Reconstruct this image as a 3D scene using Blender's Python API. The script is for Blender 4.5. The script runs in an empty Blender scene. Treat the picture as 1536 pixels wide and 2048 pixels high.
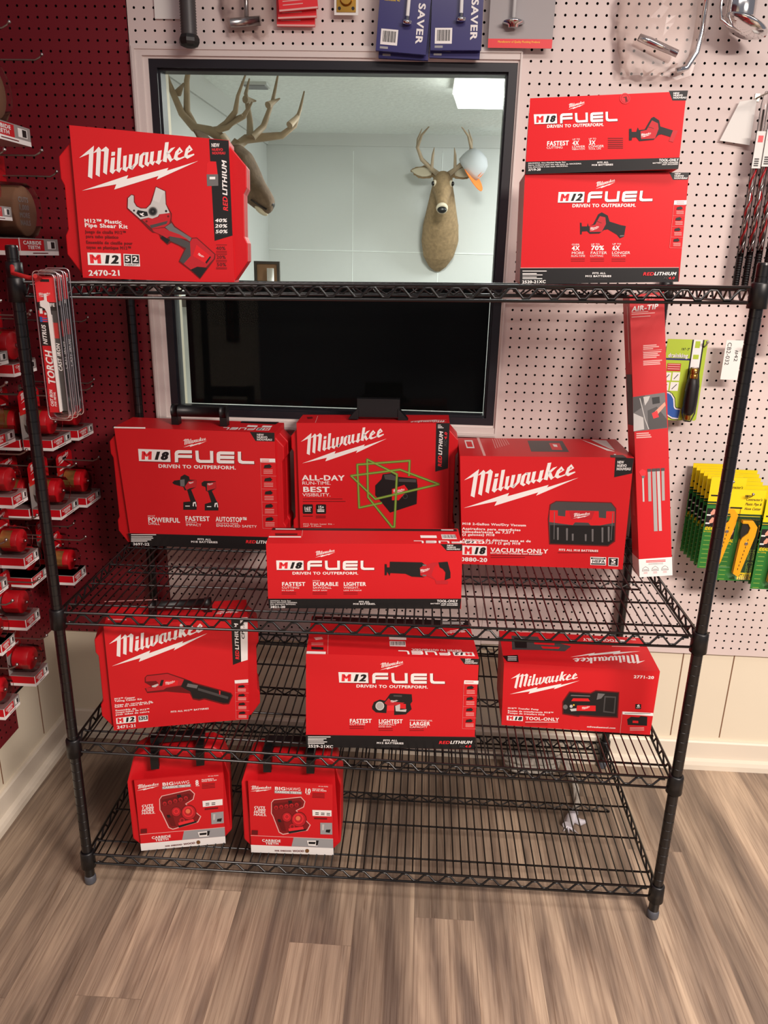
import bpy, bmesh, math, random
from math import sin, cos, pi, radians, hypot, atan2
from mathutils import Vector, Matrix
random.seed(7)
C = bpy.context.scene.collection
SC = bpy.context.scene

# ------------------------------------------------------------------ camera
CAM = (0.8837, -2.2125, 1.5967); YAW, PITCH, ROLL, FPX = -0.0480, 0.3232, -0.0236, 1529.8
def camera():
    cd = bpy.data.cameras.new('camera'); co = bpy.data.objects.new('camera', cd); C.objects.link(co)
    cd.sensor_fit = 'VERTICAL'; cd.sensor_height = 24.0; cd.lens = FPX / 2048 * 24.0; cd.clip_start = .02
    f = Vector((sin(YAW)*cos(PITCH), cos(YAW)*cos(PITCH), -sin(PITCH))); r = Vector((cos(YAW), -sin(YAW), 0)); d = f.cross(r)
    r2 = cos(ROLL)*r + sin(ROLL)*d; d2 = -sin(ROLL)*r + cos(ROLL)*d
    m = Matrix((r2, -d2, -f)).transposed().to_4x4(); m.translation = CAM; co.matrix_world = m
    SC.camera = co
camera()
# ------------------------------------------------------------------ world, lamps of the shop, exposure
w = bpy.data.worlds.new('world'); SC.world = w; w.use_nodes = True
w.node_tree.nodes['Background'].inputs[0].default_value = (.95, .90, 1.0, 1); w.node_tree.nodes['Background'].inputs[1].default_value = .13
def area(name, loc, to, sx, sy, power, col):
    l = bpy.data.lights.new(name, 'AREA'); l.shape = 'RECTANGLE'; l.size = sx; l.size_y = sy; l.energy = power; l.color = col
    o = bpy.data.objects.new(name, l); C.objects.link(o); o.location = loc
    o.rotation_euler = (Vector(to) - Vector(loc)).to_track_quat('-Z', 'Y').to_euler(); return o
area('ceiling_lamp', (2.6, -2.9, 2.7), (2.6, -2.9, 0), 1.2, .6, 150, (1.0, .87, .78))
area('ceiling_lamp_near', (1.3, -1.2, 2.7), (1.3, -1.2, 0), 1.2, .3, 10, (1.0, .88, .82))
area('office_lamp', (1.13, 1.57, 2.255), (1.13, 1.7, 0), .28, .58, 27, (1.0, 1.0, .95))
area('office_lamp_far', (2.0, 2.6, 2.3), (1.3, 2.9, 0), .5, .9, 22, (.97, 1.0, 1.0))
SC.view_settings.view_transform = 'Standard'; SC.view_settings.look = 'None'; SC.view_settings.exposure = 0.72; SC.view_settings.gamma = 1.0
SC.view_settings.use_curve_mapping = False

# ------------------------------------------------------------------ materials
def lin(c): return tuple(((x/12.92) if x <= .04045 else ((x+.055)/1.055)**2.4) for x in c)
MATS = {}
def mat(key, col, rough=.5, metal=0., spec=.5, coat=0., srgb=True):
    m = bpy.data.materials.new(key); m.use_nodes = True; b = m.node_tree.nodes['Principled BSDF']
    c = lin(col) if srgb else col
    b.inputs['Base Color'].default_value = (*c, 1); b.inputs['Roughness'].default_value = rough; b.inputs['Metallic'].default_value = metal
    b.inputs['Specular IOR Level'].default_value = spec; b.inputs['Coat Weight'].default_value = coat
    MATS[key] = m; return m
def nodes(m): return m.node_tree.nodes, m.node_tree.links, m.node_tree.nodes['Principled BSDF']
def speckle(key, scale=30, amt=.12, bump=0., stretch=(1, 1, 1)):
    # gentle procedural variation on a plain material
    n, l, b = nodes(MATS[key]); tc = n.new('ShaderNodeTexCoord'); mp = n.new('ShaderNodeMapping'); mp.inputs['Scale'].default_value = stretch
    nz = n.new('ShaderNodeTexNoise'); nz.inputs['Scale'].default_value = scale; nz.inputs['Detail'].default_value = 4
    l.new(tc.outputs['Object'], mp.inputs[0]); l.new(mp.outputs[0], nz.inputs['Vector'])
    hs = n.new('ShaderNodeHueSaturation'); hs.inputs['Color'].default_value = b.inputs['Base Color'].default_value
    mr = n.new('ShaderNodeMapRange'); mr.inputs[3].default_value = 1-amt; mr.inputs[4].default_value = 1+amt
    l.new(nz.outputs[0], mr.inputs[0]); l.new(mr.outputs[0], hs.inputs['Value']); l.new(hs.outputs[0], b.inputs['Base Color'])
    if bump:
        bp = n.new('ShaderNodeBump'); bp.inputs['Strength'].default_value = bump; bp.inputs['Distance'].default_value = .004
        l.new(nz.outputs[0], bp.inputs['Height']); l.new(bp.outputs[0], b.inputs['Normal'])
for k, c, r in (('w', (.93, .92, .91), .45), ('k', (.085, .08, .085), .42), ('g', (.27, .26, .26), .45), ('g2', (.60, .60, .61), .45), ('g3', (.42, .41, .41), .45),
                ('s', (.76, .75, .74), .4), ('s2', (.80, .79, .78), .4), ('s3', (.66, .65, .64), .4), ('r', (.84, .10, .13), .4), ('r2', (.90, .17, .20), .4), ('r3', (.72, .11, .15), .42),
                ('d', (.40, .02, .04), .5), ('dd', (.50, .06, .08), .5), ('p', (.90, .68, .66), .45), ('k3', (.88, .45, .45), .45), ('gd', (.36, .42, .17), .45), ('gl', (.52, .66, .26), .45),
                ('sk', (.86, .62, .53), .5), ('y2', (.85, .70, .20), .4), ('o', (.88, .46, .32), .45), ('br', (.45, .30, .16), .5)):
    mat(k, c, r)
mat('carton_red', (.80, .115, .14), .42, 0, .3); mat('case_red', (.76, .085, .115), .42, 0, .3); speckle('case_red', 60, .05, .02)
mat('card_brown', (.62, .48, .36), .8)
mat('black_steel', (.05, .048, .055), .28, .0, .6); mat('black_plastic', (.045, .045, .055), .42); mat('grey_rubber', (.30, .31, .34), .5)
mat('white_board', (.86, .80, .78), .55); speckle('white_board', 9, .03); mat('red_board', (.46, .085, .13), .5); speckle('red_board', 8, .06)
mat('hole_shade', (.10, .07, .06), .95, 0, .1); mat('cream_wall', (.90, .86, .77), .55); speckle('cream_wall', 5, .03)  # first: board brown taken near black, painting the shade in the peg holes
mat('cream_trim', (.89, .85, .78), .5); mat('white_trim', (.86, .82, .80), .5); mat('window_black', (.10, .10, .13), .4)
mat('chrome', (.88, .88, .88), .12, 1.); mat('steel', (.70, .69, .68), .28, 1.); mat('zinc', (.62, .60, .56), .38, .9); mat('brass', (.78, .60, .28), .3, 1.)
mat('filler_black', (.012, .012, .013), .8, 0, .1)
mat('office_wall', (.80, .81, .80), .6); mat('office_ceiling', (.93, .95, .94), .9); speckle('office_ceiling', 42, .16, 1.); mat('office_floor', (.45, .43, .40), .8)
mat('fur', (.52, .42, .29), .8); mat('fur_dark', (.36, .27, .19), .85); mat('fur_pale', (.82, .77, .68), .8); mat('nose_black', (.07, .06, .06), .35); mat('eye_glass', (.05, .03, .02), .08); mat('antler', (.68, .60, .50), .55); speckle('antler', 25, .25)
mat('cap_white', (.74, .75, .76), .8); mat('cap_orange', (.95, .50, .18), .7)
mat('tube_red', (.74, .10, .13), .35); mat('gold', (.80, .66, .38), .3, .8); mat('kraft', (.50, .36, .26), .8); mat('lid_grey', (.58, .56, .55), .5); mat('hs_red', (.76, .06, .11), .33)
mat('yellow', (.98, .84, .08), .4); mat('cutter_yellow', (.97, .70, .06), .35); mat('green_card', (.16, .46, .18), .42); mat('green_dark', (.07, .24, .12), .45); mat('lime', (.68, .78, .22), .4); mat('navy', (.20, .19, .42), .3); mat('blue', (.20, .36, .66), .35)
mat('grey_card', (.62, .60, .60), .5); mat('rubber_black', (.10, .095, .09), .5); mat('rope_grey', (.72, .70, .66), .9); speckle('rope_grey', 120, .3, .3); mat('tape', (.86, .85, .88), .4); mat('copper_red', (.72, .16, .16), .4); mat('wood_frame', (.22, .20, .18), .5); mat('paper', (.92, .92, .90), .7)
def clear(key, tint, amount, rough=.08):
    m = bpy.data.materials.new(key); m.use_nodes = True; n = m.node_tree.nodes; l = m.node_tree.links; n.clear()
    out = n.new('ShaderNodeOutputMaterial'); tr = n.new('ShaderNodeBsdfTransparent'); tr.inputs[0].default_value = (*tint, 1)
    gl = n.new('ShaderNodeBsdfGlossy'); gl.inputs['Roughness'].default_value = rough; gl.inputs[0].default_value = (.95, .95, .97, 1)
    lw = n.new('ShaderNodeLayerWeight'); lw.inputs[0].default_value = amount; mx = n.new('ShaderNodeMixShader')
    l.new(lw.outputs['Fresnel'], mx.inputs[0]); l.new(tr.outputs[0], mx.inputs[1]); l.new(gl.outputs[0], mx.inputs[2]); l.new(mx.outputs[0], out.inputs[0]); MATS[key] = m
clear('glass', (.97, .99, .98), .12, .02); clear('clam', (.95, .94, .94), .20, .10); clear('bag', (.93, .91, .90), .20, .18)
clear('clam_edge', (.80, .80, .82), .62, .25)
def emit(key, col, s):
    m = bpy.data.materials.new(key); m.use_nodes = True; n, l, b = nodes(m); b.inputs['Emission Color'].default_value = (*col, 1); b.inputs['Emission Strength'].default_value = s; b.inputs['Base Color'].default_value = (*col, 1); MATS[key] = m
emit('lamp_glow', (1, 1, .93), 4.0)
def floor_material():
    m = mat('vinyl_plank', (.6, .5, .4), .42); n, l, b = nodes(m)
    tc = n.new('ShaderNodeTexCoord'); mp = n.new('ShaderNodeMapping'); mp.inputs['Location'].default_value = (20.3, 15.2, 0)
    # every row of planks starts at its own place
    sp = n.new('ShaderNodeSeparateXYZ'); l.new(tc.outputs['Object'], sp.inputs[0])
    rw = n.new('ShaderNodeMath'); rw.operation = 'DIVIDE'; rw.inputs[1].default_value = .152; l.new(sp.outputs[0], rw.inputs[0])
    fl = n.new('ShaderNodeMath'); fl.operation = 'FLOOR'; l.new(rw.outputs[0], fl.inputs[0]); wn = n.new('ShaderNodeTexWhiteNoise'); wn.noise_dimensions = '1D'; l.new(fl.outputs[0], wn.inputs['W'])
    ya = n.new('ShaderNodeMath'); ya.operation = 'MULTIPLY_ADD'; ya.inputs[1].default_value = 1.22; l.new(wn.outputs['Value'], ya.inputs[0]); l.new(sp.outputs[1], ya.inputs[2])
    cb = n.new('ShaderNodeCombineXYZ'); l.new(ya.outputs[0], cb.inputs[0]); l.new(sp.outputs[0], cb.inputs[1]); l.new(cb.outputs[0], mp.inputs[0])
    def brick(c1, c2, mo, mort):
        k = n.new('ShaderNodeTexBrick'); k.inputs['Color1'].default_value = c1; k.inputs['Color2'].default_value = c2; k.inputs['Mortar'].default_value = mo
        k.inputs['Scale'].default_value = 1; k.inputs['Brick Width'].default_value = 1.22; k.inputs['Row Height'].default_value = .152; k.inputs['Mortar Size'].default_value = mort; k.inputs['Mortar Smooth'].default_value = .3; k.offset = 0.
        l.new(mp.outputs[0], k.inputs['Vector']); return k
    b1 = brick((0, 0, 0, 1), (1, 1, 1, 1), (.4, .4, .4, 1), .0006)
    # each plank shifts the grain pattern by its own value
    sep = n.new('ShaderNodeSeparateXYZ'); l.new(tc.outputs['Object'], sep.inputs[0])
    off = n.new('ShaderNodeMath'); off.operation = 'MULTIPLY'; off.inputs[1].default_value = 9.7; l.new(b1.outputs['Color'], off.inputs[0])
    ax = n.new('ShaderNodeMath'); ax.operation = 'MULTIPLY_ADD'; ax.inputs[1].default_value = 1.0; l.new(sep.outputs[0], ax.inputs[0]); l.new(off.outputs[0], ax.inputs[2])
    def stretched(sx, sy):
        c = n.new('ShaderNodeCombineXYZ'); mx = n.new('ShaderNodeMath'); mx.operation = 'MULTIPLY'; mx.inputs[1].default_value = sx; my = n.new('ShaderNodeMath'); my.operation = 'MULTIPLY'; my.inputs[1].default_value = sy
        l.new(ax.outputs[0], mx.inputs[0]); l.new(sep.outputs[1], my.inputs[0]); l.new(mx.outputs[0], c.inputs[0]); l.new(my.outputs[0], c.inputs[1]); l.new(off.outputs[0], c.inputs[2]); return c
    def noise(vec, sc, det=5, dist=0., ro=.55):
        z = n.new('ShaderNodeTexNoise'); z.inputs['Scale'].default_value = sc; z.inputs['Detail'].default_value = det; z.inputs['Distortion'].default_value = dist; z.inputs['Roughness'].default_value = ro; l.new(vec.outputs[0], z.inputs['Vector']); return z
    big = noise(stretched(7, .7), 1.9, 3, .5, .6); fine = noise(stretched(75, 1.1), 2.4, 8, .5, .72); mid = noise(stretched(26, 1.0), 1.6, 6, 1.6, .6)
    r1 = n.new('ShaderNodeValToRGB'); e = r1.color_ramp.elements
    e[0].position = .34; e[0].color = (*lin((.43, .375, .335)), 1); e[1].position = .68; e[1].color = (*lin((.735, .655, .57)), 1); x = e.new(.5); x.color = (*lin((.585, .515, .45)), 1)
    l.new(big.outputs[0], r1.inputs[0])
    r2 = n.new('ShaderNodeValToRGB'); e = r2.color_ramp.elements; e[0].position = .38; e[0].color = (.50, .43, .38, 1); e[1].position = .55; e[1].color = (1.06, 1.04, 1.0, 1); l.new(fine.outputs[0], r2.inputs[0])
    m1 = n.new('ShaderNodeMix'); m1.data_type = 'RGBA'; m1.blend_type = 'MULTIPLY'; m1.inputs[0].default_value = .62; l.new(r1.outputs[0], m1.inputs[6]); l.new(r2.outputs[0], m1.inputs[7])
    r3 = n.new('ShaderNodeValToRGB'); e = r3.color_ramp.elements; e[0].position = .33; e[0].color = (.50, .42, .37, 1); e[1].position = .42; e[1].color = (1, 1, 1, 1); l.new(mid.outputs[0], r3.inputs[0])
    m2 = n.new('ShaderNodeMix'); m2.data_type = 'RGBA'; m2.blend_type = 'MULTIPLY'; m2.inputs[0].default_value = .6; l.new(m1.outputs[2], m2.inputs[6]); l.new(r3.outputs[0], m2.inputs[7])
    # plank to plank tone, and knots
    tone = n.new('ShaderNodeMapRange'); tone.inputs[3].default_value = .80; tone.inputs[4].default_value = 1.14; l.new(b1.outputs['Color'], tone.inputs[0])
    hs = n.new('ShaderNodeHueSaturation'); l.new(m2.outputs[2], hs.inputs['Color']); l.new(tone.outputs[0], hs.inputs['Value'])
    vo = n.new('ShaderNodeTexVoronoi'); vo.inputs['Scale'].default_value = 1.0; vv = stretched(5.5, 2.0); l.new(vv.outputs[0], vo.inputs['Vector'])
    kr = n.new('ShaderNodeMapRange'); kr.inputs[1].default_value = .03; kr.inputs[2].default_value = .10; kr.inputs[3].default_value = .40; kr.inputs[4].default_value = 1.; l.new(vo.outputs['Distance'], kr.inputs[0])
    m3 = n.new('ShaderNodeMix'); m3.data_type = 'RGBA'; m3.blend_type = 'MULTIPLY'; m3.inputs[0].default_value = .8; l.new(hs.outputs[0], m3.inputs[6]); l.new(kr.outputs[0], m3.inputs[7])
    # seams
    m4 = n.new('ShaderNodeMix'); m4.data_type = 'RGBA'; m4.inputs[7].default_value = (*lin((.30, .24, .20)), 1); se = n.new('ShaderNodeMath'); se.operation = 'MULTIPLY'; se.inputs[1].default_value = .55; l.new(b1.outputs['Fac'], se.inputs[0]); l.new(se.outputs[0], m4.inputs[0]); l.new(m3.outputs[2], m4.inputs[6])
    l.new(m4.outputs[2], b.inputs['Base Color'])
    bp = n.new('ShaderNodeBump'); bp.inputs['Strength'].default_value = .12; bp.inputs['Distance'].default_value = .002; l.new(fine.outputs[0], bp.inputs['Height']); l.new(bp.outputs[0], b.inputs['Normal'])
    rr = n.new('ShaderNodeMapRange'); rr.inputs[3].default_value = .36; rr.inputs[4].default_value = .55; l.new(fine.outputs[0], rr.inputs[0]); l.new(rr.outputs[0], b.inputs['Roughness'])
floor_material()
def fur_material():
    # brown coat with a pale throat and muzzle ring, laid out in the animal's own space
    for key, base in (('deer_coat', (.60, .50, .37)), ('buck_coat', (.44, .36, .29))):
        m = mat(key, base, .85); n, l, b = nodes(m); tc = n.new('ShaderNodeTexCoord'); nz = n.new('ShaderNodeTexNoise'); nz.inputs['Scale'].default_value = 45; nz.inputs['Detail'].default_value = 6
        l.new(tc.outputs['Object'], nz.inputs['Vector']); r = n.new('ShaderNodeValToRGB'); e = r.color_ramp.elements
        e[0].position = .3; e[0].color = (*[x*.78 for x in lin(base)], 1); e[1].position = .7; e[1].color = (*[x*1.15 for x in lin(base)], 1); l.new(nz.outputs[0], r.inputs[0]); l.new(r.outputs[0], b.inputs['Base Color'])
        bp = n.new('ShaderNodeBump'); bp.inputs['Strength'].default_value = .4; bp.inputs['Distance'].default_value = .006; l.new(nz.outputs[0], bp.inputs['Height']); l.new(bp.outputs[0], b.inputs['Normal'])
fur_material()

# ------------------------------------------------------------------ mesh helpers
class MB:
    def __init__(s): s.v = []; s.f = []; s.m = []; s.sm = []
    def add(s, vs, fs, m, smooth=False):
        o = len(s.v); s.v += [tuple(x) for x in vs]; s.f += [tuple(i+o for i in f) for f in fs]; s.m += [m]*len(fs); s.sm += [smooth]*len(fs); return s
    def quad(s, a, b, c, d, m): return s.add([a, b, c, d], [(0, 1, 2, 3)], m)
    def box(s, x0, x1, y0, y1, z0, z1, m, M=None):
        vs = [(x, y, z) for z in (z0, z1) for y in (y0, y1) for x in (x0, x1)]
        if M is not None: vs = [tuple(M @ Vector(q)) for q in vs]
        return s.add(vs, [(0, 2, 3, 1), (4, 5, 7, 6), (0, 1, 5, 4), (2, 6, 7, 3), (0, 4, 6, 2), (1, 3, 7, 5)], m)
    def prism(s, poly, a, b, m, fn=None, cap=None):
        # poly in 2-D, extruded from a to b; fn(p, q, h) -> point
        n = len(poly); fn = fn or (lambda p, q, h: (p, h, q))
        vs = [fn(p, q, a) for p, q in poly] + [fn(p, q, b) for p, q in poly]
        s.add(vs, [(i, (i+1) % n, (i+1) % n+n, i+n) for i in range(n)], m)
        return s.add(vs, [tuple(range(n-1, -1, -1)), tuple(range(n, 2*n))], cap or m)
    def tube(s, pts, r, m, n=8, caps=True, closed=False):
        P = [Vector(p) for p in pts]; R = r if isinstance(r, (list, tuple)) else [r]*len(P); vs = []; up = None
        for i, p in enumerate(P):
            t = (P[(i+1) % len(P)] if (closed or i+1 < len(P)) else p) - (P[i-1] if (closed or i > 0) else p); t.normalize()
            if up is None: up = Vector((0, 0, 1)) if abs(t.z) < .9 else Vector((1, 0, 0))
            a = t.cross(up)
            if a.length < 1e-5: a = t.orthogonal()
            a.normalize(); bb = a.cross(t).normalized(); up = bb
            vs += [p + R[i]*(cos(2*pi*k/n)*a + sin(2*pi*k/n)*bb) for k in range(n)]
        fs = []; L = len(P)
        for i in range(L if closed else L-1):
            j = (i+1) % L; fs += [(i*n+k, i*n+(k+1) % n, j*n+(k+1) % n, j*n+k) for k in range(n)]
        s.add(vs, fs, m, True)
        if caps and not closed: s.add(vs[:n], [tuple(range(n))], m); s.add(vs[-n:], [tuple(range(n-1, -1, -1))], m)
        return s
    def lathe(s, prof, m, o=(0, 0, 0), ax='z', n=20, smooth=True, mats=None):
        # prof: list of (r, h) along the axis
        o = Vector(o); A = {'z': ((1, 0, 0), (0, 1, 0), (0, 0, 1)), 'x': ((0, 1, 0), (0, 0, 1), (1, 0, 0)), 'y': ((0, 0, 1), (1, 0, 0), (0, 1, 0))}[ax] if isinstance(ax, str) else ax
        A = [Vector(q) for q in A]; vs = [o + A[0]*r*cos(2*pi*k/n) + A[1]*r*sin(2*pi*k/n) + A[2]*h for r, h in prof for k in range(n)]
        for i in range(len(prof)-1): s.add(vs[i*n:(i+2)*n], [(k, (k+1) % n, n+(k+1) % n, n+k) for k in range(n)], mats[i] if mats else m, smooth)
        if prof[0][0] > 1e-6: s.add(vs[:n], [tuple(range(n-1, -1, -1))], mats[0] if mats else m)
        if prof[-1][0] > 1e-6: s.add(vs[-n:], [tuple(range(n))], mats[-1] if mats else m)
        return s
    def ellipsoid(s, c, r, m, M=None, n=14, k=10):
        vs = []
        for i in range(k+1):
            for j in range(n):
                q = Vector((r[0]*sin(pi*i/k)*cos(2*pi*j/n), r[1]*sin(pi*i/k)*sin(2*pi*j/n), r[2]*cos(pi*i/k)))
                vs.append(Vector(c) + (M @ q if M is not None else q))
        return s.add(vs, [(i*n+j, i*n+(j+1) % n, (i+1)*n+(j+1) % n, (i+1)*n+j) for i in range(k) for j in range(n)], m, True)
    def loft(s, rings, m, smooth=True):
        n = len(rings[0]); vs = [p for r in rings for p in r]
        s.add(vs, [(i*n+k, i*n+(k+1) % n, (i+1)*n+(k+1) % n, (i+1)*n+k) for i in range(len(rings)-1) for k in range(n)], m, smooth)
        return s.add(list(rings[0])+list(rings[-1]), [tuple(range(n-1, -1, -1)), tuple(range(n, 2*n))], m)
    def build(s, name, parent=None, M=None, bevel=0):
        me = bpy.data.meshes.new(name); me.from_pydata(s.v if M is None else [tuple(M @ Vector(q)) for q in s.v], [], s.f)
        keys = []
        for k in s.m:
            if k not in keys: keys.append(k)
        ix = {k: i for i, k in enumerate(keys)}
        for k in keys: me.materials.append(MATS[k])
        me.polygons.foreach_set('material_index', [ix[k] for k in s.m]); me.polygons.foreach_set('use_smooth', s.sm)
        bm = bmesh.new(); bm.from_mesh(me)
        if len(s.f) < 4000: bmesh.ops.remove_doubles(bm, verts=bm.verts, dist=1e-6)
        bm.to_mesh(me); bm.free(); me.update()
        o = bpy.data.objects.new(name, me); C.objects.link(o)
        if parent is not None: o.parent = parent
        if bevel:
            b = o.modifiers.new('bevel', 'BEVEL'); b.width = bevel; b.segments = 2; b.limit_method = 'ANGLE'; b.angle_limit = radians(35)
        return o
def empty(name, loc=(0, 0, 0), M=None):
    o = bpy.data.objects.new(name, None); o.empty_display_size = .05; C.objects.link(o)
    if M is not None: o.matrix_world = M
    else: o.location = loc
    return o
def tag(o, label=None, cat=None, group=None, kind=None):
    for k, v in (('label', label), ('category', cat), ('group', group), ('kind', kind)):
        if v: o[k] = v
    return o
def copy_tree(o, parent=None):
    c = o.copy(); C.objects.link(c)
    if parent is not None: c.parent = parent
    for ch in list(o.children): copy_tree(ch, c)
    return c
def basis(x, y, z, o):
    m = Matrix((Vector(x), Vector(y), Vector(z))).transposed().to_4x4(); m.translation = Vector(o); return m

# ------------------------------------------------------------------ lettering: outlines of the built-in font, laid out by hand
GLYPH = {}
def load_glyphs(chars):
    tmp = []
    for ch in chars:
        for bold in (0,):
            cu = bpy.data.curves.new('glyph', 'FONT'); cu.body = ch; cu.resolution_u = 3
            o = bpy.data.objects.new('glyph', cu); C.objects.link(o); tmp.append((ch, bold, o, None))
        cu = bpy.data.curves.new('glyph', 'FONT'); cu.body = 'H'+ch+'H'; o = bpy.data.objects.new('glyph', cu); C.objects.link(o); tmp.append((ch, 2, o, None))
    cu = bpy.data.curves.new('glyph', 'FONT'); cu.body = 'HH'; o = bpy.data.objects.new('glyph', cu); C.objects.link(o); tmp.append(('', 3, o, None))
    bpy.context.view_layer.update(); dg = bpy.context.evaluated_depsgraph_get(); base = None; adv = {}
    for ch, b, o, _ in tmp:
        if b == 3: base = o.dimensions.x
        elif b == 2: adv[ch] = o.dimensions.x
        else:
            me = bpy.data.meshes.new_from_object(o.evaluated_get(dg))
            bm = bmesh.new(); bm.from_mesh(me); bmesh.ops.remove_doubles(bm, verts=bm.verts, dist=1e-5); bm.verts.index_update()
            vs = [(v.co.x, v.co.y) for v in bm.verts]; fs = [tuple(v.index for v in (f_.verts if f_.normal.z >= 0 else reversed(f_.verts))) for f_ in bm.faces]; bm.free(); bpy.data.meshes.remove(me)
            GLYPH[(ch, 0)] = (vs, fs); he = set((f_[i], f_[(i+1) % len(f_)]) for f_ in fs for i in range(len(f_))); nin = {}; nout = {}
            for a, c in he:
                if (c, a) not in he:
                    d = Vector((vs[c][0]-vs[a][0], vs[c][1]-vs[a][1])); d.normalize(); nn = Vector((d.y, -d.x)); nout.setdefault(a, []).append(nn); nin.setdefault(c, []).append(nn)
            bs = []
            for i, (x, y) in enumerate(vs):      # heavy face: the outline pushed outwards, corners mitred at most 1.4 times
                q = (nin.get(i, []) + nout.get(i, []))
                if q:
                    m_ = sum(q, Vector((0, 0))) / len(q); L = m_.length
                    if L > .25: m_ = m_ / L * min(1.4, 1/max(L, .2)); x += m_.x*.040; y += m_.y*.024
                bs.append((x, y))
            GLYPH[(ch, 1)] = (bs, fs); GLYPH[(ch, 2)] = ([(x+(bx-x)*2.3, y+(by-y)*1.7) for (x, y), (bx, by) in zip(vs, bs)], fs)
    for ch in adv: GLYPH[(ch, 'adv')] = adv[ch] - base
    ys = [q[1] for q in GLYPH[('H', 0)][0]]; GLYPH['cap'] = max(ys) - min(ys)
    for _, _, o, _ in tmp:
        cu = o.data; bpy.data.objects.remove(o); bpy.data.curves.remove(cu)
def text_into(mb, s, colour, style, p0, p1, cap, place):
    # baseline from p0 to p1 (2-D); place(u, v) -> 3-D
    bold = 0 if style == 'r' else (2 if style in 'hj' else 1); sh = .22 if style in 'ij' else 0.; x = 0.; run = []
    for ch in s:
        run.append((ch, x)); x += GLYPH[(ch, 'adv')] + (0., .06, .13)[bold]
    d = Vector((p1[0]-p0[0], p1[1]-p0[1])); L = d.length; d /= L; nrm = Vector((-d.y, d.x)); k = cap/GLYPH['cap']; sx = L/x
    for ch, ox in run:
        vs, fs = GLYPH[(ch, bold)]
        if not fs: continue
        out = []
        for a, b in vs:
            q = Vector(p0) + d*((a+ox+(0., .03, .065)[bold])*sx + sh*b*k) + nrm*(b*k); out.append(place(q.x, q.y))
        mb.add(out, fs, colour)
def art_into(mb, ops, place, base=None):
    # printed artwork: thin layers of ink on a flat face, each op a hair above the one before
    for i, op in enumerate(ops):
        lift = .00012 + .00002*i
        pl = lambda u, v, L=lift: place(u/1000., v/1000., L)
        if op[0] == 'p':
            q = op[2]; mb.add([pl(q[k], q[k+1]) for k in range(0, len(q), 2)], [tuple(range(len(q)//2))], op[1])
        elif op[0] == 't': text_into(mb, op[1], op[2], op[3], op[4:6], op[6:8], op[8], pl)
        elif op[0] == 'L':
            a = Vector(op[2:4]); b = Vector(op[4:6]); s0 = Vector((45, -652)); s1 = Vector((1455, -278)); z = complex(*(b-a))/complex(*(s1-s0))
            def cv(x, y, L=lift): w_ = complex(x-s0.x, -y-s0.y)*z; return place((a.x+w_.real)/1000., (a.y+w_.imag)/1000., L)
            for g in LOGO: mb.add([cv(g[k], g[k+1]) for k in range(0, len(g), 2)], [tuple(range(len(g)//2))], op[1])
            for g in LOGO_HOLES: mb.add([cv(g[k], g[k+1], lift+.00001) for k in range(0, len(g), 2)], [(0, 1, 2)], base or 'carton_red')
        elif op[0] == 'F':
            bl, br, tl = Vector(op[2:4]), Vector(op[4:6]), Vector(op[6:8])
            # canonical anchors (55,195), (1465,234), (40,45)
            A = Matrix(((1465-55, 40-55), (234-195, 45-195))).inverted(); U = Matrix(((br.x-bl.x, tl.x-bl.x), (br.y-bl.y, tl.y-bl.y))) @ A
            def cf(x, y, L=lift): q = U @ Vector((x-55, y-195)); return place((bl.x+q.x)/1000., (bl.y+q.y)/1000., L)
            for dx, dy, c_, e_ in ((8, 8, 'd', 0.), (0, 0, "w", .000006)):
                for g in FUEL: mb.add([cf(g[k]+dx, g[k+1]+dy, lift+e_) for k in range(0, len(g), 2)], [tuple(range(len(g)//2))], c_)
                mb.add([cf(40+dx, 45+dy, lift+e_), cf(432+dx, 60+dy, lift+e_), cf(445+dx, 208+dy, lift+e_), cf(55+dx, 195+dy, lift+e_)], [(0, 1, 2, 3)], c_)
            for s_, c_, st, x0, y0, x1, y1 in (('M', 'r2', 'h', 78, 172, 215, 174), (op[1], 'k', 'j', 222, 175, 405, 180)):
                vs = MB(); text_into(vs, s_, c_, st, (x0, -y0), (x1, -y1), 92, lambda u, v: cf(u, -v, lift+.000012)); mb.add(vs.v, vs.f, c_)
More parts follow.
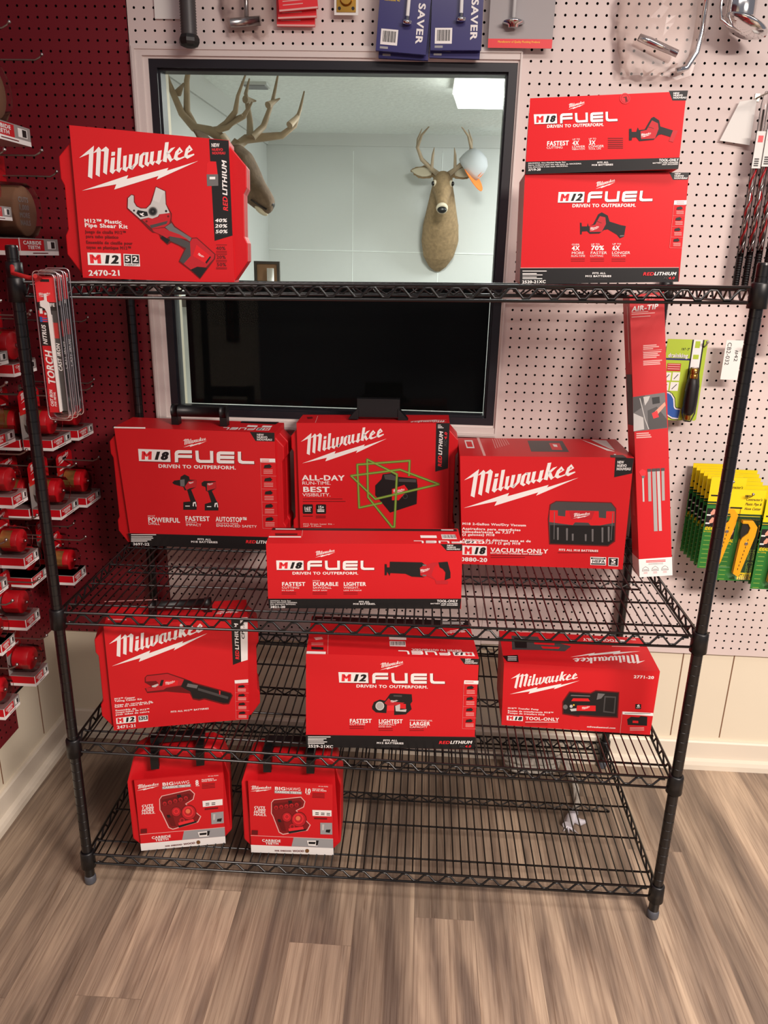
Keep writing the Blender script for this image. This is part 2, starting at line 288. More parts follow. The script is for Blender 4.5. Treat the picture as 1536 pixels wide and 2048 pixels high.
ART = {
 'shear': [
  ('p','k',[263.0,270.3,300.9,269.5,304.4,93.3,267.9,81.6]),
  ('t', 'NEW', 'w', 'b', 267.4, 256.6, 283.0, 257.3, 6.22),
  ('t', 'NUEVO', 'r2', 'b', 267.9, 249.5, 289.6, 250.5, 4.46),
  ('t', 'NOUVEAU', 'r2', 'b', 268.2, 243.2, 294.2, 244.5, 4.47),
  ('p','r',[261.7,230.2,275.5,230.4,277.9,207.2,256.1,206.2,257.4,225.5]),
  ('p','g3',[256.1,206.2,278.7,207.3,278.5,186.3,256.5,184.6]),
  ('p','w',[262.0,202.0,272.9,202.5,272.8,197.9,261.8,197.4]),
  ('t', 'RED', 'r2', 'i', 296.4, 139.0, 295.6, 166.4, 8.93),
  ('t', 'LITHIUM', 'w', 'i', 295.6, 168.0, 295.6, 232.9, 8.87),
  ('t', '40%', 'w', 'i', 269.6, 117.9, 293.9, 118.9, 6.12),
  ('t', '20%', 'w', 'i', 269.2, 107.3, 294.1, 108.3, 6.15),
  ('t', '50%', 'w', 'i', 269.7, 96.6, 294.5, 97.7, 6.17),
  ('p','g',[269.5,116.3,295.1,117.3,295.0,116.6,269.5,115.6]),
  ('p','g',[269.2,105.4,294.8,106.4,294.8,105.7,269.2,104.7]),
  ('p','g',[268.9,95.0,294.5,96.0,294.5,95.3,268.8,94.2]),
  ('t', '40%', 'd', 'b', 270.4, 64.4, 289.9, 65.2, 6.25),
  ('t', '20%', 'd', 'b', 270.6, 47.1, 290.0, 47.8, 6.3),
  ('t', '50%', 'd', 'b', 270.9, 32.5, 290.4, 33.2, 6.33),
  ('p','d',[270.7,74.5,292.7,75.4,292.7,74.4,270.7,73.6]),
  ('p','d',[270.3,62.0,292.4,62.9,292.4,61.9,270.3,61.1]),
  ('p','d',[270.2,59.1,292.3,60.0,292.3,59.0,270.2,58.2]),
  ('p','d',[270.2,56.2,292.2,57.1,292.2,56.1,270.1,55.3]),
  ('p','d',[269.8,44.6,291.9,45.5,291.9,44.5,269.8,43.6]),
  ('p','d',[269.7,41.7,291.9,42.5,291.8,41.6,269.7,40.7]),
  ('p','d',[269.4,30.0,291.6,30.8,291.5,29.9,269.3,29.0]),
  ('p','d',[269.3,27.6,291.5,28.4,291.5,27.4,269.3,26.6]),
  ('L','w',12.1,165.2,240.5,229.8,1),
  ('t', 'M12™ Plastic', 'w', 'b', 11.7, 106.5, 84.9, 106.7, 6.57),
  ('t', 'Pipe Shear Kit', 'w', 'b', 11.7, 97.9, 96.0, 98.3, 7.06),
  ('t', 'Juego de cizalla M12™', 'd', 'b', 12.0, 86.2, 92.9, 87.6, 5.67),
  ('t', 'para tubo plástico', 'd', 'b', 12.5, 77.5, 76.9, 78.2, 5.69),
  ('t', 'Ensemble de cisaille pour', 'd', 'b', 12.0, 66.2, 103.8, 67.5, 5.72),
  ('t', 'tuyau en plastique M12™', 'd', 'b', 12.0, 56.7, 101.2, 58.3, 5.74),
  ('p','w',[13.1,49.2,79.1,49.8,78.2,26.3,12.6,25.3]),
  ('t', 'M', 'r2', 'h', 15.9, 29.5, 40.3, 29.7, 15.45),
  ('t', '12', 'k', 'j', 42.3, 29.8, 73.5, 30.4, 14.96),
  ('p','w',[84.2,49.6,115.9,49.3,116.0,26.2,83.8,26.0]),
  ('p','k',[86.0,47.7,99.3,47.7,98.7,31.4,85.7,31.4]),
  ('p','k',[101.0,47.8,114.8,47.9,114.6,31.7,100.7,31.5]),
  ('t', '5', 'w', 'b', 86.9, 34.8, 97.3, 35.2, 10.12),
  ('t', '2', 'w', 'b', 102.2, 34.9, 113.1, 35.3, 10.13),
  ('t', 'WARRANTY', 'k', 'b', 85.6, 26.6, 114.6, 27.6, 3.15),
  ('t', '2470-21', 'w', 'b', 11.9, 4.5, 77.6, 6.9, 10.21),
  ('p','d',[107.7,163.1,98.9,155.8,97.0,136.1,121.2,115.1,137.2,99.1,145.3,92.6,156.7,93.0,160.3,81.6,173.3,70.4,181.4,75.5,196.9,69.2,206.6,62.7,194.0,38.5,216.5,22.5,236.2,5.9,253.0,27.4,268.1,46.9,269.1,56.1,232.7,86.8,222.6,85.7,190.0,106.7,183.4,116.6,184.8,130.2,175.0,147.2,175.2,171.8,156.0,179.8,146.2,154.6,142.7,146.5,134.5,138.7,124.7,138.3,117.2,141.7,112.8,149.1,113.5,161.1]),
  ('p','s',[107.6,161.5,100.6,155.3,98.8,137.2,122.7,116.8,138.4,120.8,145.4,119.0,156.9,123.6,159.9,127.8,180.6,131.3,173.6,147.1,173.4,171.1,156.4,178.2,148.0,154.0,144.1,145.8,135.2,137.4,123.9,137.0,115.7,140.6,111.3,148.4,111.7,160.4]),
  ('p','s2',[156.4,178.2,173.4,171.1,167.5,164.2,161.1,149.3,148.0,154.0]),
  ('p','s',[164.7,150.7,172.2,147.1,171.7,137.7,163.0,131.9,157.9,142.4]),
  ('p','s3',[158.1,133.1,157.5,136.9,155.4,140.1,152.1,142.1,148.1,142.7,144.0,141.7,140.5,139.4,138.0,136.0,137.0,132.2,137.5,128.3,139.6,125.1,143.0,123.1,147.0,122.5,151.1,123.4,154.6,125.8,157.1,129.2]),
  ('p','g',[156.0,133.0,155.5,136.0,153.8,138.6,151.2,140.2,148.0,140.7,144.7,139.9,141.9,138.1,139.9,135.4,139.1,132.2,139.5,129.2,141.2,126.6,143.9,125.0,147.1,124.5,150.4,125.3,153.2,127.1,155.2,129.8]),
  ('p','k',[153.5,132.9,153.1,135.0,151.9,136.8,150.1,137.9,147.8,138.2,145.6,137.7,143.6,136.4,142.2,134.5,141.6,132.4,141.9,130.2,143.1,128.4,145.0,127.3,147.2,126.9,149.5,127.5,151.5,128.8,152.9,130.7]),
  ('p','g',[149.5,132.7,149.4,133.4,149.0,134.0,148.4,134.4,147.6,134.5,146.9,134.3,146.2,133.9,145.7,133.2,145.6,132.5,145.7,131.8,146.1,131.2,146.7,130.8,147.4,130.7,148.2,130.9,148.9,131.3,149.3,132.0]),
  ('p','k',[118.1,134.0,136.2,131.5,137.9,124.1,122.2,120.8,114.9,127.9]),
  ('p','w',[121.3,128.1,125.5,127.6,128.4,129.8,129.7,128.5,126.7,125.7,130.9,124.5,127.3,123.0,122.5,125.5]),
  ('p','k',[112.7,132.7,112.6,133.4,112.2,134.0,111.6,134.4,110.9,134.5,110.1,134.3,109.5,133.9,109.0,133.3,108.8,132.6,108.9,131.8,109.3,131.3,109.9,130.9,110.6,130.8,111.4,130.9,112.1,131.4,112.5,132.0]),
  ('p','k',[176.1,134.5,176.0,135.3,175.5,136.0,174.8,136.4,173.9,136.6,173.1,136.4,172.3,135.9,171.8,135.1,171.6,134.3,171.7,133.5,172.1,132.8,172.9,132.4,173.7,132.2,174.6,132.4,175.3,132.9,175.9,133.7]),
  ('p','r3',[125.5,116.2,138.4,120.8,145.4,119.0,158.3,123.0,160.6,127.8,182.0,131.4,182.3,123.3,178.9,111.0,168.6,103.8,144.3,100.0]),
  ('p','d',[136.3,113.5,136.2,114.4,135.7,115.0,135.0,115.5,134.2,115.6,133.3,115.4,132.5,114.9,132.0,114.2,131.8,113.3,131.9,112.5,132.4,111.8,133.1,111.4,133.9,111.3,134.8,111.5,135.6,112.0,136.1,112.7]),
  ('p','d',[179.7,124.8,179.6,125.6,179.1,126.3,178.4,126.8,177.5,126.9,176.7,126.7,175.9,126.2,175.4,125.5,175.2,124.6,175.3,123.8,175.8,123.1,176.5,122.7,177.3,122.6,178.2,122.8,179.0,123.3,179.5,124.0]),
  ('p','g',[139.7,106.0,176.3,116.3,173.2,110.1,142.9,100.7]),
  ('p','g3',[170.0,103.8,183.2,112.5,188.5,104.6,221.9,85.4,218.8,78.4,193.6,91.1,178.2,97.3]),
  ('p','r3',[144.3,99.4,168.5,102.4,178.2,97.3,197.9,91.3,217.4,81.1,197.5,84.4,177.7,86.4,168.8,80.5,162.1,88.5,146.8,94.7]),
  ('p','k',[163.5,87.9,178.8,79.5,172.7,72.4,160.4,82.9]),
  ('p','g',[177.7,87.1,197.5,84.4,217.3,76.9,216.7,63.1,209.6,65.6,194.1,71.9,178.7,78.2]),
  ('p','g',[218.7,77.0,209.6,64.2,196.3,40.0,204.0,34.7,219.1,50.7]),
  ('p','r3',[223.3,84.1,231.9,85.1,267.0,55.3,265.2,46.8,248.7,29.3,231.3,30.1,218.0,24.0,204.0,34.7,219.1,50.7,218.7,77.0]),
  ('p','r',[231.5,72.7,258.2,52.2,247.5,37.7,223.4,50.8]),
  ('L','w',232.2,53.9,245.7,48.6,1),
  ('p','k',[218.0,24.0,231.3,29.4,251.5,28.0,236.3,7.7]),
  ('p','k',[260.3,50.1,250.4,36.4,247.9,39.2,257.4,51.4]),
 ],
 'h18': [
  ('p','k',[0.2,20.2,291.0,19.8,290.1,-0.1,0.4,-2.7]),
  ('p','k',[258.8,135.1,293.4,134.2,292.0,117.5,267.0,118.4]),
  ('t', 'NEW', 'w', 'b', 267.4, 129.1, 278.3, 128.9, 2.86),
  ('t', 'NUEVO', 'w', 'b', 267.8, 125.5, 284.7, 125.2, 2.87),
  ('t', 'NOUVEAU', 'w', 'b', 267.8, 121.6, 291.6, 121.1, 2.87),
  ('L','w',76.2,109.5,107.1,119.1,1),
  ('F','18',13.6,86.8,170.0,86.9,11.6,103.8),
  ('t', 'DRIVEN TO OUTPERFORM.', 'w', 'b', 37.5, 79.3, 144.9, 79.2, 5.11),
  ('t', 'FASTEST', 'w', 'n', 39.2, 47.7, 81.3, 47.7, 7.76),
  ('t', 'CUTTING', 'w', 'r', 39.1, 42.1, 70.2, 42.1, 4.11),
  ('t', 'UP TO', 'w', 'r', 87.7, 55.9, 102.0, 56.1, 2.79),
  ('t', 'UP TO', 'w', 'r', 118.4, 56.0, 132.4, 56.0, 2.78),
  ('t', '4X', 'w', 'n', 88.2, 47.3, 100.3, 47.4, 7.3),
  ('t', '3X', 'w', 'n', 119.0, 47.1, 131.5, 47.1, 7.28),
  ('t', 'LOWER', 'w', 'r', 87.4, 42.2, 112.6, 42.1, 4.09),
  ('t', 'LONGER', 'w', 'r', 119.0, 42.0, 147.8, 42.0, 4.08),
  ('t', 'VIBRATION', 'w', 'r', 87.7, 38.6, 112.4, 38.7, 2.59),
  ('t', 'TOOL LIFE', 'w', 'r', 119.2, 38.3, 142.9, 38.3, 2.58),
  ('p','d',[154.4,58.1,182.5,57.2,182.6,56.0,154.5,56.8]),
  ('p','d',[154.7,54.5,182.8,53.6,182.9,52.4,154.8,53.2]),
  ('p','d',[155.0,51.1,183.1,50.3,183.2,49.0,155.1,49.8]),
  ('p','d',[155.2,47.5,183.4,46.7,183.5,45.4,155.3,46.2]),
  ('p','d',[155.5,44.3,183.7,43.5,183.8,42.2,155.6,43.0]),
  ('p','d',[155.8,41.1,184.0,40.3,184.1,39.0,155.9,39.8]),
  ('p','k',[192.4,72.6,196.8,72.9,197.9,67.2,206.2,67.0,208.4,74.6,211.0,69.9,221.4,70.7,231.7,90.0,235.9,91.9,246.4,85.4,249.6,74.9,271.2,68.0,279.1,65.7,272.5,55.5,253.2,61.3,247.8,60.5,239.7,52.3,228.7,51.6,213.3,50.6,207.1,57.5,199.3,57.3,199.2,52.7,194.1,52.2]),
  ('p','r3',[213.9,67.8,224.8,69.5,233.2,85.8,244.7,80.3,246.8,70.9,241.8,54.4,216.3,54.1]),
  ('p','d',[226.4,75.7,237.8,72.2,237.9,71.2,226.1,74.5]),
  ('p','r3',[273.4,67.5,282.3,66.6,275.6,46.7,267.6,49.4]),
  ('L','w',214.9,56.9,234.3,62.5,1),
  ('t', 'HACKZALL One-Handed Recip Saw', 'w', 'b', 5.1, 16.2, 77.6, 16.5, 1.97),
  ('t', 'Sierra recíproca para una sola mano de HACKZALL', 'w', 'b', 5.3, 12.7, 107.8, 13.1, 1.98),
  ('t', 'Scie alternative à une main HACKZALL', 'w', 'b', 5.4, 9.2, 82.2, 9.4, 1.98),
  ('t', '2719-20', 'w', 'b', 5.7, 3.5, 30.1, 3.5, 3.96),
  ('t', 'FITS ALL', 'w', 'b', 137.5, 13.4, 159.1, 13.7, 2.82),
  ('t', 'M18 BATTERIES', 'w', 'b', 127.5, 9.3, 167.9, 9.2, 2.82),
  ('t', 'TOOL-ONLY', 'w', 'b', 252.9, 13.6, 289.0, 13.5, 4.51),
  ('t', 'BATTERY AND CHARGER', 'w', 'b', 241.6, 10.3, 288.7, 10.3, 1.94),
  ('t', 'NOT INCLUDED', 'w', 'b', 259.3, 7.2, 288.6, 7.3, 1.94),
  ('p','r2',[190.4,124.7,189.3,128.3,186.9,131.3,183.5,133.4,179.7,134.3,175.9,133.7,172.9,131.8,171.0,128.9,170.5,125.4,171.6,121.9,174.0,118.8,177.4,116.7,181.3,115.8,185.0,116.4,188.1,118.3,190.0,121.2]),
  ('p','d',[188.4,124.8,187.6,127.6,185.6,130.1,182.9,131.8,179.8,132.4,176.8,132.0,174.4,130.5,172.9,128.2,172.5,125.4,173.3,122.5,175.3,120.1,178.0,118.4,181.1,117.7,184.1,118.1,186.6,119.6,188.1,122.0]),
  ('p','r2',[187.5,124.8,186.8,127.3,185.1,129.5,182.6,131.0,179.9,131.6,177.2,131.2,175.1,129.9,173.7,127.8,173.4,125.3,174.1,122.8,175.9,120.6,178.3,119.1,181.0,118.5,183.7,118.9,185.9,120.2,187.2,122.3]),
  ('p','d',[174.3,126.9,183.0,128.6,185.9,120.4,181.7,118.5,180.0,125.7]),
 ],
 'h12': [
  ('p','k',[-1.0,31.8,315.8,27.3,317.6,-0.5,-0.4,-0.6]),
  ('p','p',[-0.6,32.3,315.6,27.7,315.7,26.8,-0.6,31.3]),
  ('p','k',[279.7,204.3,317.7,203.2,316.3,190.3,288.2,191.0]),
  ('t', 'NEW', 'w', 'b', 290.3, 200.3, 301.7, 200.0, 2.83),
  ('t', 'NUEVO', 'w', 'b', 290.0, 196.4, 307.8, 195.9, 2.83),
  ('t', 'NOUVEAU', 'w', 'b', 289.9, 192.5, 315.0, 191.8, 2.84),
  ('L','w',141.0,178.3,178.9,190.4,1),
  ('F','12',68.9,155.1,252.3,153.3,69.5,174.7),
  ('t', 'DRIVEN TO OUTPERFORM.', 'w', 'b', 97.3, 145.8, 221.5, 143.4, 5.85),
  ('p','k',[114.6,116.3,117.9,116.3,118.8,109.4,129.0,109.2,130.3,115.5,132.3,109.1,141.0,113.5,149.3,131.3,156.1,135.0,168.3,128.6,172.6,117.3,195.4,110.0,205.0,108.2,203.0,88.2,195.0,85.0,188.6,92.0,170.1,102.6,163.1,101.6,154.1,95.0,135.1,94.9,129.6,100.1,119.7,99.6,119.3,94.1,116.2,94.2]),
  ('p','r3',[134.2,110.2,144.7,112.2,153.0,127.9,163.8,125.3,165.9,112.9,158.6,98.3,134.9,98.4]),
  ('p','d',[145.3,120.1,157.4,115.3,157.0,114.2,144.9,118.8]),
  ('p','g3',[195.0,90.7,202.8,91.0,202.5,89.2,194.7,88.4]),
  ('L','w',135.3,100.6,153.3,107.1,1),
  ('t', 'OVER', 'w', 'r', 100.7, 73.8, 116.2, 73.5, 3.01),
  ('t', 'UP TO', 'w', 'r', 138.9, 73.5, 156.1, 73.2, 3.0),
  ('t', 'UP TO', 'w', 'r', 181.2, 73.1, 198.3, 72.8, 3.0),
  ('t', '4X', 'w', 'n', 101.2, 64.1, 116.8, 63.8, 8.35),
  ('t', '70%', 'w', 'n', 139.1, 63.8, 165.3, 63.3, 8.34),
  ('t', '6X', 'w', 'n', 181.5, 63.0, 196.2, 62.7, 8.32),
  ('t', 'MORE', 'w', 'r', 101.2, 56.7, 126.1, 56.2, 4.89),
  ('t', 'FASTER', 'w', 'r', 138.8, 56.2, 171.6, 55.6, 4.88),
  ('t', 'LONGER', 'w', 'r', 181.1, 55.6, 217.4, 54.9, 4.87),
  ('t', 'RUN-TIME', 'w', 'r', 100.7, 51.6, 128.9, 51.1, 3.27),
  ('t', 'CUTTING', 'w', 'r', 138.4, 51.1, 164.8, 50.6, 3.26),
  ('t', 'TOOL LIFE', 'w', 'r', 181.4, 50.8, 209.5, 50.2, 3.25),
  ('p','d',[100.9,48.1,128.6,47.6,128.7,46.6,101.0,47.1]),
  ('p','d',[101.2,44.1,128.9,43.6,128.9,42.7,101.2,43.2]),
  ('p','d',[139.4,47.4,166.9,46.9,167.0,45.9,139.5,46.4]),
  ('p','d',[139.7,43.4,167.2,42.9,167.3,42.0,139.7,42.5]),
  ('p','d',[181.7,46.6,209.1,46.1,209.2,45.1,181.8,45.7]),
  ('p','d',[182.0,42.6,209.4,42.1,209.5,41.2,182.1,41.7]),
  ('p','w',[294.2,153.3,317.8,153.1,317.5,145.0,294.0,145.6]),
  ('p','r2',[298.5,151.0,313.5,150.6,313.5,149.7,298.6,150.1]),
  ('p','r2',[298.8,148.3,313.7,147.9,313.8,147.1,298.9,147.4]),
  ('p','k3',[293.9,145.2,317.7,143.9,317.8,143.4,293.9,144.6]),
  ('p','k3',[293.8,125.6,317.7,124.3,317.8,123.8,293.8,125.0]),
  ('p','k3',[293.7,105.8,317.7,104.5,317.7,104.0,293.7,105.2]),
  ('p','k3',[293.5,85.8,317.7,84.6,317.7,84.0,293.6,85.2]),
  ('p','k3',[293.4,65.7,317.7,64.5,317.7,63.9,293.5,65.1]),
  ('p','k3',[294.4,145.0,293.9,65.2,293.3,65.2,293.8,145.1]),
  ('p','k',[301.0,140.8,308.0,142.2,312.1,138.6,309.5,136.3,300.0,136.5]),
  ('p','p',[299.8,134.0,313.9,133.6,314.0,132.8,299.9,133.1]),
  ('p','p',[300.1,131.6,314.2,131.3,314.3,130.4,300.1,130.7]),
  ('p','p',[300.3,129.3,314.4,128.9,314.5,128.0,300.4,128.4]),
  ('p','k',[300.9,121.2,308.0,122.6,312.0,118.9,309.5,116.6,299.9,116.8]),
  ('p','p',[299.7,114.3,313.9,113.9,314.0,113.0,299.8,113.4]),
  ('p','p',[300.0,111.9,314.1,111.6,314.2,110.7,300.1,111.0]),
  ('p','p',[300.2,109.5,314.4,109.2,314.5,108.3,300.3,108.6]),
  ('p','k',[300.8,101.3,307.9,102.8,312.0,99.1,309.4,96.8,299.9,97.0]),
  ('p','p',[299.6,94.4,313.9,94.1,313.9,93.2,299.7,93.5]),
  ('p','p',[299.9,92.0,314.1,91.7,314.2,90.8,300.0,91.1]),
  ('p','p',[300.1,89.6,314.3,89.3,314.4,88.4,300.2,88.7]),
  ('p','k',[300.7,81.4,307.8,82.8,311.9,79.1,309.4,76.8,299.8,77.0]),
  ('p','p',[299.5,74.3,313.8,74.0,313.9,73.1,299.6,73.4]),
  ('p','p',[299.8,71.9,314.1,71.6,314.2,70.7,299.9,71.0]),
  ('p','p',[300.0,69.5,314.3,69.2,314.4,68.3,300.1,68.6]),
  ('p','w',[4.1,26.3,53.0,25.5,53.0,24.0,4.1,24.9]),
  ('p','w',[4.2,21.5,33.2,21.1,33.2,19.6,4.3,20.1]),
  ('p','w',[4.3,18.7,45.0,18.0,45.1,16.6,4.4,17.3]),
  ('p','w',[4.5,14.4,33.5,13.9,33.5,12.5,4.6,13.0]),
  ('p','w',[4.6,11.3,44.9,10.7,44.9,9.2,4.7,9.9]),
  ('t', '2520-21XC', 'w', 'b', 4.0, 1.3, 52.4, 1.3, 5.51),
  ('t', 'FITS ALL', 'w', 'b', 145.0, 17.3, 171.9, 16.9, 3.3),
  ('t', 'M12 BATTERIES', 'w', 'b', 131.3, 11.9, 183.4, 11.0, 3.31),
  ('p','g',[139.4,9.4,175.6,8.8,175.7,8.1,139.5,8.7]),
  ('p','g',[139.6,6.5,175.8,6.0,175.9,5.3,139.7,5.8]),
  ('t', 'RED', 'r2', 'i', 245.3, 13.1, 267.2, 12.7, 5.88),
  ('t', 'LITHIUM', 'w', 'i', 267.4, 13.2, 310.9, 12.5, 5.87),
  ('t', 'XC', 'g', 'i', 285.6, 5.2, 295.8, 5.0, 4.47),
  ('t', '4.0', 'r2', 'i', 296.3, 5.0, 308.6, 4.8, 4.47),
 ],
 'drill': [
  ('p','k',[-7.9,36.5,426.2,40.5,426.8,-0.1,-0.3,-0.3]),
  ('p','r3',[-8.2,37.1,426.6,41.1,426.5,39.9,-8.4,35.9]),
  ('p','k',[358.8,341.7,426.5,341.1,426.0,316.7,373.8,316.6]),
  ('t', 'NEW', 'w', 'b', 378.0, 331.9, 396.9, 332.0, 5.05),
  ('t', 'NUEVO', 'w', 'b', 377.7, 325.0, 407.0, 325.5, 5.06),
  ('t', 'NOUVEAU', 'w', 'b', 377.5, 318.5, 419.3, 319.0, 5.07),
  ('L','w',172.2,293.2,239.5,313.4,1),
  ('F','18',44.3,250.7,367.5,252.1,44.8,285.1),
  ('t', 'DRIVEN TO OUTPERFORM.', 'w', 'b', 97.3, 233.3, 316.0, 235.0, 9.4),
  ('p','k',[133.5,190.9,139.5,197.5,156.3,200.0,158.8,209.4,170.4,216.2,182.8,210.2,184.1,201.6,203.2,201.5,201.1,180.7,185.8,172.6,196.6,140.6,199.8,133.0,197.4,113.7,159.2,112.3,160.9,135.5,181.6,138.1,174.5,170.3,167.1,170.1,164.1,179.4,138.6,186.2]),
  ('p','r3',[167.8,179.6,180.1,197.0,202.5,201.5,201.1,180.7,182.3,176.3,172.7,171.0]),
  ('p','w',[187.0,124.9,188.8,135.7,196.4,137.5,198.0,123.4,195.4,123.3,195.0,132.9,191.2,132.0,189.8,123.1]),
  ('p','w',[165.7,124.9,178.8,125.4,178.7,123.1,165.6,122.6]),
  ('p','g3',[156.3,200.0,169.4,202.3,167.9,181.5,156.1,181.8]),
  ('L','w',180.2,188.7,195.4,194.5,1),
  ('p','k',[216.7,193.7,224.4,199.2,257.5,199.5,257.0,178.8,244.7,170.8,256.0,142.6,261.1,135.2,259.9,114.0,220.8,112.6,222.0,131.9,241.0,138.3,233.5,168.5,228.1,170.2,227.0,181.5,216.9,185.0]),
  ('p','r3',[232.1,193.0,257.4,197.6,256.3,178.7,241.3,174.5,230.7,170.3]),
  ('p','w',[248.7,125.1,250.8,135.6,258.3,137.4,259.7,123.6,257.1,123.5,256.6,132.7,253.5,131.8,251.6,123.3]),
  ('p','w',[227.9,125.6,240.2,126.0,240.1,123.7,227.8,123.2]),
  ('L','w',233.2,186.7,249.7,191.7,1),
  ('t', 'MOST', 'w', 'r', 55.2, 88.4, 76.8, 89.2, 3.53),
  ('t', 'DRIVING', 'w', 'r', 163.3, 74.4, 196.0, 74.8, 3.54),
  ('t', 'CONTROL MODE', 'w', 'r', 251.0, 74.1, 314.4, 75.3, 3.53),
  ('t', 'POWERFUL', 'w', 'n', 54.6, 72.8, 147.1, 73.8, 13.43),
  ('t', 'FASTEST', 'w', 'n', 162.6, 80.2, 233.8, 81.7, 13.32),
  ('t', 'AUTOSTOP™', 'w', 'n', 250.6, 81.5, 340.8, 82.5, 13.28),
  ('t', 'DRILL', 'w', 'r', 54.6, 64.5, 88.7, 64.6, 7.14),
  ('t', 'IMPACT', 'w', 'r', 163.4, 65.0, 208.5, 65.1, 7.1),
  ('t', 'ENHANCED SAFETY', 'w', 'r', 250.8, 65.5, 367.3, 66.8, 7.07),
  ('p','w',[384.5,268.5,425.9,269.0,426.3,258.7,384.8,258.2]),
  ('p','r2',[387.9,264.9,409.6,265.6,409.5,264.1,387.9,263.4]),
  ('p','r2',[387.8,261.2,409.4,261.9,409.4,260.4,387.7,259.8]),
  ('p','k3',[384.8,257.2,427.6,257.4,427.5,256.5,384.8,256.3]),
  ('p','k3',[384.7,219.8,427.7,220.1,427.6,219.1,384.6,218.9]),
  ('p','k3',[384.5,182.0,427.8,182.3,427.7,181.4,384.5,181.1]),
  ('p','k3',[384.4,143.8,427.9,144.1,427.8,143.2,384.3,142.8]),
  ('p','k3',[384.2,105.1,427.9,105.5,427.9,104.5,384.2,104.1]),
  ('p','k3',[384.1,65.9,428.0,66.4,428.0,65.4,384.0,65.0]),
  ('p','k3',[385.5,257.0,384.8,65.2,383.8,65.1,384.6,257.0]),
  ('p','k',[396.1,249.6,410.8,253.1,416.3,246.5,411.8,241.9,393.7,241.4]),
  ('p','p',[392.8,236.5,418.2,237.3,418.1,235.8,392.7,235.0]),
  ('p','p',[392.6,232.0,418.0,232.8,418.0,231.3,392.5,230.5]),
  ('p','p',[392.4,227.5,417.9,228.3,417.8,226.8,392.4,226.0]),
  ('p','k',[396.1,212.2,410.8,215.7,416.4,209.1,411.8,204.4,393.6,203.8]),
  ('p','p',[392.7,198.9,418.2,199.7,418.2,198.2,392.6,197.4]),
  ('p','p',[392.5,194.3,418.1,195.2,418.0,193.7,392.4,192.8]),
  ('p','p',[392.3,189.8,417.9,190.6,417.9,189.1,392.3,188.3]),
  ('p','k',[396.0,174.3,410.8,177.8,416.4,171.2,411.8,166.4,393.5,165.8]),
  ('p','p',[392.5,160.8,418.3,161.7,418.2,160.2,392.5,159.3]),
  ('p','p',[392.4,156.2,418.1,157.1,418.1,155.6,392.3,154.7]),
  ('p','p',[392.2,151.6,418.0,152.5,417.9,151.0,392.1,150.1]),
  ('p','k',[395.9,136.0,410.8,139.6,416.4,132.8,411.8,128.1,393.4,127.4]),
  ('p','p',[392.4,122.3,418.3,123.3,418.2,121.7,392.4,120.8]),
  ('p','p',[392.3,117.7,418.1,118.6,418.1,117.1,392.2,116.2]),
  ('p','p',[392.1,113.0,418.0,114.0,417.9,112.4,392.0,111.5]),
  ('p','k',[395.8,97.2,410.8,100.9,416.4,94.1,411.8,89.2,393.3,88.5]),
  ('p','p',[392.3,83.4,418.3,84.4,418.3,82.8,392.3,81.9]),
  ('p','p',[392.2,78.7,418.2,79.7,418.1,78.1,392.1,77.2]),
  ('p','p',[392.0,74.0,418.0,75.0,418.0,73.4,391.9,72.4]),
  ('p','w',[1.7,33.3,75.0,36.1,74.8,33.7,1.4,30.9]),
  ('p','w',[1.1,27.3,64.2,29.8,64.0,27.4,0.9,24.9]),
  ('p','w',[0.7,22.5,65.7,25.0,65.5,22.7,0.4,20.2]),
  ('p','w',[0.2,17.8,59.5,20.0,59.3,17.6,-0.0,15.4]),
  ('p','w',[-0.2,13.3,47.7,15.2,47.5,12.8,-0.4,10.9]),
  ('t', '3697-22', 'w', 'b', 4.3, 0.3, 53.0, 1.0, 7.69),
  ('t', 'FITS ALL', 'w', 'b', 194.4, 23.3, 234.1, 23.6, 5.19),
  ('t', 'M18 BATTERIES', 'w', 'b', 175.0, 15.0, 252.5, 16.0, 5.2),
  ('t', 'RED', 'r2', 'i', 332.8, 19.5, 362.8, 19.9, 8.73),
  ('t', 'LITHIUM', 'w', 'i', 363.1, 19.9, 417.7, 20.1, 8.72),
  ('p','w',[-17.4,345.7,71.2,346.7,70.8,342.7,-17.4,341.7]),
 ],
 'drill_top': [
  ('p','k',[320.1,136.5,428.2,143.1,424.3,107.8,322.2,111.1]),
  ('F','18',421.6,58.0,291.3,48.2,422.5,28.2),
  ('p','w',[350.4,86.5,378.7,85.7,381.3,63.9,352.2,62.5]),
  ('p','w',[392.7,87.7,419.2,88.4,420.1,66.9,393.8,65.9]),
 ],
 'laser': [
  ('p','k',[379.2,366.6,416.1,367.1,416.2,240.1,381.3,229.3]),
  ('t', 'RED', 'r2', 'i', 398.0, 243.2, 397.9, 275.6, 9.57),
  ('t', 'LITHIUM', 'w', 'i', 397.8, 276.7, 398.8, 343.4, 9.53),
  ('t', 'XC', 'g', 'i', 409.5, 301.1, 409.8, 320.5, 7.11),
  ('t', '4.0', 'r2', 'i', 409.8, 321.2, 410.4, 341.2, 7.09),
  ('p','w',[384.1,361.9,392.1,362.1,392.2,360.4,384.1,360.2]),
  ('p','w',[384.2,357.8,395.6,358.0,395.7,356.3,384.3,356.1]),
  ('p','w',[384.3,354.4,399.8,354.7,399.8,353.0,384.4,352.6]),
  ('L','w',9.9,243.7,245.0,320.0,1),
  ('t', 'ALL-DAY', 'w', 'b', 8.1, 194.7, 128.4, 197.3, 14.47),
  ('t', 'BEST', 'w', 'b', 8.8, 160.6, 86.1, 162.0, 14.62),
  ('t', 'RUN-TIME.', 'w', 'r', 7.8, 181.7, 89.9, 184.0, 9.45),
  ('t', 'VISIBILITY.', 'w', 'r', 8.5, 147.0, 88.8, 149.3, 9.54),
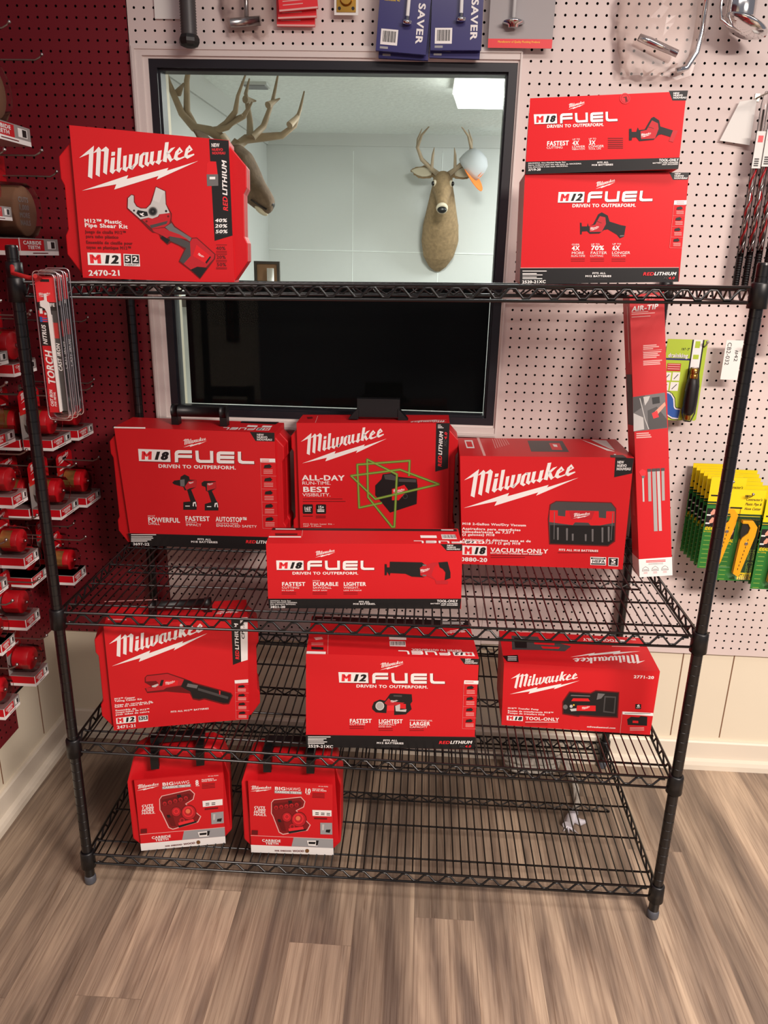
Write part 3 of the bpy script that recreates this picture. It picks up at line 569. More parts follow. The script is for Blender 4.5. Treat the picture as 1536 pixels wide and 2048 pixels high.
  ('p','d',[9.4,140.4,122.2,143.7,122.2,141.8,9.3,138.6]),
  ('p','d',[9.2,133.0,130.9,136.6,130.9,134.7,9.2,131.2]),
  ('p','k',[10.4,123.5,35.9,124.2,37.6,121.7,37.2,98.3,35.0,95.6,10.5,94.9,8.0,97.4,8.2,120.8]),
  ('p','k',[48.3,124.6,73.7,125.3,75.5,122.8,75.2,99.4,73.0,96.8,48.5,96.0,46.1,98.6,46.1,121.9]),
  ('t', "165'", 'w', 'b', 11.8, 106.1, 33.8, 106.7, 9.66),
  ('t', '15+', 'w', 'b', 52.3, 111.0, 69.3, 111.5, 9.26),
  ('p','w',[13.9,103.9,31.6,104.4,31.6,102.6,13.8,102.1]),
  ('p','w',[50.2,109.1,70.0,109.7,70.0,107.1,50.1,106.5]),
  ('p','w',[50.1,104.6,69.9,105.2,69.9,102.6,50.0,102.0]),
  ('p','d',[8.2,89.2,36.7,90.1,36.7,87.8,8.2,87.0]),
  ('p','d',[45.6,90.3,74.0,91.2,74.0,89.0,45.5,88.1]),
  ('p','d',[45.5,85.5,73.9,86.4,73.9,84.1,45.5,83.2]),
  ('t', 'M12 Green Laser Kit -', 'p', 'b', 8.3, 61.9, 98.6, 64.6, 4.52),
  ('t', '360° 3-Plane', 'p', 'b', 8.2, 55.8, 61.1, 57.5, 4.15),
  ('p','k',[235.3,218.2,259.4,222.4,278.5,212.2,330.4,208.2,333.3,188.5,332.2,134.0,257.6,106.0,234.4,134.8,215.0,156.2,214.8,185.3,231.9,203.8]),
  ('p','g',[238.7,216.5,259.4,219.6,275.1,210.3,270.1,201.2,242.3,204.0]),
  ('p','g',[280.3,206.9,328.7,206.4,328.9,197.4,280.5,197.9]),
  ('p','r',[261.8,175.7,296.2,189.3,306.9,175.2,281.5,143.5,262.3,142.9]),
  ('L','w',264.4,163.1,298.3,173.8,1),
  ('p','g',[306.3,155.9,305.7,158.7,304.2,161.0,301.9,162.5,299.2,163.0,296.6,162.3,294.3,160.7,292.9,158.3,292.4,155.5,293.0,152.7,294.5,150.4,296.8,148.9,299.5,148.4,302.1,149.0,304.4,150.7,305.8,153.1]),
  ('p','k',[304.9,155.9,304.4,158.1,303.2,159.9,301.4,161.1,299.2,161.5,297.1,161.0,295.3,159.7,294.2,157.8,293.8,155.5,294.2,153.3,295.5,151.5,297.3,150.2,299.5,149.9,301.6,150.4,303.4,151.7,304.5,153.6]),
  ('p','gd',[305.3,214.5,306.2,261.5,313.0,261.3,312.2,214.4]),
  ('p','gd',[312.0,256.0,162.4,240.4,161.9,247.5,311.3,263.0]),
  ('p','gd',[167.6,246.5,173.2,116.2,166.2,115.7,160.7,246.0]),
  ('p','gd',[166.8,121.2,234.0,138.1,235.5,131.0,168.2,114.1]),
  ('p','gd',[278.5,221.3,274.0,61.3,266.9,61.4,271.6,221.5]),
  ('p','gd',[272.7,59.9,261.4,59.6,261.3,67.1,272.6,67.4]),
  ('p','gd',[262.1,59.2,190.7,149.4,196.1,154.2,267.5,64.1]),
  ('p','gd',[191.3,147.8,188.3,261.7,195.2,262.1,198.3,148.1]),
  ('p','gd',[191.5,263.9,278.3,221.6,275.3,215.1,188.4,257.5]),
  ('p','gd',[144.4,214.7,284.9,236.9,285.9,229.9,145.3,207.6]),
  ('p','gd',[282.5,237.1,395.9,196.5,393.7,189.7,280.2,230.4]),
  ('p','gd',[395.7,190.9,213.8,141.1,212.2,148.2,393.9,197.8]),
  ('p','gd',[214.2,141.1,143.0,210.3,147.8,215.6,219.0,146.5]),
  ('p','gl',[307.2,215.7,308.1,260.3,311.1,260.2,310.3,215.6]),
  ('p','gl',[310.7,257.8,163.4,242.5,163.2,245.6,310.4,261.0]),
  ('p','gl',[165.8,245.2,171.2,117.3,168.0,117.1,162.7,245.0]),
  ('p','gl',[168.3,119.6,233.2,135.9,233.9,132.6,169.0,116.3]),
  ('p','gl',[276.5,220.2,272.1,62.6,268.9,62.6,273.4,220.3]),
  ('p','gl',[271.5,62.0,262.5,61.7,262.5,65.0,271.4,65.3]),
  ('p','gl',[262.8,61.5,192.9,149.8,195.4,152.0,265.3,63.7]),
  ('p','gl',[193.2,149.1,190.2,260.6,193.3,260.8,196.3,149.2]),
  ('p','gl',[191.7,261.6,276.5,220.3,275.1,217.4,190.3,258.7]),
  ('p','gl',[145.8,213.0,284.0,234.8,284.5,231.6,146.2,209.8]),
  ('p','gl',[283.0,234.9,394.2,195.0,393.2,192.0,281.9,231.9]),
  ('p','gl',[394.1,192.5,214.5,143.4,213.8,146.6,393.3,195.6]),
  ('p','gl',[214.7,143.4,145.1,211.0,147.3,213.4,216.8,145.8]),
  ('p','k',[14.3,42.4,418.6,55.1,420.3,2.4,15.7,-10.9]),
 ],
 'laser_top': [
  ('p','p',[46.2,96.8,52.3,3.3,51.1,4.1,45.0,97.8]),
  ('p','d',[15.3,83.2,31.8,86.4,36.8,60.0,23.0,52.3]),
  ('L','w',413.7,46.9,309.0,24.4,1),
 ],
 'saw': [
  ('p','k',[0.1,24.8,458.0,27.5,457.2,0.1,0.2,-0.3]),
  ('p','r3',[-0.2,25.3,458.3,28.1,458.4,26.9,-0.2,24.2]),
  ('p','k',[403.6,165.5,454.2,165.9,454.3,149.1,418.5,148.9]),
  ('t', 'NEW', 'w', 'b', 418.8, 160.7, 433.7, 160.8, 3.2),
  ('t', 'NUEVO', 'w', 'b', 418.9, 156.0, 439.6, 156.2, 3.21),
  ('t', 'NOUVEAU', 'w', 'b', 418.5, 151.4, 449.8, 151.6, 3.21),
  ('L','w',112.9,129.9,160.2,144.2,1),
  ('F','18',22.7,98.3,250.7,99.8,22.2,122.1),
  ('t', 'DRIVEN TO OUTPERFORM.', 'w', 'b', 58.5, 86.9, 213.5, 87.9, 6.55),
  ('t', 'FASTEST', 'w', 'n', 33.2, 57.9, 88.8, 58.2, 9.18),
  ('t', 'DURABLE', 'w', 'n', 106.0, 58.3, 166.4, 58.7, 9.18),
  ('t', 'LIGHTER', 'w', 'n', 178.5, 58.8, 231.5, 59.1, 9.19),
  ('t', 'CUTTING', 'w', 'r', 33.0, 50.5, 74.5, 50.8, 5.16),
  ('t', 'SAWZALL', 'w', 'r', 105.9, 51.0, 150.4, 51.2, 5.16),
  ('t', 'WEIGHT,', 'w', 'r', 178.5, 51.4, 215.6, 51.6, 5.16),
  ('t', 'IN CLASS', 'w', 'r', 32.8, 44.6, 61.5, 44.8, 2.96),
  ('t', 'RECIP SAW', 'w', 'r', 105.8, 45.1, 140.2, 45.3, 2.96),
  ('t', 'LESS FATIGUE', 'w', 'r', 178.4, 45.5, 221.4, 45.8, 2.96),
  ('t', 'MOST', 'w', 'r', 106.2, 69.7, 123.7, 69.8, 2.93),
  ('p','d',[32.7,40.9,66.5,41.1,66.5,40.0,32.7,39.8]),
  ('p','d',[32.6,37.2,66.4,37.4,66.4,36.3,32.6,36.1]),
  ('p','d',[105.7,41.4,139.5,41.6,139.5,40.4,105.7,40.2]),
  ('p','d',[105.6,37.7,139.5,37.9,139.5,36.7,105.6,36.5]),
  ('p','d',[178.4,41.8,212.3,42.0,212.3,40.9,178.4,40.7]),
  ('p','d',[178.4,38.1,212.3,38.3,212.3,37.2,178.4,37.0]),
  ('p','k',[274.7,114.8,279.7,114.9,280.5,106.5,286.6,106.6,287.0,121.0,361.7,119.8,368.5,114.4,357.1,105.2,359.2,87.1,369.5,81.6,339.1,83.3,323.8,90.5,288.5,92.1,286.9,84.8,280.7,95.7,280.1,86.5,275.1,86.5]),
  ('p','r3',[357.1,105.2,370.3,112.6,388.5,119.9,403.6,119.3,390.6,107.3,385.2,87.2,398.5,73.4,417.0,74.6,425.6,72.8,424.2,64.7,397.1,64.6,393.3,76.3,374.5,85.3,360.9,87.1]),
  ('p','k',[400.2,120.0,421.9,122.0,429.7,94.8,430.3,80.2,417.0,74.6,418.0,94.7,410.9,103.8,404.0,107.4]),
  ('L','w',358.1,93.6,381.3,102.5,1),
  ('p','g3',[363.5,114.3,371.9,114.4,372.0,110.8,363.6,110.7]),
  ('p','g3',[364.2,88.9,372.7,87.9,372.8,84.6,364.3,85.3]),
  ('t', 'SAWZALL Recip Saw', 'w', 'b', 4.9, 17.7, 53.4, 18.0, 2.61),
  ('t', 'Sierra alternativa SAWZALL', 'w', 'b', 4.8, 13.2, 68.6, 13.6, 2.61),
  ('t', 'Scie alternative SAWZALL', 'w', 'b', 4.6, 8.8, 65.1, 9.1, 2.62),
  ('t', '2821-20', 'w', 'b', 4.3, 0.5, 40.0, 0.7, 5.62),
  ('t', 'FITS ALL', 'w', 'b', 214.7, 16.0, 240.2, 16.1, 3.74),
  ('t', 'M18 BATTERIES.', 'w', 'b', 201.1, 10.3, 254.6, 10.6, 3.74),
  ('t', 'TOOL-ONLY', 'w', 'b', 400.4, 17.8, 449.9, 18.1, 5.99),
  ('t', 'BATTERY AND CHARGER', 'w', 'b', 385.2, 12.8, 450.1, 13.2, 2.62),
  ('t', 'NOT INCLUDED', 'w', 'b', 410.3, 8.9, 450.3, 9.1, 2.63),
 ],
 'saw_top': [
  ('p','k',[2.7,107.3,451.3,101.2,451.7,84.5,0.7,90.6]),
  ('p','w',[9.5,101.9,58.3,100.9,59.1,94.7,10.5,95.6]),
  ('p','w',[413.6,98.3,443.3,97.6,443.0,92.0,413.3,92.6]),
  ('p','w',[359.9,56.5,398.6,56.1,398.5,39.1,360.1,39.3]),
  ('p','w',[410.4,63.2,444.2,62.8,445.3,31.9,410.5,32.0]),
  ('p','k',[411.9,61.4,412.8,61.4,413.2,38.1,412.0,38.1]),
  ('p','k',[414.7,61.4,415.9,61.3,416.3,38.1,414.8,38.1]),
  ('p','k',[417.5,61.3,419.0,61.3,419.4,38.1,417.5,38.1]),
  ('p','k',[420.2,61.3,421.2,61.3,421.5,38.1,420.3,38.1]),
  ('p','k',[423.0,61.3,424.2,61.3,424.5,38.1,423.0,38.1]),
  ('p','k',[425.8,61.2,427.3,61.2,427.6,38.1,425.7,38.1]),
  ('p','k',[428.5,61.2,429.5,61.2,429.7,38.1,428.5,38.1]),
  ('p','k',[431.3,61.2,432.5,61.2,432.7,38.1,431.2,38.1]),
  ('p','k',[434.0,61.1,435.6,61.1,435.7,38.0,433.9,38.1]),
  ('p','k',[436.8,61.1,437.7,61.1,437.8,38.0,436.6,38.0]),
  ('p','k',[439.5,61.1,440.8,61.1,440.8,38.0,439.3,38.0]),
  ('p','k',[442.3,61.1,443.8,61.0,443.9,38.0,442.0,38.0]),
  ('F','18',507.1,19.1,342.5,20.6,506.9,2.4),
  ('p','w',[0.8,47.8,76.6,47.3,77.7,38.6,1.5,38.9]),
  ('p','p',[77.3,89.6,78.9,46.5,78.1,47.0,76.5,90.1]),
  ('p','d',[13.0,67.8,66.5,67.2,67.4,55.3,15.4,52.7]),
 ],
 'vac': [
  ('p','k',[380.9,311.1,428.2,310.8,428.1,269.8,383.3,257.9]),
  ('t', 'NEW', 'w', 'b', 387.3, 295.5, 404.0, 295.9, 6.7),
  ('t', 'NUEVO', 'w', 'b', 387.5, 286.3, 412.2, 287.0, 6.72),
  ('t', 'NOUVEAU', 'w', 'b', 387.3, 277.4, 423.9, 278.5, 6.74),
  ('L','w',-2.8,161.3,291.8,254.5,1),
  ('t', 'M18 2-Gallon Wet/Dry Vacuum', 'w', 'b', -4.6, 114.0, 166.0, 114.9, 6.23),
  ('t', 'Aspiradora para superficies', 'w', 'b', -4.4, 100.2, 152.4, 101.1, 6.26),
  ('t', 'húmedas/secas de 7,57 l', 'w', 'b', -4.0, 91.2, 135.4, 93.3, 6.28),
  ('t', '(2 galones) M18', 'w', 'b', -3.6, 83.1, 83.7, 84.4, 6.29),
  ('t', 'Aspirateur de détritus secs et de', 'w', 'b', -2.6, 68.7, 181.8, 70.2, 6.32),
  ('t', 'liquides de 7,57 l (2 gal) M18', 'w', 'b', -2.2, 60.6, 154.3, 62.1, 6.34),
  ('p','w',[-1.5,54.3,64.4,54.3,66.3,27.1,-0.3,27.4]),
  ('t', 'M', 'r2', 'h', 4.2, 30.3, 26.3, 30.7, 19.15),
  ('t', '18', 'k', 'j', 28.0, 31.2, 60.1, 31.9, 18.23),
  ('t', 'VACUUM-ONLY', 'w', 'b', 74.9, 38.8, 229.7, 39.8, 11.36),
  ('t', 'BATTERY AND CHARGER NOT INCLUDED', 'w', 'b', 75.2, 33.8, 214.2, 34.3, 3.65),
  ('p','d',[76.3,29.3,215.0,34.3,215.2,32.5,76.4,27.4]),
  ('p','d',[76.7,23.3,169.4,26.7,169.5,24.9,76.8,21.5]),
  ('t', '0880-20', 'w', 'b', -4.1, 8.9, 68.2, 8.8, 11.03),
  ('t', 'FITS ALL M18 BATTERIES', 'w', 'b', 257.9, 48.6, 363.3, 48.7, 5.42),
  ('p','d',[256.2,43.5,364.3,47.4,364.4,45.6,256.4,41.7]),
  ('p','w',[343.9,34.0,386.0,34.2,388.0,10.6,346.2,10.4]),
  ('p','k',[345.8,32.2,384.5,32.3,385.0,27.8,346.3,27.3]),
  ('t', 'HEPA', 'k', 'b', 349.7, 17.4, 383.9, 17.7, 8.2),
  ('p','k',[347.4,15.4,386.2,16.0,386.2,12.3,347.8,11.8]),
  ('p','w',[350.1,30.6,380.4,31.7,380.6,30.3,350.2,29.2]),
  ('p','w',[391.8,34.4,419.3,34.0,420.7,9.0,394.4,9.4]),
  ('p','k',[393.6,32.6,417.8,32.1,418.9,10.8,395.9,11.3]),
  ('t', '5', 'w', 'b', 399.8, 17.4, 413.9, 17.9, 11.85),
  ('p','w',[398.5,29.6,411.8,30.1,412.0,28.3,398.7,27.8]),
  ('p','w',[400.0,15.6,413.3,16.1,413.5,14.2,400.2,13.8]),
  ('p','d',[223.5,178.8,239.1,189.3,383.3,189.9,398.0,173.5,405.2,80.3,388.1,65.4,231.0,65.7,221.8,138.4]),
  ('p','g',[226.5,178.0,240.1,187.1,382.8,187.3,395.7,172.6,402.1,82.5,387.0,68.5,233.3,68.5,224.3,138.5]),
  ('p','k',[229.0,121.0,398.4,124.5,402.1,82.5,387.0,68.5,233.3,68.5]),
  ('p','r',[224.8,162.7,394.5,165.1,397.5,133.3,360.6,124.6,336.0,123.7,329.2,131.0,294.2,131.1,288.7,123.0,261.7,125.6,226.7,129.8]),
  ('p','g',[244.5,182.9,265.8,182.7,266.9,146.5,247.4,148.1]),
  ('p','g',[350.5,184.1,371.7,183.9,374.1,144.8,355.2,146.4]),
  ('p','r3',[275.0,162.1,342.4,163.0,336.5,140.0,283.1,139.6]),
  ('L','w',287.1,141.5,332.3,153.5,1),
  ('p','g3',[247.7,115.0,252.7,115.2,255.3,79.6,251.1,79.4]),
  ('p','g3',[271.8,113.6,276.8,113.8,279.4,79.1,275.3,78.9]),
  ('p','g3',[288.5,98.6,293.4,98.8,294.8,78.7,290.7,78.6]),
  ('p','g3',[322.8,98.4,327.7,98.6,329.2,79.0,325.1,78.9]),
  ('p','g3',[339.5,113.7,344.4,113.8,347.5,78.3,343.4,78.2]),
  ('p','g3',[364.9,119.0,369.8,119.1,373.7,77.0,369.6,76.8]),
  ('p','g3',[381.0,121.7,386.0,121.9,389.9,79.8,385.8,79.7]),
  ('p','g3',[238.3,159.3,243.5,80.8,241.8,80.8,236.6,159.2]),
  ('p','g3',[391.2,162.0,394.4,83.8,392.8,83.9,389.5,162.1]),
 ],
 'vac_top': [
  ('p','p',[55.4,215.0,62.3,215.0,67.8,4.7,61.3,4.5]),
  ('p','g',[196.2,182.8,293.7,183.3,290.8,53.3,191.1,54.1]),
  ('p','r',[252.5,154.3,281.5,154.5,276.8,73.4,249.4,76.2]),
  ('p','w',[260.1,141.2,270.9,135.8,269.4,108.4,259.8,111.9]),
  ('p','w',[347.0,206.8,410.0,68.2,412.0,59.9,394.1,72.8]),
  ('p','w',[375.2,203.0,418.0,193.4,415.5,76.7,405.8,93.5]),
  ('p','p',[98.3,202.6,99.6,202.6,100.4,87.2,98.7,87.1]),
  ('p','p',[104.6,202.6,105.9,202.6,107.1,94.6,105.4,94.5]),
  ('p','p',[110.9,202.6,112.2,202.6,113.8,102.0,112.1,102.0]),
  ('p','p',[117.1,202.6,118.5,202.6,120.5,109.5,118.8,109.5]),
  ('p','p',[123.4,202.6,124.7,202.6,127.3,117.0,125.6,117.0]),
  ('p','p',[129.6,202.7,131.0,202.7,134.1,124.6,132.4,124.6]),
  ('p','p',[135.9,202.7,137.2,202.7,141.0,132.2,139.2,132.2]),
  ('p','w',[18.5,182.0,41.3,182.1,42.7,86.0,21.0,85.5]),
  ('p','r',[22.2,165.9,37.6,166.0,39.4,100.7,24.1,100.4]),
  ('p','w',[402.9,33.6,408.4,33.8,405.3,5.3,400.6,5.1]),
  ('p','k',[391.7,23.7,424.6,24.7,427.8,-6.2,387.3,-1.6]),
 ],
 'air': [
  ('t', 'AIR-TIP', 'w', 'i', 3.7, 684.8, 67.7, 685.4, 11.64),
  ('p','p',[3.7,683.1,44.5,681.8,44.4,680.1,3.6,681.4]),
  ('p','p',[3.5,678.8,60.3,677.1,60.2,675.3,3.5,677.1]),
  ('p','p',[3.3,671.9,49.2,670.5,49.1,668.8,3.3,670.2]),
  ('p','p',[29.3,599.6,62.0,598.7,61.9,596.1,29.2,597.1]),
  ('p','p',[29.1,595.3,67.7,594.3,67.6,591.7,29.0,592.8]),
  ('p','p',[29.0,591.0,53.3,590.4,53.3,587.8,28.9,588.5]),
  ('p','p',[28.7,582.5,72.8,581.2,72.7,578.7,28.6,579.9]),
  ('p','p',[28.6,578.2,64.2,577.2,64.2,574.6,28.5,575.6]),
  ('p','p',[28.5,573.9,68.3,572.8,68.2,570.2,28.4,571.3]),
  ('p','p',[28.3,569.6,61.0,568.7,61.0,566.1,28.2,567.0]),
  ('p','p',[28.0,561.0,74.2,559.7,74.1,557.2,28.0,558.4]),
  ('p','p',[27.9,556.7,69.0,555.6,68.9,553.0,27.8,554.1]),
  ('p','p',[27.8,552.4,69.7,551.3,69.6,548.7,27.7,549.8]),
  ('p','p',[27.7,585.5,74.4,585.1,74.4,584.2,27.7,584.6]),
  ('p','g3',[-0.8,472.9,78.6,477.4,82.4,387.5,-1.8,385.1]),
  ('p','g',[-0.8,472.9,29.5,474.3,20.2,444.5,-0.4,432.1]),
  ('p','s',[25.2,471.0,42.0,471.8,37.5,461.2,28.7,448.6]),
  ('p','k',[46.1,467.4,65.0,468.3,65.7,452.0,47.6,450.3]),
  ('p','s',[-0.4,432.1,23.6,418.7,24.7,388.8,-1.8,385.9]),
  ('p','g',[34.6,435.6,57.9,443.6,81.9,408.9,82.1,388.4,35.1,386.4]),
  ('p','sk',[52.5,431.8,77.9,453.8,79.7,445.2,57.2,421.4]),
  ('p','r2',[44.8,427.7,58.4,434.2,62.1,417.0,48.6,413.9]),
  ('p','s',[17.6,469.0,28.8,414.0,26.7,413.5,15.6,468.6]),
  ('p','s',[28.4,415.3,37.2,388.3,35.2,387.6,26.4,414.6]),
  ('p','p',[4.8,380.7,35.8,380.0,35.7,377.0,4.7,377.7]),
  ('p','p',[4.6,375.5,39.8,374.8,39.7,371.8,4.5,372.5]),
  ('p','p',[4.4,370.4,42.1,369.6,42.0,366.6,4.3,367.4]),
  ('p','r2',[7.5,280.2,16.1,287.3,25.1,282.0,24.8,271.4,18.7,264.2,12.6,269.5]),
  ('p','g3',[14.3,269.4,22.2,269.3,21.2,262.9,15.3,263.0]),
  ('p','s',[15.3,263.0,19.5,263.0,19.2,201.2,15.1,201.3]),
  ('p','s3',[30.1,279.8,37.6,279.7,36.8,200.9,29.3,201.1]),
  ('p','g',[29.4,286.2,38.6,286.0,38.4,278.4,29.2,278.5]),
  ('p','s3',[41.0,279.6,50.1,279.4,50.1,120.9,40.9,121.0]),
  ('p','g',[40.3,286.0,51.2,285.8,50.9,278.1,40.1,278.3]),
  ('p','s',[52.7,279.4,60.2,279.2,60.9,120.7,53.4,120.9]),
  ('p','g',[52.0,285.8,61.2,285.6,61.0,277.9,51.8,278.1]),
  ('p','s3',[64.3,279.2,71.4,279.0,70.6,200.4,63.5,200.5]),
  ('p','g',[63.7,285.6,72.5,285.4,72.2,277.7,63.5,277.9]),
  ('p','w',[-0.6,48.6,84.4,48.9,84.5,-0.5,0.4,-0.5]),
  ('p','r2',[18.0,43.8,68.0,43.2,67.9,41.1,18.0,41.6]),
  ('p','r2',[17.9,40.4,67.9,39.8,67.8,37.7,17.9,38.3]),
  ('p','g3',[24.0,35.6,61.5,35.2,61.5,34.4,24.0,34.8]),
  ('p','g3',[24.0,33.1,61.4,32.7,61.4,31.8,23.9,32.3]),
  ('p','g3',[6.7,15.5,8.6,23.1,16.3,28.1,23.6,23.0,25.1,15.3]),
  ('p','w',[8.0,16.8,9.9,22.7,16.3,26.8,22.4,22.5,23.9,16.6]),
  ('p','g3',[10.2,19.7,21.9,19.6,21.8,18.3,10.1,18.4]),
  ('p','r2',[10.8,12.5,20.8,12.4,20.8,11.6,10.8,11.7]),
  ('p','r2',[10.7,9.6,20.7,9.4,20.7,8.6,10.7,8.7]),
  ('p','g3',[31.3,15.2,33.2,22.8,40.9,27.8,48.2,22.7,49.6,15.0]),
  ('p','w',[32.6,16.5,34.5,22.4,40.8,26.6,46.9,22.3,48.4,16.3]),
  ('p','g3',[34.8,19.4,46.4,19.3,46.4,18.0,34.7,18.2]),
  ('p','r2',[35.4,12.2,45.4,12.1,45.3,11.3,35.4,11.4]),
  ('p','r2',[35.3,9.3,45.3,9.2,45.3,8.3,35.3,8.4]),
  ('p','g3',[56.3,15.0,58.2,22.6,65.8,27.5,73.2,22.4,74.6,14.8]),
  ('p','w',[57.6,16.2,59.4,22.1,65.8,26.3,71.9,22.0,73.4,16.1]),
  ('p','g3',[59.8,19.2,71.4,19.0,71.4,17.8,59.7,17.9]),
  ('p','r2',[60.4,12.0,70.3,11.9,70.3,11.0,60.3,11.1]),
  ('p','r2',[60.3,9.0,70.2,8.9,70.2,8.1,60.2,8.2]),
 ],
 'copper': [
  ('p','k',[301.4,295.4,323.8,295.6,322.8,170.9,301.9,163.5]),
  ('p','w',[323.8,295.6,342.3,295.4,339.5,175.1,322.8,170.9]),
  ('t', 'RED', 'r2', 'i', 318.2, 177.5, 318.0, 204.1, 8.89),
  ('t', 'LITHIUM', 'w', 'i', 318.1, 205.2, 317.7, 280.2, 8.85),
  ('t', 'CP1.5', 'k', 'i', 333.1, 234.3, 332.8, 279.2, 6.95),
  ('L','w',9.3,184.1,242.6,258.0,1),
  ('p','d',[84.5,145.5,90.4,152.2,140.2,154.5,181.0,134.6,203.8,121.2,294.5,83.3,299.1,74.6,288.6,49.2,274.1,49.8,226.8,69.4,214.0,66.8,198.4,72.0,191.4,90.2,134.1,101.0,87.7,100.8,82.4,114.8,99.6,118.8,83.6,131.8]),
  ('p','r3',[86.9,145.3,90.8,149.3,140.1,151.6,179.3,131.8,172.3,115.9,134.7,111.9,128.2,107.0,87.9,105.2,85.6,116.4,101.0,116.8,106.0,123.7,117.0,126.3,111.3,134.1,86.8,134.4]),
  ('p','r',[129.8,135.0,165.2,130.5,162.9,116.8,125.7,117.2]),
  ('L','w',132.1,120.2,157.9,127.5,1),
  ('p','k',[123.7,135.6,130.5,135.0,125.2,118.3,118.1,118.9]),
  ('p','s',[99.7,120.6,115.4,125.4,116.7,121.6,108.7,116.1,101.0,116.8]),
  ('p','k',[179.3,131.8,194.7,126.8,200.6,118.9,292.8,80.9,295.9,74.9,287.1,53.1,274.2,54.3,227.0,73.8,214.2,71.3,198.6,76.5,193.2,95.6,170.5,112.4]),
  ('p','g3',[188.1,120.0,212.9,112.3,209.3,103.4,184.5,111.2]),
  ('p','g',[212.5,104.9,287.7,71.9,285.9,64.6,212.2,97.6]),
  ('p','r',[264.4,92.8,268.5,90.6,267.1,79.5,264.9,80.8]),
  ('t', 'M12™ Copper', 'w', 'b', 8.0, 89.2, 57.7, 89.3, 4.73),
  ('t', 'Tubing Cutter Kit', 'w', 'b', 7.5, 83.0, 73.6, 83.0, 4.74),
  ('t', 'Juego de cortadora de', 'w', 'b', 7.5, 71.6, 98.3, 74.0, 4.39),
  ('t', 'tubos de cobre de M12™', 'w', 'b', 7.1, 66.1, 101.1, 69.3, 4.4),
  ('t', 'Ensemble de', 'w', 'b', 7.8, 55.7, 57.6, 56.8, 4.41),
  ('t', 'coupe-tubes de M12™', 'w', 'b', 7.4, 49.5, 90.7, 52.5, 4.42),
  ('t', 'pour tubes de cuivre', 'w', 'b', 7.5, 43.5, 89.7, 45.1, 4.43),
  ('t', 'FITS ALL M12™ BATTERIES', 'w', 'b', 141.5, 38.9, 236.8, 39.8, 4.5),
  ('p','w',[7.9,36.1,55.7,38.0,55.0,19.4,7.5,18.6]),
  ('t', 'M', 'r2', 'h', 9.9, 22.1, 25.6, 22.3, 12.26),
  ('t', '12', 'k', 'j', 27.4, 22.2, 51.6, 23.1, 11.91),
  ('p','w',[61.8,36.7,85.1,37.0,84.6,20.1,61.6,19.4]),
  ('p','k',[62.9,35.0,72.9,35.2,72.4,24.3,62.8,24.2]),
  ('p','k',[74.1,35.1,83.8,35.6,83.7,24.7,73.7,24.6]),
  ('t', '5', 'w', 'b', 64.2, 26.7, 71.0, 26.7, 6.72),
  ('t', '2', 'w', 'b', 75.1, 27.1, 82.0, 27.1, 6.73),
  ('t', '2471-21', 'w', 'b', 7.7, 5.1, 55.0, 5.4, 8.22),
  ('p','w',[304.7,119.0,339.1,119.0,338.8,109.3,305.0,109.7]),
  ('p','k3',[305.4,109.0,339.9,104.8,339.9,103.9,305.3,108.1]),
  ('p','k3',[305.3,83.1,339.9,78.8,339.9,77.9,305.2,82.2]),
  ('p','k3',[305.1,57.0,339.9,52.6,339.9,51.6,305.1,56.1]),
  ('p','k3',[305.0,30.7,339.9,26.1,339.9,25.1,304.9,29.7]),
  ('p','k3',[304.8,4.1,339.9,-0.6,339.9,-1.6,304.8,3.2]),
  ('p','k3',[306.0,108.8,305.4,3.3,304.6,3.3,305.2,108.8]),
  ('p','k',[314.8,102.5,325.7,103.6,330.7,98.5,326.8,95.8,312.7,97.0]),
  ('p','p',[312.0,93.7,332.5,91.9,332.4,90.4,311.9,92.2]),
  ('p','p',[311.9,90.6,332.4,88.8,332.4,87.3,311.9,89.1]),
  ('p','p',[311.8,87.5,332.3,85.6,332.3,84.1,311.8,86.0]),
  ('p','k',[314.7,76.6,325.6,77.6,330.7,72.5,326.7,69.7,312.6,71.0]),
  ('p','p',[311.9,67.7,332.5,65.8,332.4,64.2,311.8,66.2]),
  ('p','p',[311.8,64.5,332.4,62.6,332.3,61.1,311.7,63.0]),
  ('p','p',[311.7,61.4,332.3,59.5,332.2,58.0,311.6,59.9]),
  ('p','k',[314.6,50.4,325.6,51.4,330.6,46.2,326.6,43.4,312.5,44.8]),
  ('p','p',[311.7,41.4,332.4,39.4,332.4,37.9,311.7,39.9]),
  ('p','p',[311.7,38.3,332.3,36.3,332.3,34.7,311.6,36.7]),
  ('p','p',[311.6,35.1,332.2,33.1,332.2,31.6,311.5,33.6]),
  ('p','k',[314.5,23.9,325.5,25.0,330.6,19.7,326.6,16.9,312.4,18.3]),
  ('p','p',[311.6,14.9,332.4,12.9,332.3,11.3,311.6,13.4]),
  ('p','p',[311.5,11.7,332.3,9.7,332.3,8.1,311.5,10.2]),
  ('p','p',[311.4,8.6,332.2,6.5,332.2,4.9,311.4,7.0]),
 ],
 'copper_top': [
  ('L','w',324.1,55.8,259.9,38.6,1),
  ('p','p',[-17.6,146.3,113.1,141.9,113.7,137.2,-16.5,141.4]),
  ('p','p',[4.2,41.2,49.4,33.0,50.4,26.9,5.4,34.9]),
 ],
 'band': [
  ('p','k',[-0.5,36.2,420.8,37.3,420.1,0.3,0.0,-0.2]),
  ('p','r3',[-0.9,37.0,421.2,38.1,421.3,36.6,-0.9,35.4]),
  ('p','k',[368.4,256.6,414.8,255.7,415.1,239.5,380.4,240.6]),
  ('t', 'NEW', 'w', 'b', 381.2, 252.2, 395.3, 252.5, 3.52),
  ('t', 'NUEVO', 'w', 'b', 381.6, 247.3, 402.5, 247.7, 3.53),
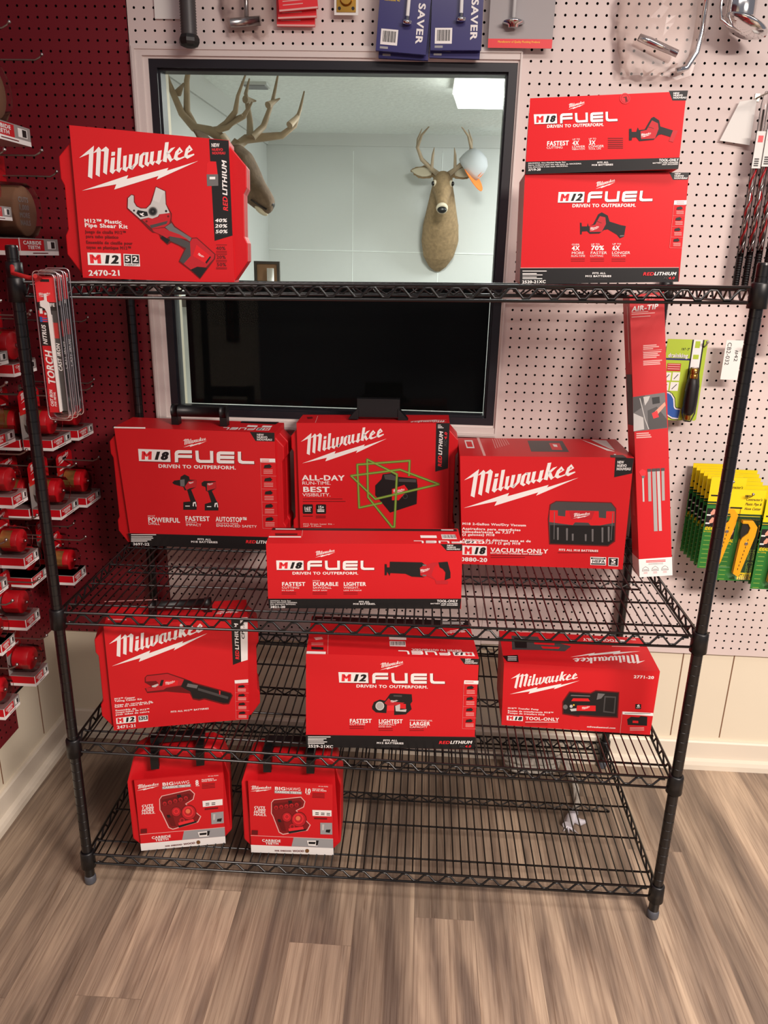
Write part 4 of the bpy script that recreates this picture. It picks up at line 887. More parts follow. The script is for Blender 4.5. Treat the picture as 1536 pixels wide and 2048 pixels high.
  ('t', 'NOUVEAU', 'w', 'b', 380.9, 242.3, 411.7, 243.0, 3.54),
  ('L','w',178.1,220.6,234.8,239.4,1),
  ('F','12',80.4,184.7,336.4,186.2,78.1,213.2),
  ('t', 'DRIVEN TO OUTPERFORM.', 'w', 'b', 121.2, 172.2, 296.0, 172.4, 7.56),
  ('p','k',[161.3,119.1,165.8,132.1,179.9,139.6,192.7,136.2,204.7,156.5,214.2,157.4,257.1,155.7,259.5,135.7,255.0,128.3,258.9,113.6,245.1,98.6,216.3,96.2,215.4,123.8,197.8,123.5,197.0,101.4,171.3,102.8,162.2,111.8]),
  ('p','s',[191.2,121.5,190.2,126.3,187.8,130.3,184.2,132.9,180.0,133.8,175.9,132.8,172.5,130.0,170.3,125.9,169.6,121.1,170.5,116.4,173.0,112.4,176.6,109.7,180.8,108.8,184.9,109.9,188.3,112.6,190.5,116.8]),
  ('p','s3',[188.7,121.5,187.9,125.1,186.0,128.2,183.3,130.2,180.1,130.9,177.0,130.1,174.3,128.0,172.6,124.8,172.1,121.2,172.8,117.5,174.7,114.5,177.5,112.5,180.7,111.8,183.8,112.6,186.4,114.7,188.1,117.8]),
  ('p','r3',[191.3,130.0,201.3,143.7,207.0,136.5,221.4,133.1,240.6,131.6,228.1,123.3,197.8,124.2]),
  ('p','r',[229.5,128.9,243.9,128.0,244.4,114.5,230.0,115.3]),
  ('p','s',[218.0,122.1,229.6,127.8,230.2,111.2,246.1,113.4,244.8,106.0,219.8,107.4]),
  ('p','r2',[197.8,123.5,215.4,123.8,215.9,108.4,198.3,108.1]),
  ('p','g',[212.8,153.0,233.4,152.7,233.6,147.9,212.9,148.6]),
  ('L','w',205.5,131.7,224.5,136.8,1),
  ('t', 'FASTEST', 'w', 'n', 107.0, 72.3, 161.6, 73.3, 10.79),
  ('t', 'LIGHTEST', 'w', 'n', 178.6, 72.4, 238.0, 73.5, 10.8),
  ('t', 'LARGER', 'w', 'n', 255.3, 67.5, 305.9, 68.4, 10.09),
  ('t', 'CUTTING', 'w', 'r', 107.2, 65.9, 146.0, 66.6, 5.22),
  ('t', 'COMPACT', 'w', 'r', 178.8, 66.1, 223.2, 66.9, 5.23),
  ('t', 'CAPACITY', 'w', 'r', 255.6, 60.4, 299.8, 61.2, 5.25),
  ('t', 'BAND SAW', 'w', 'r', 178.9, 60.9, 210.5, 61.4, 3.37),
  ('t', 'ONE-HANDED USE,', 'w', 'r', 254.8, 80.9, 311.7, 80.5, 3.35),
  ('p','d',[107.2,62.5,142.5,63.2,142.6,61.7,107.2,61.0]),
  ('p','d',[107.3,57.3,142.6,57.9,142.7,56.4,107.3,55.8]),
  ('p','d',[179.0,57.9,214.4,58.5,214.5,57.0,179.1,56.4]),
  ('p','d',[179.2,52.6,214.6,53.2,214.7,51.7,179.2,51.1]),
  ('p','d',[255.7,59.3,291.2,59.9,291.2,58.4,255.7,57.8]),
  ('p','d',[255.9,54.0,291.4,54.6,291.5,53.1,256.0,52.5]),
  ('p','w',[382.6,197.1,417.4,196.7,417.2,187.0,382.3,187.4]),
  ('p','r2',[385.1,193.2,405.6,193.6,405.7,191.8,385.2,191.4]),
  ('p','k3',[382.1,186.4,415.9,186.0,415.9,185.1,382.1,185.5]),
  ('p','k3',[383.1,155.7,417.1,155.2,417.1,154.3,383.1,154.7]),
  ('p','k3',[384.1,124.6,418.3,124.1,418.3,123.2,384.2,123.6]),
  ('p','k3',[385.2,93.1,419.5,92.6,419.6,91.7,385.2,92.2]),
  ('p','k3',[386.2,61.3,420.8,60.8,420.8,59.9,386.3,60.4]),
  ('p','k3',[382.7,186.2,386.9,60.6,386.1,60.6,381.9,186.3]),
  ('p','k',[391.9,180.0,402.2,182.7,407.7,177.3,404.1,173.5,390.5,173.2]),
  ('p','p',[390.1,169.2,410.1,169.6,410.2,168.2,390.2,167.8]),
  ('p','p',[390.3,165.5,410.4,165.9,410.5,164.5,390.4,164.1]),
  ('p','p',[390.6,161.8,410.6,162.2,410.7,160.8,390.7,160.4]),
  ('p','k',[393.0,149.2,403.4,151.9,408.8,146.4,405.3,142.6,391.5,142.3]),
  ('p','p',[391.2,138.3,411.3,138.6,411.4,137.2,391.3,136.8]),
  ('p','p',[391.4,134.5,411.5,134.9,411.6,133.4,391.5,133.1]),
  ('p','p',[391.7,130.8,411.8,131.2,411.9,129.7,391.7,129.3]),
  ('p','k',[394.1,118.0,404.5,120.7,410.0,115.2,406.4,111.3,392.6,111.1]),
  ('p','p',[392.2,107.0,412.5,107.4,412.6,105.9,392.3,105.5]),
  ('p','p',[392.5,103.2,412.7,103.6,412.8,102.1,392.6,101.7]),
  ('p','p',[392.7,99.4,413.0,99.8,413.1,98.3,392.8,97.9]),
  ('p','k',[395.2,86.5,405.6,89.2,411.2,83.6,407.6,79.7,393.7,79.5]),
  ('p','p',[393.3,75.4,413.7,75.7,413.8,74.2,393.4,73.9]),
  ('p','p',[393.6,71.5,413.9,71.9,414.0,70.4,393.7,70.0]),
  ('p','p',[393.8,67.7,414.2,68.1,414.3,66.6,393.9,66.2]),
  ('p','w',[4.9,31.4,60.9,32.4,61.0,30.1,4.9,29.1]),
  ('p','w',[4.9,26.1,50.7,26.9,50.7,24.7,4.9,23.8]),
  ('p','w',[4.9,22.0,43.6,22.6,43.6,20.4,4.9,19.7]),
  ('p','w',[4.9,17.0,52.3,17.9,52.4,15.6,4.9,14.8]),
  ('p','w',[4.9,12.5,45.9,13.2,45.9,10.9,4.9,10.2]),
  ('t', '2529-21XC', 'w', 'b', 4.9, -0.1, 67.7, -0.9, 7.62),
  ('t', 'FITS ALL', 'w', 'b', 191.4, 21.1, 227.1, 21.0, 4.93),
  ('t', 'M12 BATTERIES', 'w', 'b', 175.4, 13.6, 242.6, 13.2, 4.94),
  ('p','g',[186.2,10.3,232.3,11.2,232.4,10.0,186.2,9.2]),
  ('p','g',[186.4,5.8,232.5,6.6,232.5,5.4,186.4,4.6]),
  ('t', 'RED', 'r2', 'i', 329.7, 15.9, 357.7, 16.4, 8.38),
  ('t', 'LITHIUM', 'w', 'i', 358.0, 16.8, 413.0, 17.8, 8.39),
  ('t', 'XC', 'g', 'i', 381.4, 6.9, 395.5, 7.2, 6.12),
  ('t', '4.0', 'r2', 'i', 396.1, 6.8, 411.2, 7.0, 6.13),
 ],
 'band_top': [
  ('p','k',[2.5,196.9,415.9,203.8,418.4,173.3,1.7,162.0]),
  ('p','w',[15.0,180.5,63.3,183.5,63.5,179.8,15.3,176.8]),
  ('p','w',[344.4,200.8,358.2,201.7,357.9,198.0,344.1,197.1]),
  ('p','w',[343.6,190.5,401.9,194.1,401.6,190.4,343.3,186.8]),
  ('p','w',[343.0,181.7,397.6,185.0,397.3,181.4,342.7,178.0]),
  ('F','12',403.9,31.6,220.8,29.7,406.2,12.6),
  ('t', 'DRIVEN TO OUTPERFORM.', 'w', 'b', 376.5, 41.9, 253.6, 40.6, 8.3),
  ('L','w',398.1,155.7,344.3,131.4,1),
  ('p','w',[200.6,96.4,243.4,97.1,243.3,83.7,200.8,83.0]),
  ('p','w',[201.1,75.1,240.2,76.2,240.4,49.4,201.2,48.9]),
  ('p','k',[203.0,72.5,204.3,72.6,204.1,53.6,202.8,53.6]),
  ('p','k',[205.9,72.7,207.6,72.8,207.4,53.8,205.7,53.7]),
  ('p','k',[208.9,72.9,210.8,73.0,210.6,54.0,208.6,53.9]),
  ('p','k',[211.8,73.1,213.1,73.2,212.8,54.2,211.6,54.1]),
  ('p','k',[214.7,73.3,216.4,73.4,216.1,54.4,214.5,54.3]),
  ('p','k',[217.7,73.4,219.6,73.6,219.3,54.6,217.4,54.5]),
  ('p','k',[220.6,73.6,221.9,73.7,221.6,54.7,220.3,54.6]),
  ('p','k',[223.5,73.8,225.2,73.9,224.8,54.9,223.2,54.8]),
  ('p','k',[226.5,74.0,228.4,74.1,228.0,55.1,226.1,55.0]),
  ('p','k',[229.4,74.2,230.7,74.3,230.3,55.3,229.0,55.2]),
  ('p','k',[232.3,74.4,233.9,74.5,233.5,55.5,231.9,55.4]),
  ('p','k',[235.3,74.5,237.2,74.7,236.7,55.7,234.8,55.5]),
  ('p','k',[238.2,74.7,239.5,74.8,239.0,55.8,237.7,55.7]),
  ('p','p',[48.1,104.4,51.9,-0.6,51.2,-0.6,47.4,104.5]),
  ('p','w',[1.3,10.4,46.6,10.7,46.8,-1.1,0.9,-2.1]),
  ('p','p',[13.0,80.1,32.5,84.7,36.6,73.5,19.0,67.1]),
  ('p','k',[10.4,33.9,39.6,32.5,40.6,19.8,11.7,19.9]),
  ('p','p',[8.9,51.9,38.1,53.8,38.3,51.1,9.1,49.3]),
  ('p','p',[9.5,44.2,38.6,46.0,38.8,43.4,9.8,41.6]),
 ],
 'pump': [
  ('L','w',13.7,94.4,187.5,147.7,1),
  ('t', '2771-20', 'w', 'b', 321.1, 164.7, 372.2, 165.8, 7.89),
  ('t', 'M18™ Transfer Pump', 'w', 'b', 12.2, 50.5, 92.2, 52.3, 4.32),
  ('t', 'Bomba de transferencia M18™', 'w', 'b', 12.6, 42.3, 131.6, 45.5, 4.33),
  ('t', 'Pompe de transfert M18', 'w', 'b', 13.1, 36.0, 108.8, 37.5, 4.33),
  ('p','w',[11.2,29.9,53.6,30.8,54.2,16.2,12.4,15.7]),
  ('t', 'M', 'r2', 'h', 15.9, 17.9, 29.5, 18.2, 10.29),
  ('t', '18', 'k', 'j', 30.2, 17.9, 51.2, 18.7, 9.9),
  ('t', 'TOOL-ONLY', 'w', 'b', 60.5, 21.0, 147.3, 23.8, 9.09),
  ('p','w',[61.1,14.7,145.9,21.4,146.0,19.8,61.2,13.1]),
  ('p','d',[60.4,10.7,119.4,15.3,119.5,14.1,60.5,9.5]),
  ('p','d',[60.9,5.9,119.9,10.6,120.0,9.4,61.0,4.7]),
  ('t', 'milwaukeetool.com', 'w', 'b', 221.3, 10.6, 295.1, 12.1, 4.35),
  ('p','k',[336.0,89.7,350.7,90.5,352.1,75.8,337.5,75.5]),
  ('t', '6', 'w', 'b', 340.7, 82.0, 348.5, 82.6, 6.58),
  ('p','w',[339.7,79.6,349.5,80.3,349.6,79.2,339.8,78.4]),
  ('p','w',[306.7,65.3,384.4,66.7,385.7,57.8,307.8,56.8]),
  ('p','g',[312.3,60.7,377.9,65.8,378.2,64.2,312.5,59.1]),
  ('p','p',[306.0,65.5,308.9,-1.8,308.2,-1.8,305.4,65.5]),
  ('p','k',[321.2,43.0,330.1,51.5,350.1,51.1,354.5,55.4,371.2,54.7,374.0,27.4,325.1,26.3]),
  ('p','r',[335.6,40.2,349.9,40.5,350.8,33.5,336.5,33.2]),
  ('p','p',[331.0,19.3,367.3,22.2,367.6,20.6,331.2,17.7]),
  ('p','p',[331.5,15.4,367.9,18.3,368.1,16.7,331.7,13.8]),
  ('p','p',[332.0,11.5,368.4,14.3,368.6,12.8,332.2,9.9]),
  ('p','d',[150.3,82.6,165.0,114.3,219.4,114.5,231.0,123.0,291.2,122.2,297.6,45.1,244.4,42.9,200.8,43.4,196.1,40.3,154.2,44.9]),
  ('p','k',[153.0,82.8,166.7,110.9,219.8,111.1,232.0,119.7,288.9,118.9,293.8,48.7,243.9,46.8,200.3,47.3,195.6,44.2,156.6,47.9]),
  ('p','r',[176.7,95.1,214.7,97.2,220.7,89.1,172.7,86.2]),
  ('p','r',[188.9,74.6,236.3,77.5,238.2,61.2,189.1,58.2]),
  ('L','w',201.9,63.1,222.6,72.5,1),
  ('p','g3',[237.6,114.3,255.9,113.8,247.7,99.7,236.6,95.0]),
  ('p','g',[255.0,107.9,284.7,108.2,287.7,58.0,257.5,59.6]),
  ('p','k',[258.8,103.6,281.9,103.8,283.9,61.6,260.3,63.7]),
  ('p','g3',[165.6,68.2,164.8,70.8,163.3,73.0,161.2,74.3,158.8,74.7,156.6,74.0,154.8,72.3,153.8,69.9,153.6,67.2,154.3,64.6,155.9,62.4,158.0,61.1,160.3,60.7,162.5,61.4,164.3,63.1,165.4,65.5]),
  ('p','s',[178.3,71.1,177.8,72.8,176.8,74.3,175.4,75.2,173.8,75.4,172.3,75.0,171.1,73.8,170.4,72.3,170.3,70.5,170.8,68.7,171.8,67.3,173.3,66.4,174.8,66.1,176.3,66.6,177.5,67.7,178.2,69.3]),
  ('p','y2',[182.9,75.3,182.6,76.4,182.0,77.2,181.1,77.7,180.2,77.9,179.4,77.6,178.7,76.9,178.3,76.0,178.2,75.0,178.5,74.0,179.1,73.1,179.9,72.6,180.8,72.4,181.7,72.7,182.4,73.4,182.8,74.3]),
  ('p','s',[171.8,62.8,188.2,66.0,189.1,58.2,175.9,56.0]),
  ('p','g3',[170.7,104.7,218.7,106.0,219.0,103.3,169.4,101.5]),
 ],
 'pump_top': [
  ('L','w',368.8,103.3,175.1,49.4,1),
  ('p','g',[32.3,153.9,104.0,155.6,109.2,126.5,159.0,123.5,187.5,109.6,166.2,79.5,105.0,79.4,27.0,73.6]),
  ('p','k',[37.8,143.0,72.0,141.9,67.5,86.7,35.9,83.8]),
  ('p','r',[89.6,124.9,145.3,123.8,143.4,109.9,89.6,110.3]),
  ('p','r',[105.9,100.9,157.6,101.9,151.0,90.7,109.5,88.4]),
  ('p','k',[-0.8,37.4,39.4,46.3,38.1,7.9,8.1,8.2]),
  ('p','w',[12.5,35.2,35.7,37.5,35.3,34.0,12.1,31.6]),
  ('p','w',[11.7,26.7,34.8,29.0,34.4,25.5,11.3,23.1]),
  ('p','w',[10.8,18.2,33.9,20.6,33.5,17.1,10.5,14.7]),
  ('p','w',[328.1,163.8,340.6,162.0,339.0,145.7,326.5,146.8]),
  ('t', 'TOOL-ONLY', 'w', 'b', 320.9, 163.2, 225.6, 160.0, 14.62),
  ('p','p',[298.1,123.5,373.4,130.1,372.7,126.6,297.4,120.0]),
  ('t', '2771-20', 'w', 'b', 371.9, 172.9, 349.0, 172.5, 8.77),
  ('p','p',[56.3,180.1,154.0,187.1,153.3,182.6,55.8,175.4]),
 ],
 'bh8': [
  ('p','w',[-0.9,22.6,218.1,20.4,217.9,-2.3,-0.7,-0.8]),
  ('p','g2',[112.5,51.3,217.8,51.2,217.7,20.5,105.9,22.0]),
  ('p','p',[-0.1,52.6,218.1,51.0,218.2,49.4,-0.2,51.1]),
  ('L','w',3.2,189.3,60.2,200.2,1),
  ('t', 'BIG', 'w', 'b', 66.7, 198.1, 96.3, 198.4, 9.11),
  ('t', 'HAWG', 'w', 'r', 97.1, 198.4, 135.6, 198.8, 9.13),
  ('p','g2',[66.5,196.2,138.2,196.6,137.7,187.9,66.3,187.5]),
  ('t', 'CARBIDE TEETH', 'w', 'b', 67.6, 189.3, 135.9, 189.5, 5.78),
  ('t', '8', 'w', 'b', 149.8, 192.0, 158.5, 192.0, 14.5),
  ('t', 'PLR', 'w', 'b', 150.4, 188.0, 159.9, 188.0, 2.91),
  ('t', "PLUMBER'S", 'w', 'b', 166.3, 204.8, 196.8, 205.1, 3.38),
  ('t', 'HOLE SAW KIT', 'w', 'b', 166.1, 200.0, 204.6, 200.4, 3.39),
  ('t', '49-56-9290', 'w', 'r', 182.6, 214.3, 209.2, 214.5, 2.89),
  ('p','d',[166.5,194.1,199.5,194.2,199.4,192.2,166.4,192.2]),
  ('p','d',[166.3,189.8,199.3,189.8,199.2,187.9,166.2,187.8]),
  ('p','d',[166.1,185.4,199.1,185.4,199.0,183.5,166.0,183.5]),
  ('p','d',[165.8,181.1,198.9,181.1,198.8,179.1,165.7,179.1]),
  ('t', 'CUTS', 'w', 'i', 10.8, 138.0, 39.4, 138.3, 6.33),
  ('t', '1,000', 'w', 'i', 10.2, 130.5, 40.4, 130.6, 6.35),
  ('t', 'MORE', 'w', 'i', 9.6, 122.9, 39.8, 123.0, 6.36),
  ('t', 'NAILS.', 'w', 'i', 9.1, 115.3, 43.6, 114.9, 6.38),
  ('p','p',[56.4,158.0,63.0,168.0,136.1,180.7,147.2,165.9,142.6,147.8,123.2,136.0,159.1,92.3,150.4,74.2,84.1,58.1,73.4,64.9,58.9,114.9,54.8,123.8]),
  ('p','dd',[58.3,157.3,64.4,165.9,135.2,177.9,144.7,165.2,140.7,149.4,120.1,136.4,156.3,92.6,149.0,76.8,84.3,61.1,75.5,67.2,61.0,116.2,57.2,124.5]),
  ('p','d',[62.9,154.8,130.7,168.6,138.2,161.5,133.5,149.7,61.5,135.4]),
  ('p','k',[101.0,166.4,110.9,167.8,112.7,157.8,103.1,155.9]),
  ('p','d',[147.8,106.1,146.8,115.7,143.0,124.2,136.8,130.2,129.4,132.9,121.7,131.9,115.0,127.2,110.2,119.7,108.1,110.5,109.1,100.8,112.9,92.3,119.0,86.2,126.5,83.4,134.2,84.5,141.0,89.1,145.7,96.7]),
  ('p','r3',[145.8,106.3,144.9,114.9,141.5,122.6,135.9,128.0,129.2,130.4,122.3,129.5,116.3,125.3,112.0,118.6,110.1,110.2,110.9,101.6,114.4,93.9,119.9,88.4,126.6,85.9,133.6,86.9,139.7,91.1,144.0,97.9]),
  ('p','r2',[140.4,109.4,139.7,115.9,137.1,121.7,132.9,125.8,127.9,127.6,122.7,126.9,118.1,123.8,114.8,118.7,113.4,112.4,114.1,105.8,116.6,100.0,120.8,95.9,125.9,94.0,131.1,94.7,135.7,97.9,139.0,103.0]),
  ('p','r3',[137.2,109.7,136.7,114.7,134.7,119.1,131.5,122.3,127.6,123.7,123.7,123.2,120.2,120.7,117.7,116.8,116.6,112.0,117.1,107.0,119.1,102.6,122.2,99.4,126.1,98.0,130.1,98.5,133.7,100.9,136.1,104.9]),
  ('p','o',[132.1,111.8,131.8,114.7,130.7,117.2,128.9,119.0,126.6,119.8,124.3,119.5,122.3,118.1,120.9,115.9,120.2,113.1,120.5,110.2,121.7,107.7,123.5,105.8,125.7,105.0,128.1,105.3,130.1,106.7,131.5,109.0]),
  ('p','d',[109.5,112.8,108.9,119.1,106.4,124.7,102.4,128.7,97.5,130.5,92.5,129.8,88.0,126.7,84.9,121.8,83.5,115.7,84.1,109.4,86.5,103.8,90.5,99.7,95.4,97.9,100.5,98.6,104.9,101.7,108.1,106.7]),
  ('p','r3',[107.9,113.0,107.4,118.5,105.2,123.4,101.7,126.9,97.4,128.5,92.9,127.9,89.0,125.2,86.3,120.9,85.0,115.5,85.6,109.9,87.7,105.0,91.2,101.5,95.5,99.9,100.0,100.5,103.9,103.2,106.7,107.6]),
  ('p','r2',[103.7,114.9,103.3,118.4,102.0,121.4,99.8,123.6,97.1,124.6,94.4,124.2,91.9,122.5,90.2,119.8,89.5,116.5,89.8,113.1,91.1,110.0,93.3,107.8,96.0,106.8,98.8,107.2,101.2,108.9,102.9,111.6]),
  ('p','r3',[101.3,115.2,101.1,117.5,100.2,119.5,98.7,121.0,96.9,121.6,95.1,121.4,93.5,120.3,92.3,118.5,91.8,116.2,92.0,113.9,92.9,111.9,94.4,110.5,96.2,109.8,98.0,110.1,99.6,111.2,100.8,113.0]),
  ('p','r3',[74.2,142.4,74.0,144.8,73.0,147.0,71.5,148.5,69.6,149.2,67.6,149.0,65.8,147.8,64.6,145.8,64.1,143.5,64.3,141.0,65.2,138.8,66.8,137.3,68.7,136.6,70.7,136.8,72.4,138.0,73.6,140.0]),
  ('p','dd',[72.1,141.1,72.0,142.6,71.4,144.0,70.5,144.9,69.3,145.3,68.1,145.2,67.0,144.4,66.2,143.2,65.9,141.8,66.0,140.3,66.6,138.9,67.6,138.0,68.8,137.5,70.0,137.7,71.0,138.4,71.8,139.6]),
  ('p','r3',[87.8,145.3,87.6,147.8,86.6,149.9,85.0,151.5,83.1,152.2,81.1,151.9,79.4,150.7,78.2,148.8,77.6,146.4,77.8,143.9,78.8,141.8,80.4,140.2,82.3,139.5,84.3,139.8,86.0,141.0,87.2,142.9]),
  ('p','dd',[85.7,144.0,85.6,145.6,85.0,146.9,84.0,147.9,82.9,148.3,81.6,148.1,80.6,147.4,79.8,146.2,79.5,144.7,79.6,143.2,80.2,141.9,81.2,140.9,82.3,140.5,83.6,140.7,84.6,141.4,85.4,142.6]),
  ('p','r3',[101.4,148.3,101.2,150.7,100.2,152.9,98.6,154.4,96.7,155.1,94.7,154.9,93.0,153.7,91.7,151.7,91.2,149.3,91.4,146.9,92.4,144.7,94.0,143.2,95.9,142.5,97.9,142.7,99.6,143.9,100.9,145.9]),
  ('p','dd',[99.3,147.0,99.2,148.5,98.6,149.9,97.6,150.8,96.5,151.2,95.2,151.1,94.2,150.3,93.4,149.1,93.1,147.7,93.2,146.2,93.8,144.8,94.8,143.9,96.0,143.4,97.2,143.6,98.2,144.3,99.0,145.5]),
  ('p','r3',[115.0,151.2,114.8,153.7,113.8,155.8,112.2,157.4,110.3,158.1,108.3,157.8,106.6,156.6,105.3,154.7,104.8,152.3,105.0,149.8,106.0,147.7,107.6,146.1,109.5,145.4,111.5,145.7,113.2,146.9,114.5,148.8]),
  ('p','dd',[113.0,150.0,112.8,151.5,112.2,152.8,111.2,153.8,110.1,154.2,108.8,154.0,107.8,153.3,107.0,152.1,106.7,150.6,106.8,149.1,107.4,147.8,108.4,146.8,109.6,146.4,110.8,146.6,111.9,147.3,112.6,148.5]),
  ('p','r3',[128.6,154.2,128.4,156.6,127.4,158.8,125.8,160.3,123.9,161.0,121.9,160.8,120.2,159.6,119.0,157.6,118.4,155.3,118.7,152.8,119.6,150.6,121.2,149.1,123.2,148.4,125.1,148.6,126.9,149.8,128.1,151.8]),
  ('p','dd',[126.6,152.9,126.4,154.4,125.8,155.8,124.9,156.7,123.7,157.1,122.5,157.0,121.4,156.2,120.6,155.0,120.3,153.6,120.4,152.1,121.1,150.7,122.0,149.8,123.2,149.3,124.4,149.5,125.5,150.2,126.3,151.4]),
  ('p','r3',[88.4,87.8,88.1,90.8,86.9,93.6,85.0,95.5,82.6,96.4,80.2,96.1,78.0,94.6,76.5,92.2,75.8,89.2,76.1,86.1,77.3,83.4,79.2,81.4,81.6,80.5,84.0,80.9,86.2,82.3,87.7,84.8]),
  ('p','k',[84.8,88.2,84.7,89.5,84.2,90.7,83.4,91.6,82.3,91.9,81.2,91.8,80.3,91.1,79.6,90.1,79.3,88.8,79.4,87.4,80.0,86.2,80.8,85.4,81.9,85.0,82.9,85.1,83.9,85.8,84.6,86.9]),
  ('p','r3',[116.9,84.5,116.6,88.0,115.2,91.1,113.0,93.3,110.3,94.3,107.6,93.9,105.1,92.2,103.4,89.5,102.6,86.1,103.0,82.6,104.3,79.6,106.5,77.4,109.2,76.4,112.0,76.7,114.4,78.4,116.2,81.1]),
  ('p','dd',[113.4,84.9,113.2,86.7,112.5,88.2,111.4,89.3,110.1,89.8,108.7,89.6,107.5,88.8,106.6,87.4,106.2,85.7,106.4,84.0,107.1,82.4,108.2,81.3,109.5,80.8,110.9,81.0,112.1,81.9,113.0,83.2]),
  ('p','r2',[99.4,79.0,137.9,87.1,140.6,78.3,100.8,68.8]),
  ('p','k',[98.8,70.0,145.5,79.8,146.8,74.6,100.4,62.8]),
  ('p','d',[71.1,102.2,87.0,102.9,92.8,69.7,80.9,71.1]),
  ('p','k',[71.4,107.1,79.4,107.2,81.9,98.5,74.0,97.9]),
  ('p','w',[164.9,140.9,216.2,141.8,215.8,123.0,165.1,122.1]),
  ('p','k',[172.5,133.7,182.1,133.6,182.0,131.1,172.4,131.2]),
  ('p','k',[187.7,133.5,197.4,133.5,197.2,131.0,187.6,131.0]),
  ('p','k',[172.2,128.7,181.9,128.7,181.7,126.2,172.1,126.3]),
  ('p','k',[187.5,128.6,197.1,128.5,197.0,126.0,187.4,126.1]),
  ('p','d',[169.6,117.1,203.8,117.3,203.6,112.4,169.4,112.1]),
  ('p','g2',[184.9,101.4,216.9,102.4,216.4,65.1,184.3,64.7]),
  ('p','k',[200.0,80.1,212.3,81.3,209.7,70.4,198.4,71.7]),
  ('p','s',[189.9,96.4,195.6,96.7,193.9,78.3,189.0,77.8]),
  ('p','d',[3.6,70.0,19.3,69.7,18.3,55.7,2.5,56.1]),
  ('t', 'CARBIDE', 'w', 'b', 28.7, 35.3, 77.8, 35.1, 7.56),
  ('t', 'TEETH', 'w', 'b', 37.2, 26.7, 72.0, 27.1, 6.57),
  ('p','w',[147.5,43.1,178.8,44.0,175.1,26.6,150.7,27.4]),
  ('p','k',[151.4,39.6,170.9,39.8,169.3,32.4,151.8,32.4]),
  ('p','k',[171.9,44.3,179.2,44.5,176.0,29.5,171.1,28.1]),
  ('t', 'NAIL EMBEDDED', 'd', 'b', 61.4, 5.9, 105.7, 6.2, 4.08),
  ('t', 'WOOD', 'd', 'b', 108.9, 5.8, 139.4, 6.7, 5.63),
  ('p','br',[152.6,9.7,151.3,14.6,147.7,17.0,143.9,15.5,142.1,11.0,143.4,6.1,147.0,3.7,150.8,5.2]),
 ],
 'bh10': [
  ('p','w',[-0.9,23.6,217.1,20.8,217.5,-2.3,-0.7,-0.9]),
  ('p','g2',[112.8,52.5,216.0,51.9,216.7,20.8,106.6,22.6]),
  ('p','p',[-0.1,54.5,216.4,51.6,216.3,50.1,-0.2,53.0]),
  ('L','w',3.3,192.8,59.7,202.5,1),
  ('t', 'BIG', 'w', 'b', 66.0, 200.2, 95.1, 199.9, 9.15),
  ('t', 'HAWG', 'w', 'r', 95.9, 199.8, 133.3, 199.4, 9.15),
  ('p','g2',[65.9,198.3,135.9,197.2,135.5,188.7,65.8,189.8]),
  ('t', 'CARBIDE TEETH', 'w', 'b', 67.1, 191.5, 133.7, 190.3, 5.8),
  ('t', '10', 'w', 'b', 142.2, 193.1, 158.6, 192.0, 14.46),
  ('t', 'PLR', 'w', 'b', 147.7, 188.6, 156.9, 188.4, 2.9),
  ('t', 'HOLE SAW KIT', 'w', 'b', 162.8, 204.7, 192.0, 204.3, 3.36),
  ('t', '49-56-9295', 'w', 'b', 162.6, 200.0, 199.5, 199.6, 3.37),
  ('t', '49-56-9290', 'w', 'r', 178.2, 213.5, 203.6, 213.2, 2.88),
  ('p','d',[163.2,194.2,194.8,193.6,194.8,191.7,163.2,192.4]),
  ('p','d',[163.1,190.0,194.7,189.4,194.7,187.5,163.0,188.1]),
  ('p','d',[162.9,185.7,194.6,185.1,194.6,183.2,162.9,183.8]),
  ('p','d',[162.8,181.5,194.5,180.8,194.5,178.9,162.7,179.6]),
  ('t', 'CUTS', 'w', 'i', 10.9, 141.3, 39.4, 141.2, 6.39),
  ('t', '1,000', 'w', 'i', 10.3, 133.8, 40.5, 133.4, 6.4),
  ('t', 'MORE', 'w', 'i', 9.8, 126.1, 39.9, 125.8, 6.42),
  ('t', 'NAILS.', 'w', 'i', 9.2, 118.5, 43.7, 117.6, 6.44),
  ('p','p',[56.3,160.6,62.7,170.5,134.1,181.7,145.0,166.9,140.9,149.1,122.2,137.7,157.9,93.6,149.8,75.4,84.5,59.7,73.8,66.6,59.0,117.5,54.9,126.4]),
  ('p','dd',[58.1,159.9,64.1,168.4,133.2,179.0,142.7,166.3,139.0,150.8,119.1,138.1,155.2,93.9,148.4,78.2,84.7,62.7,75.9,68.9,61.1,118.7,57.3,127.1]),
  ('p','d',[62.6,157.4,129.0,169.9,136.4,162.7,132.0,151.1,61.5,138.0]),
  ('p','k',[100.0,168.2,109.7,169.4,111.5,159.5,102.2,157.8]),
  ('p','d',[147.5,110.7,146.1,120.1,141.8,127.9,135.3,133.0,127.6,134.6,119.8,132.4,113.1,126.9,108.6,118.7,106.9,109.2,108.2,99.7,112.5,91.8,119.1,86.7,126.8,85.1,134.7,87.3,141.4,92.9,145.9,101.1]),
  ('p','r3',[145.5,110.6,144.2,119.1,140.3,126.1,134.5,130.7,127.5,132.1,120.5,130.2,114.5,125.2,110.4,117.8,108.9,109.2,110.1,100.8,114.0,93.6,119.9,89.0,126.9,87.6,133.9,89.5,140.0,94.6,144.0,102.0]),
  ('p','r2',[139.8,112.9,138.9,119.3,136.0,124.6,131.5,128.1,126.3,129.1,121.0,127.7,116.4,123.9,113.3,118.3,112.2,111.8,113.1,105.4,116.0,100.1,120.5,96.6,125.8,95.5,131.1,97.0,135.6,100.8,138.7,106.4]),
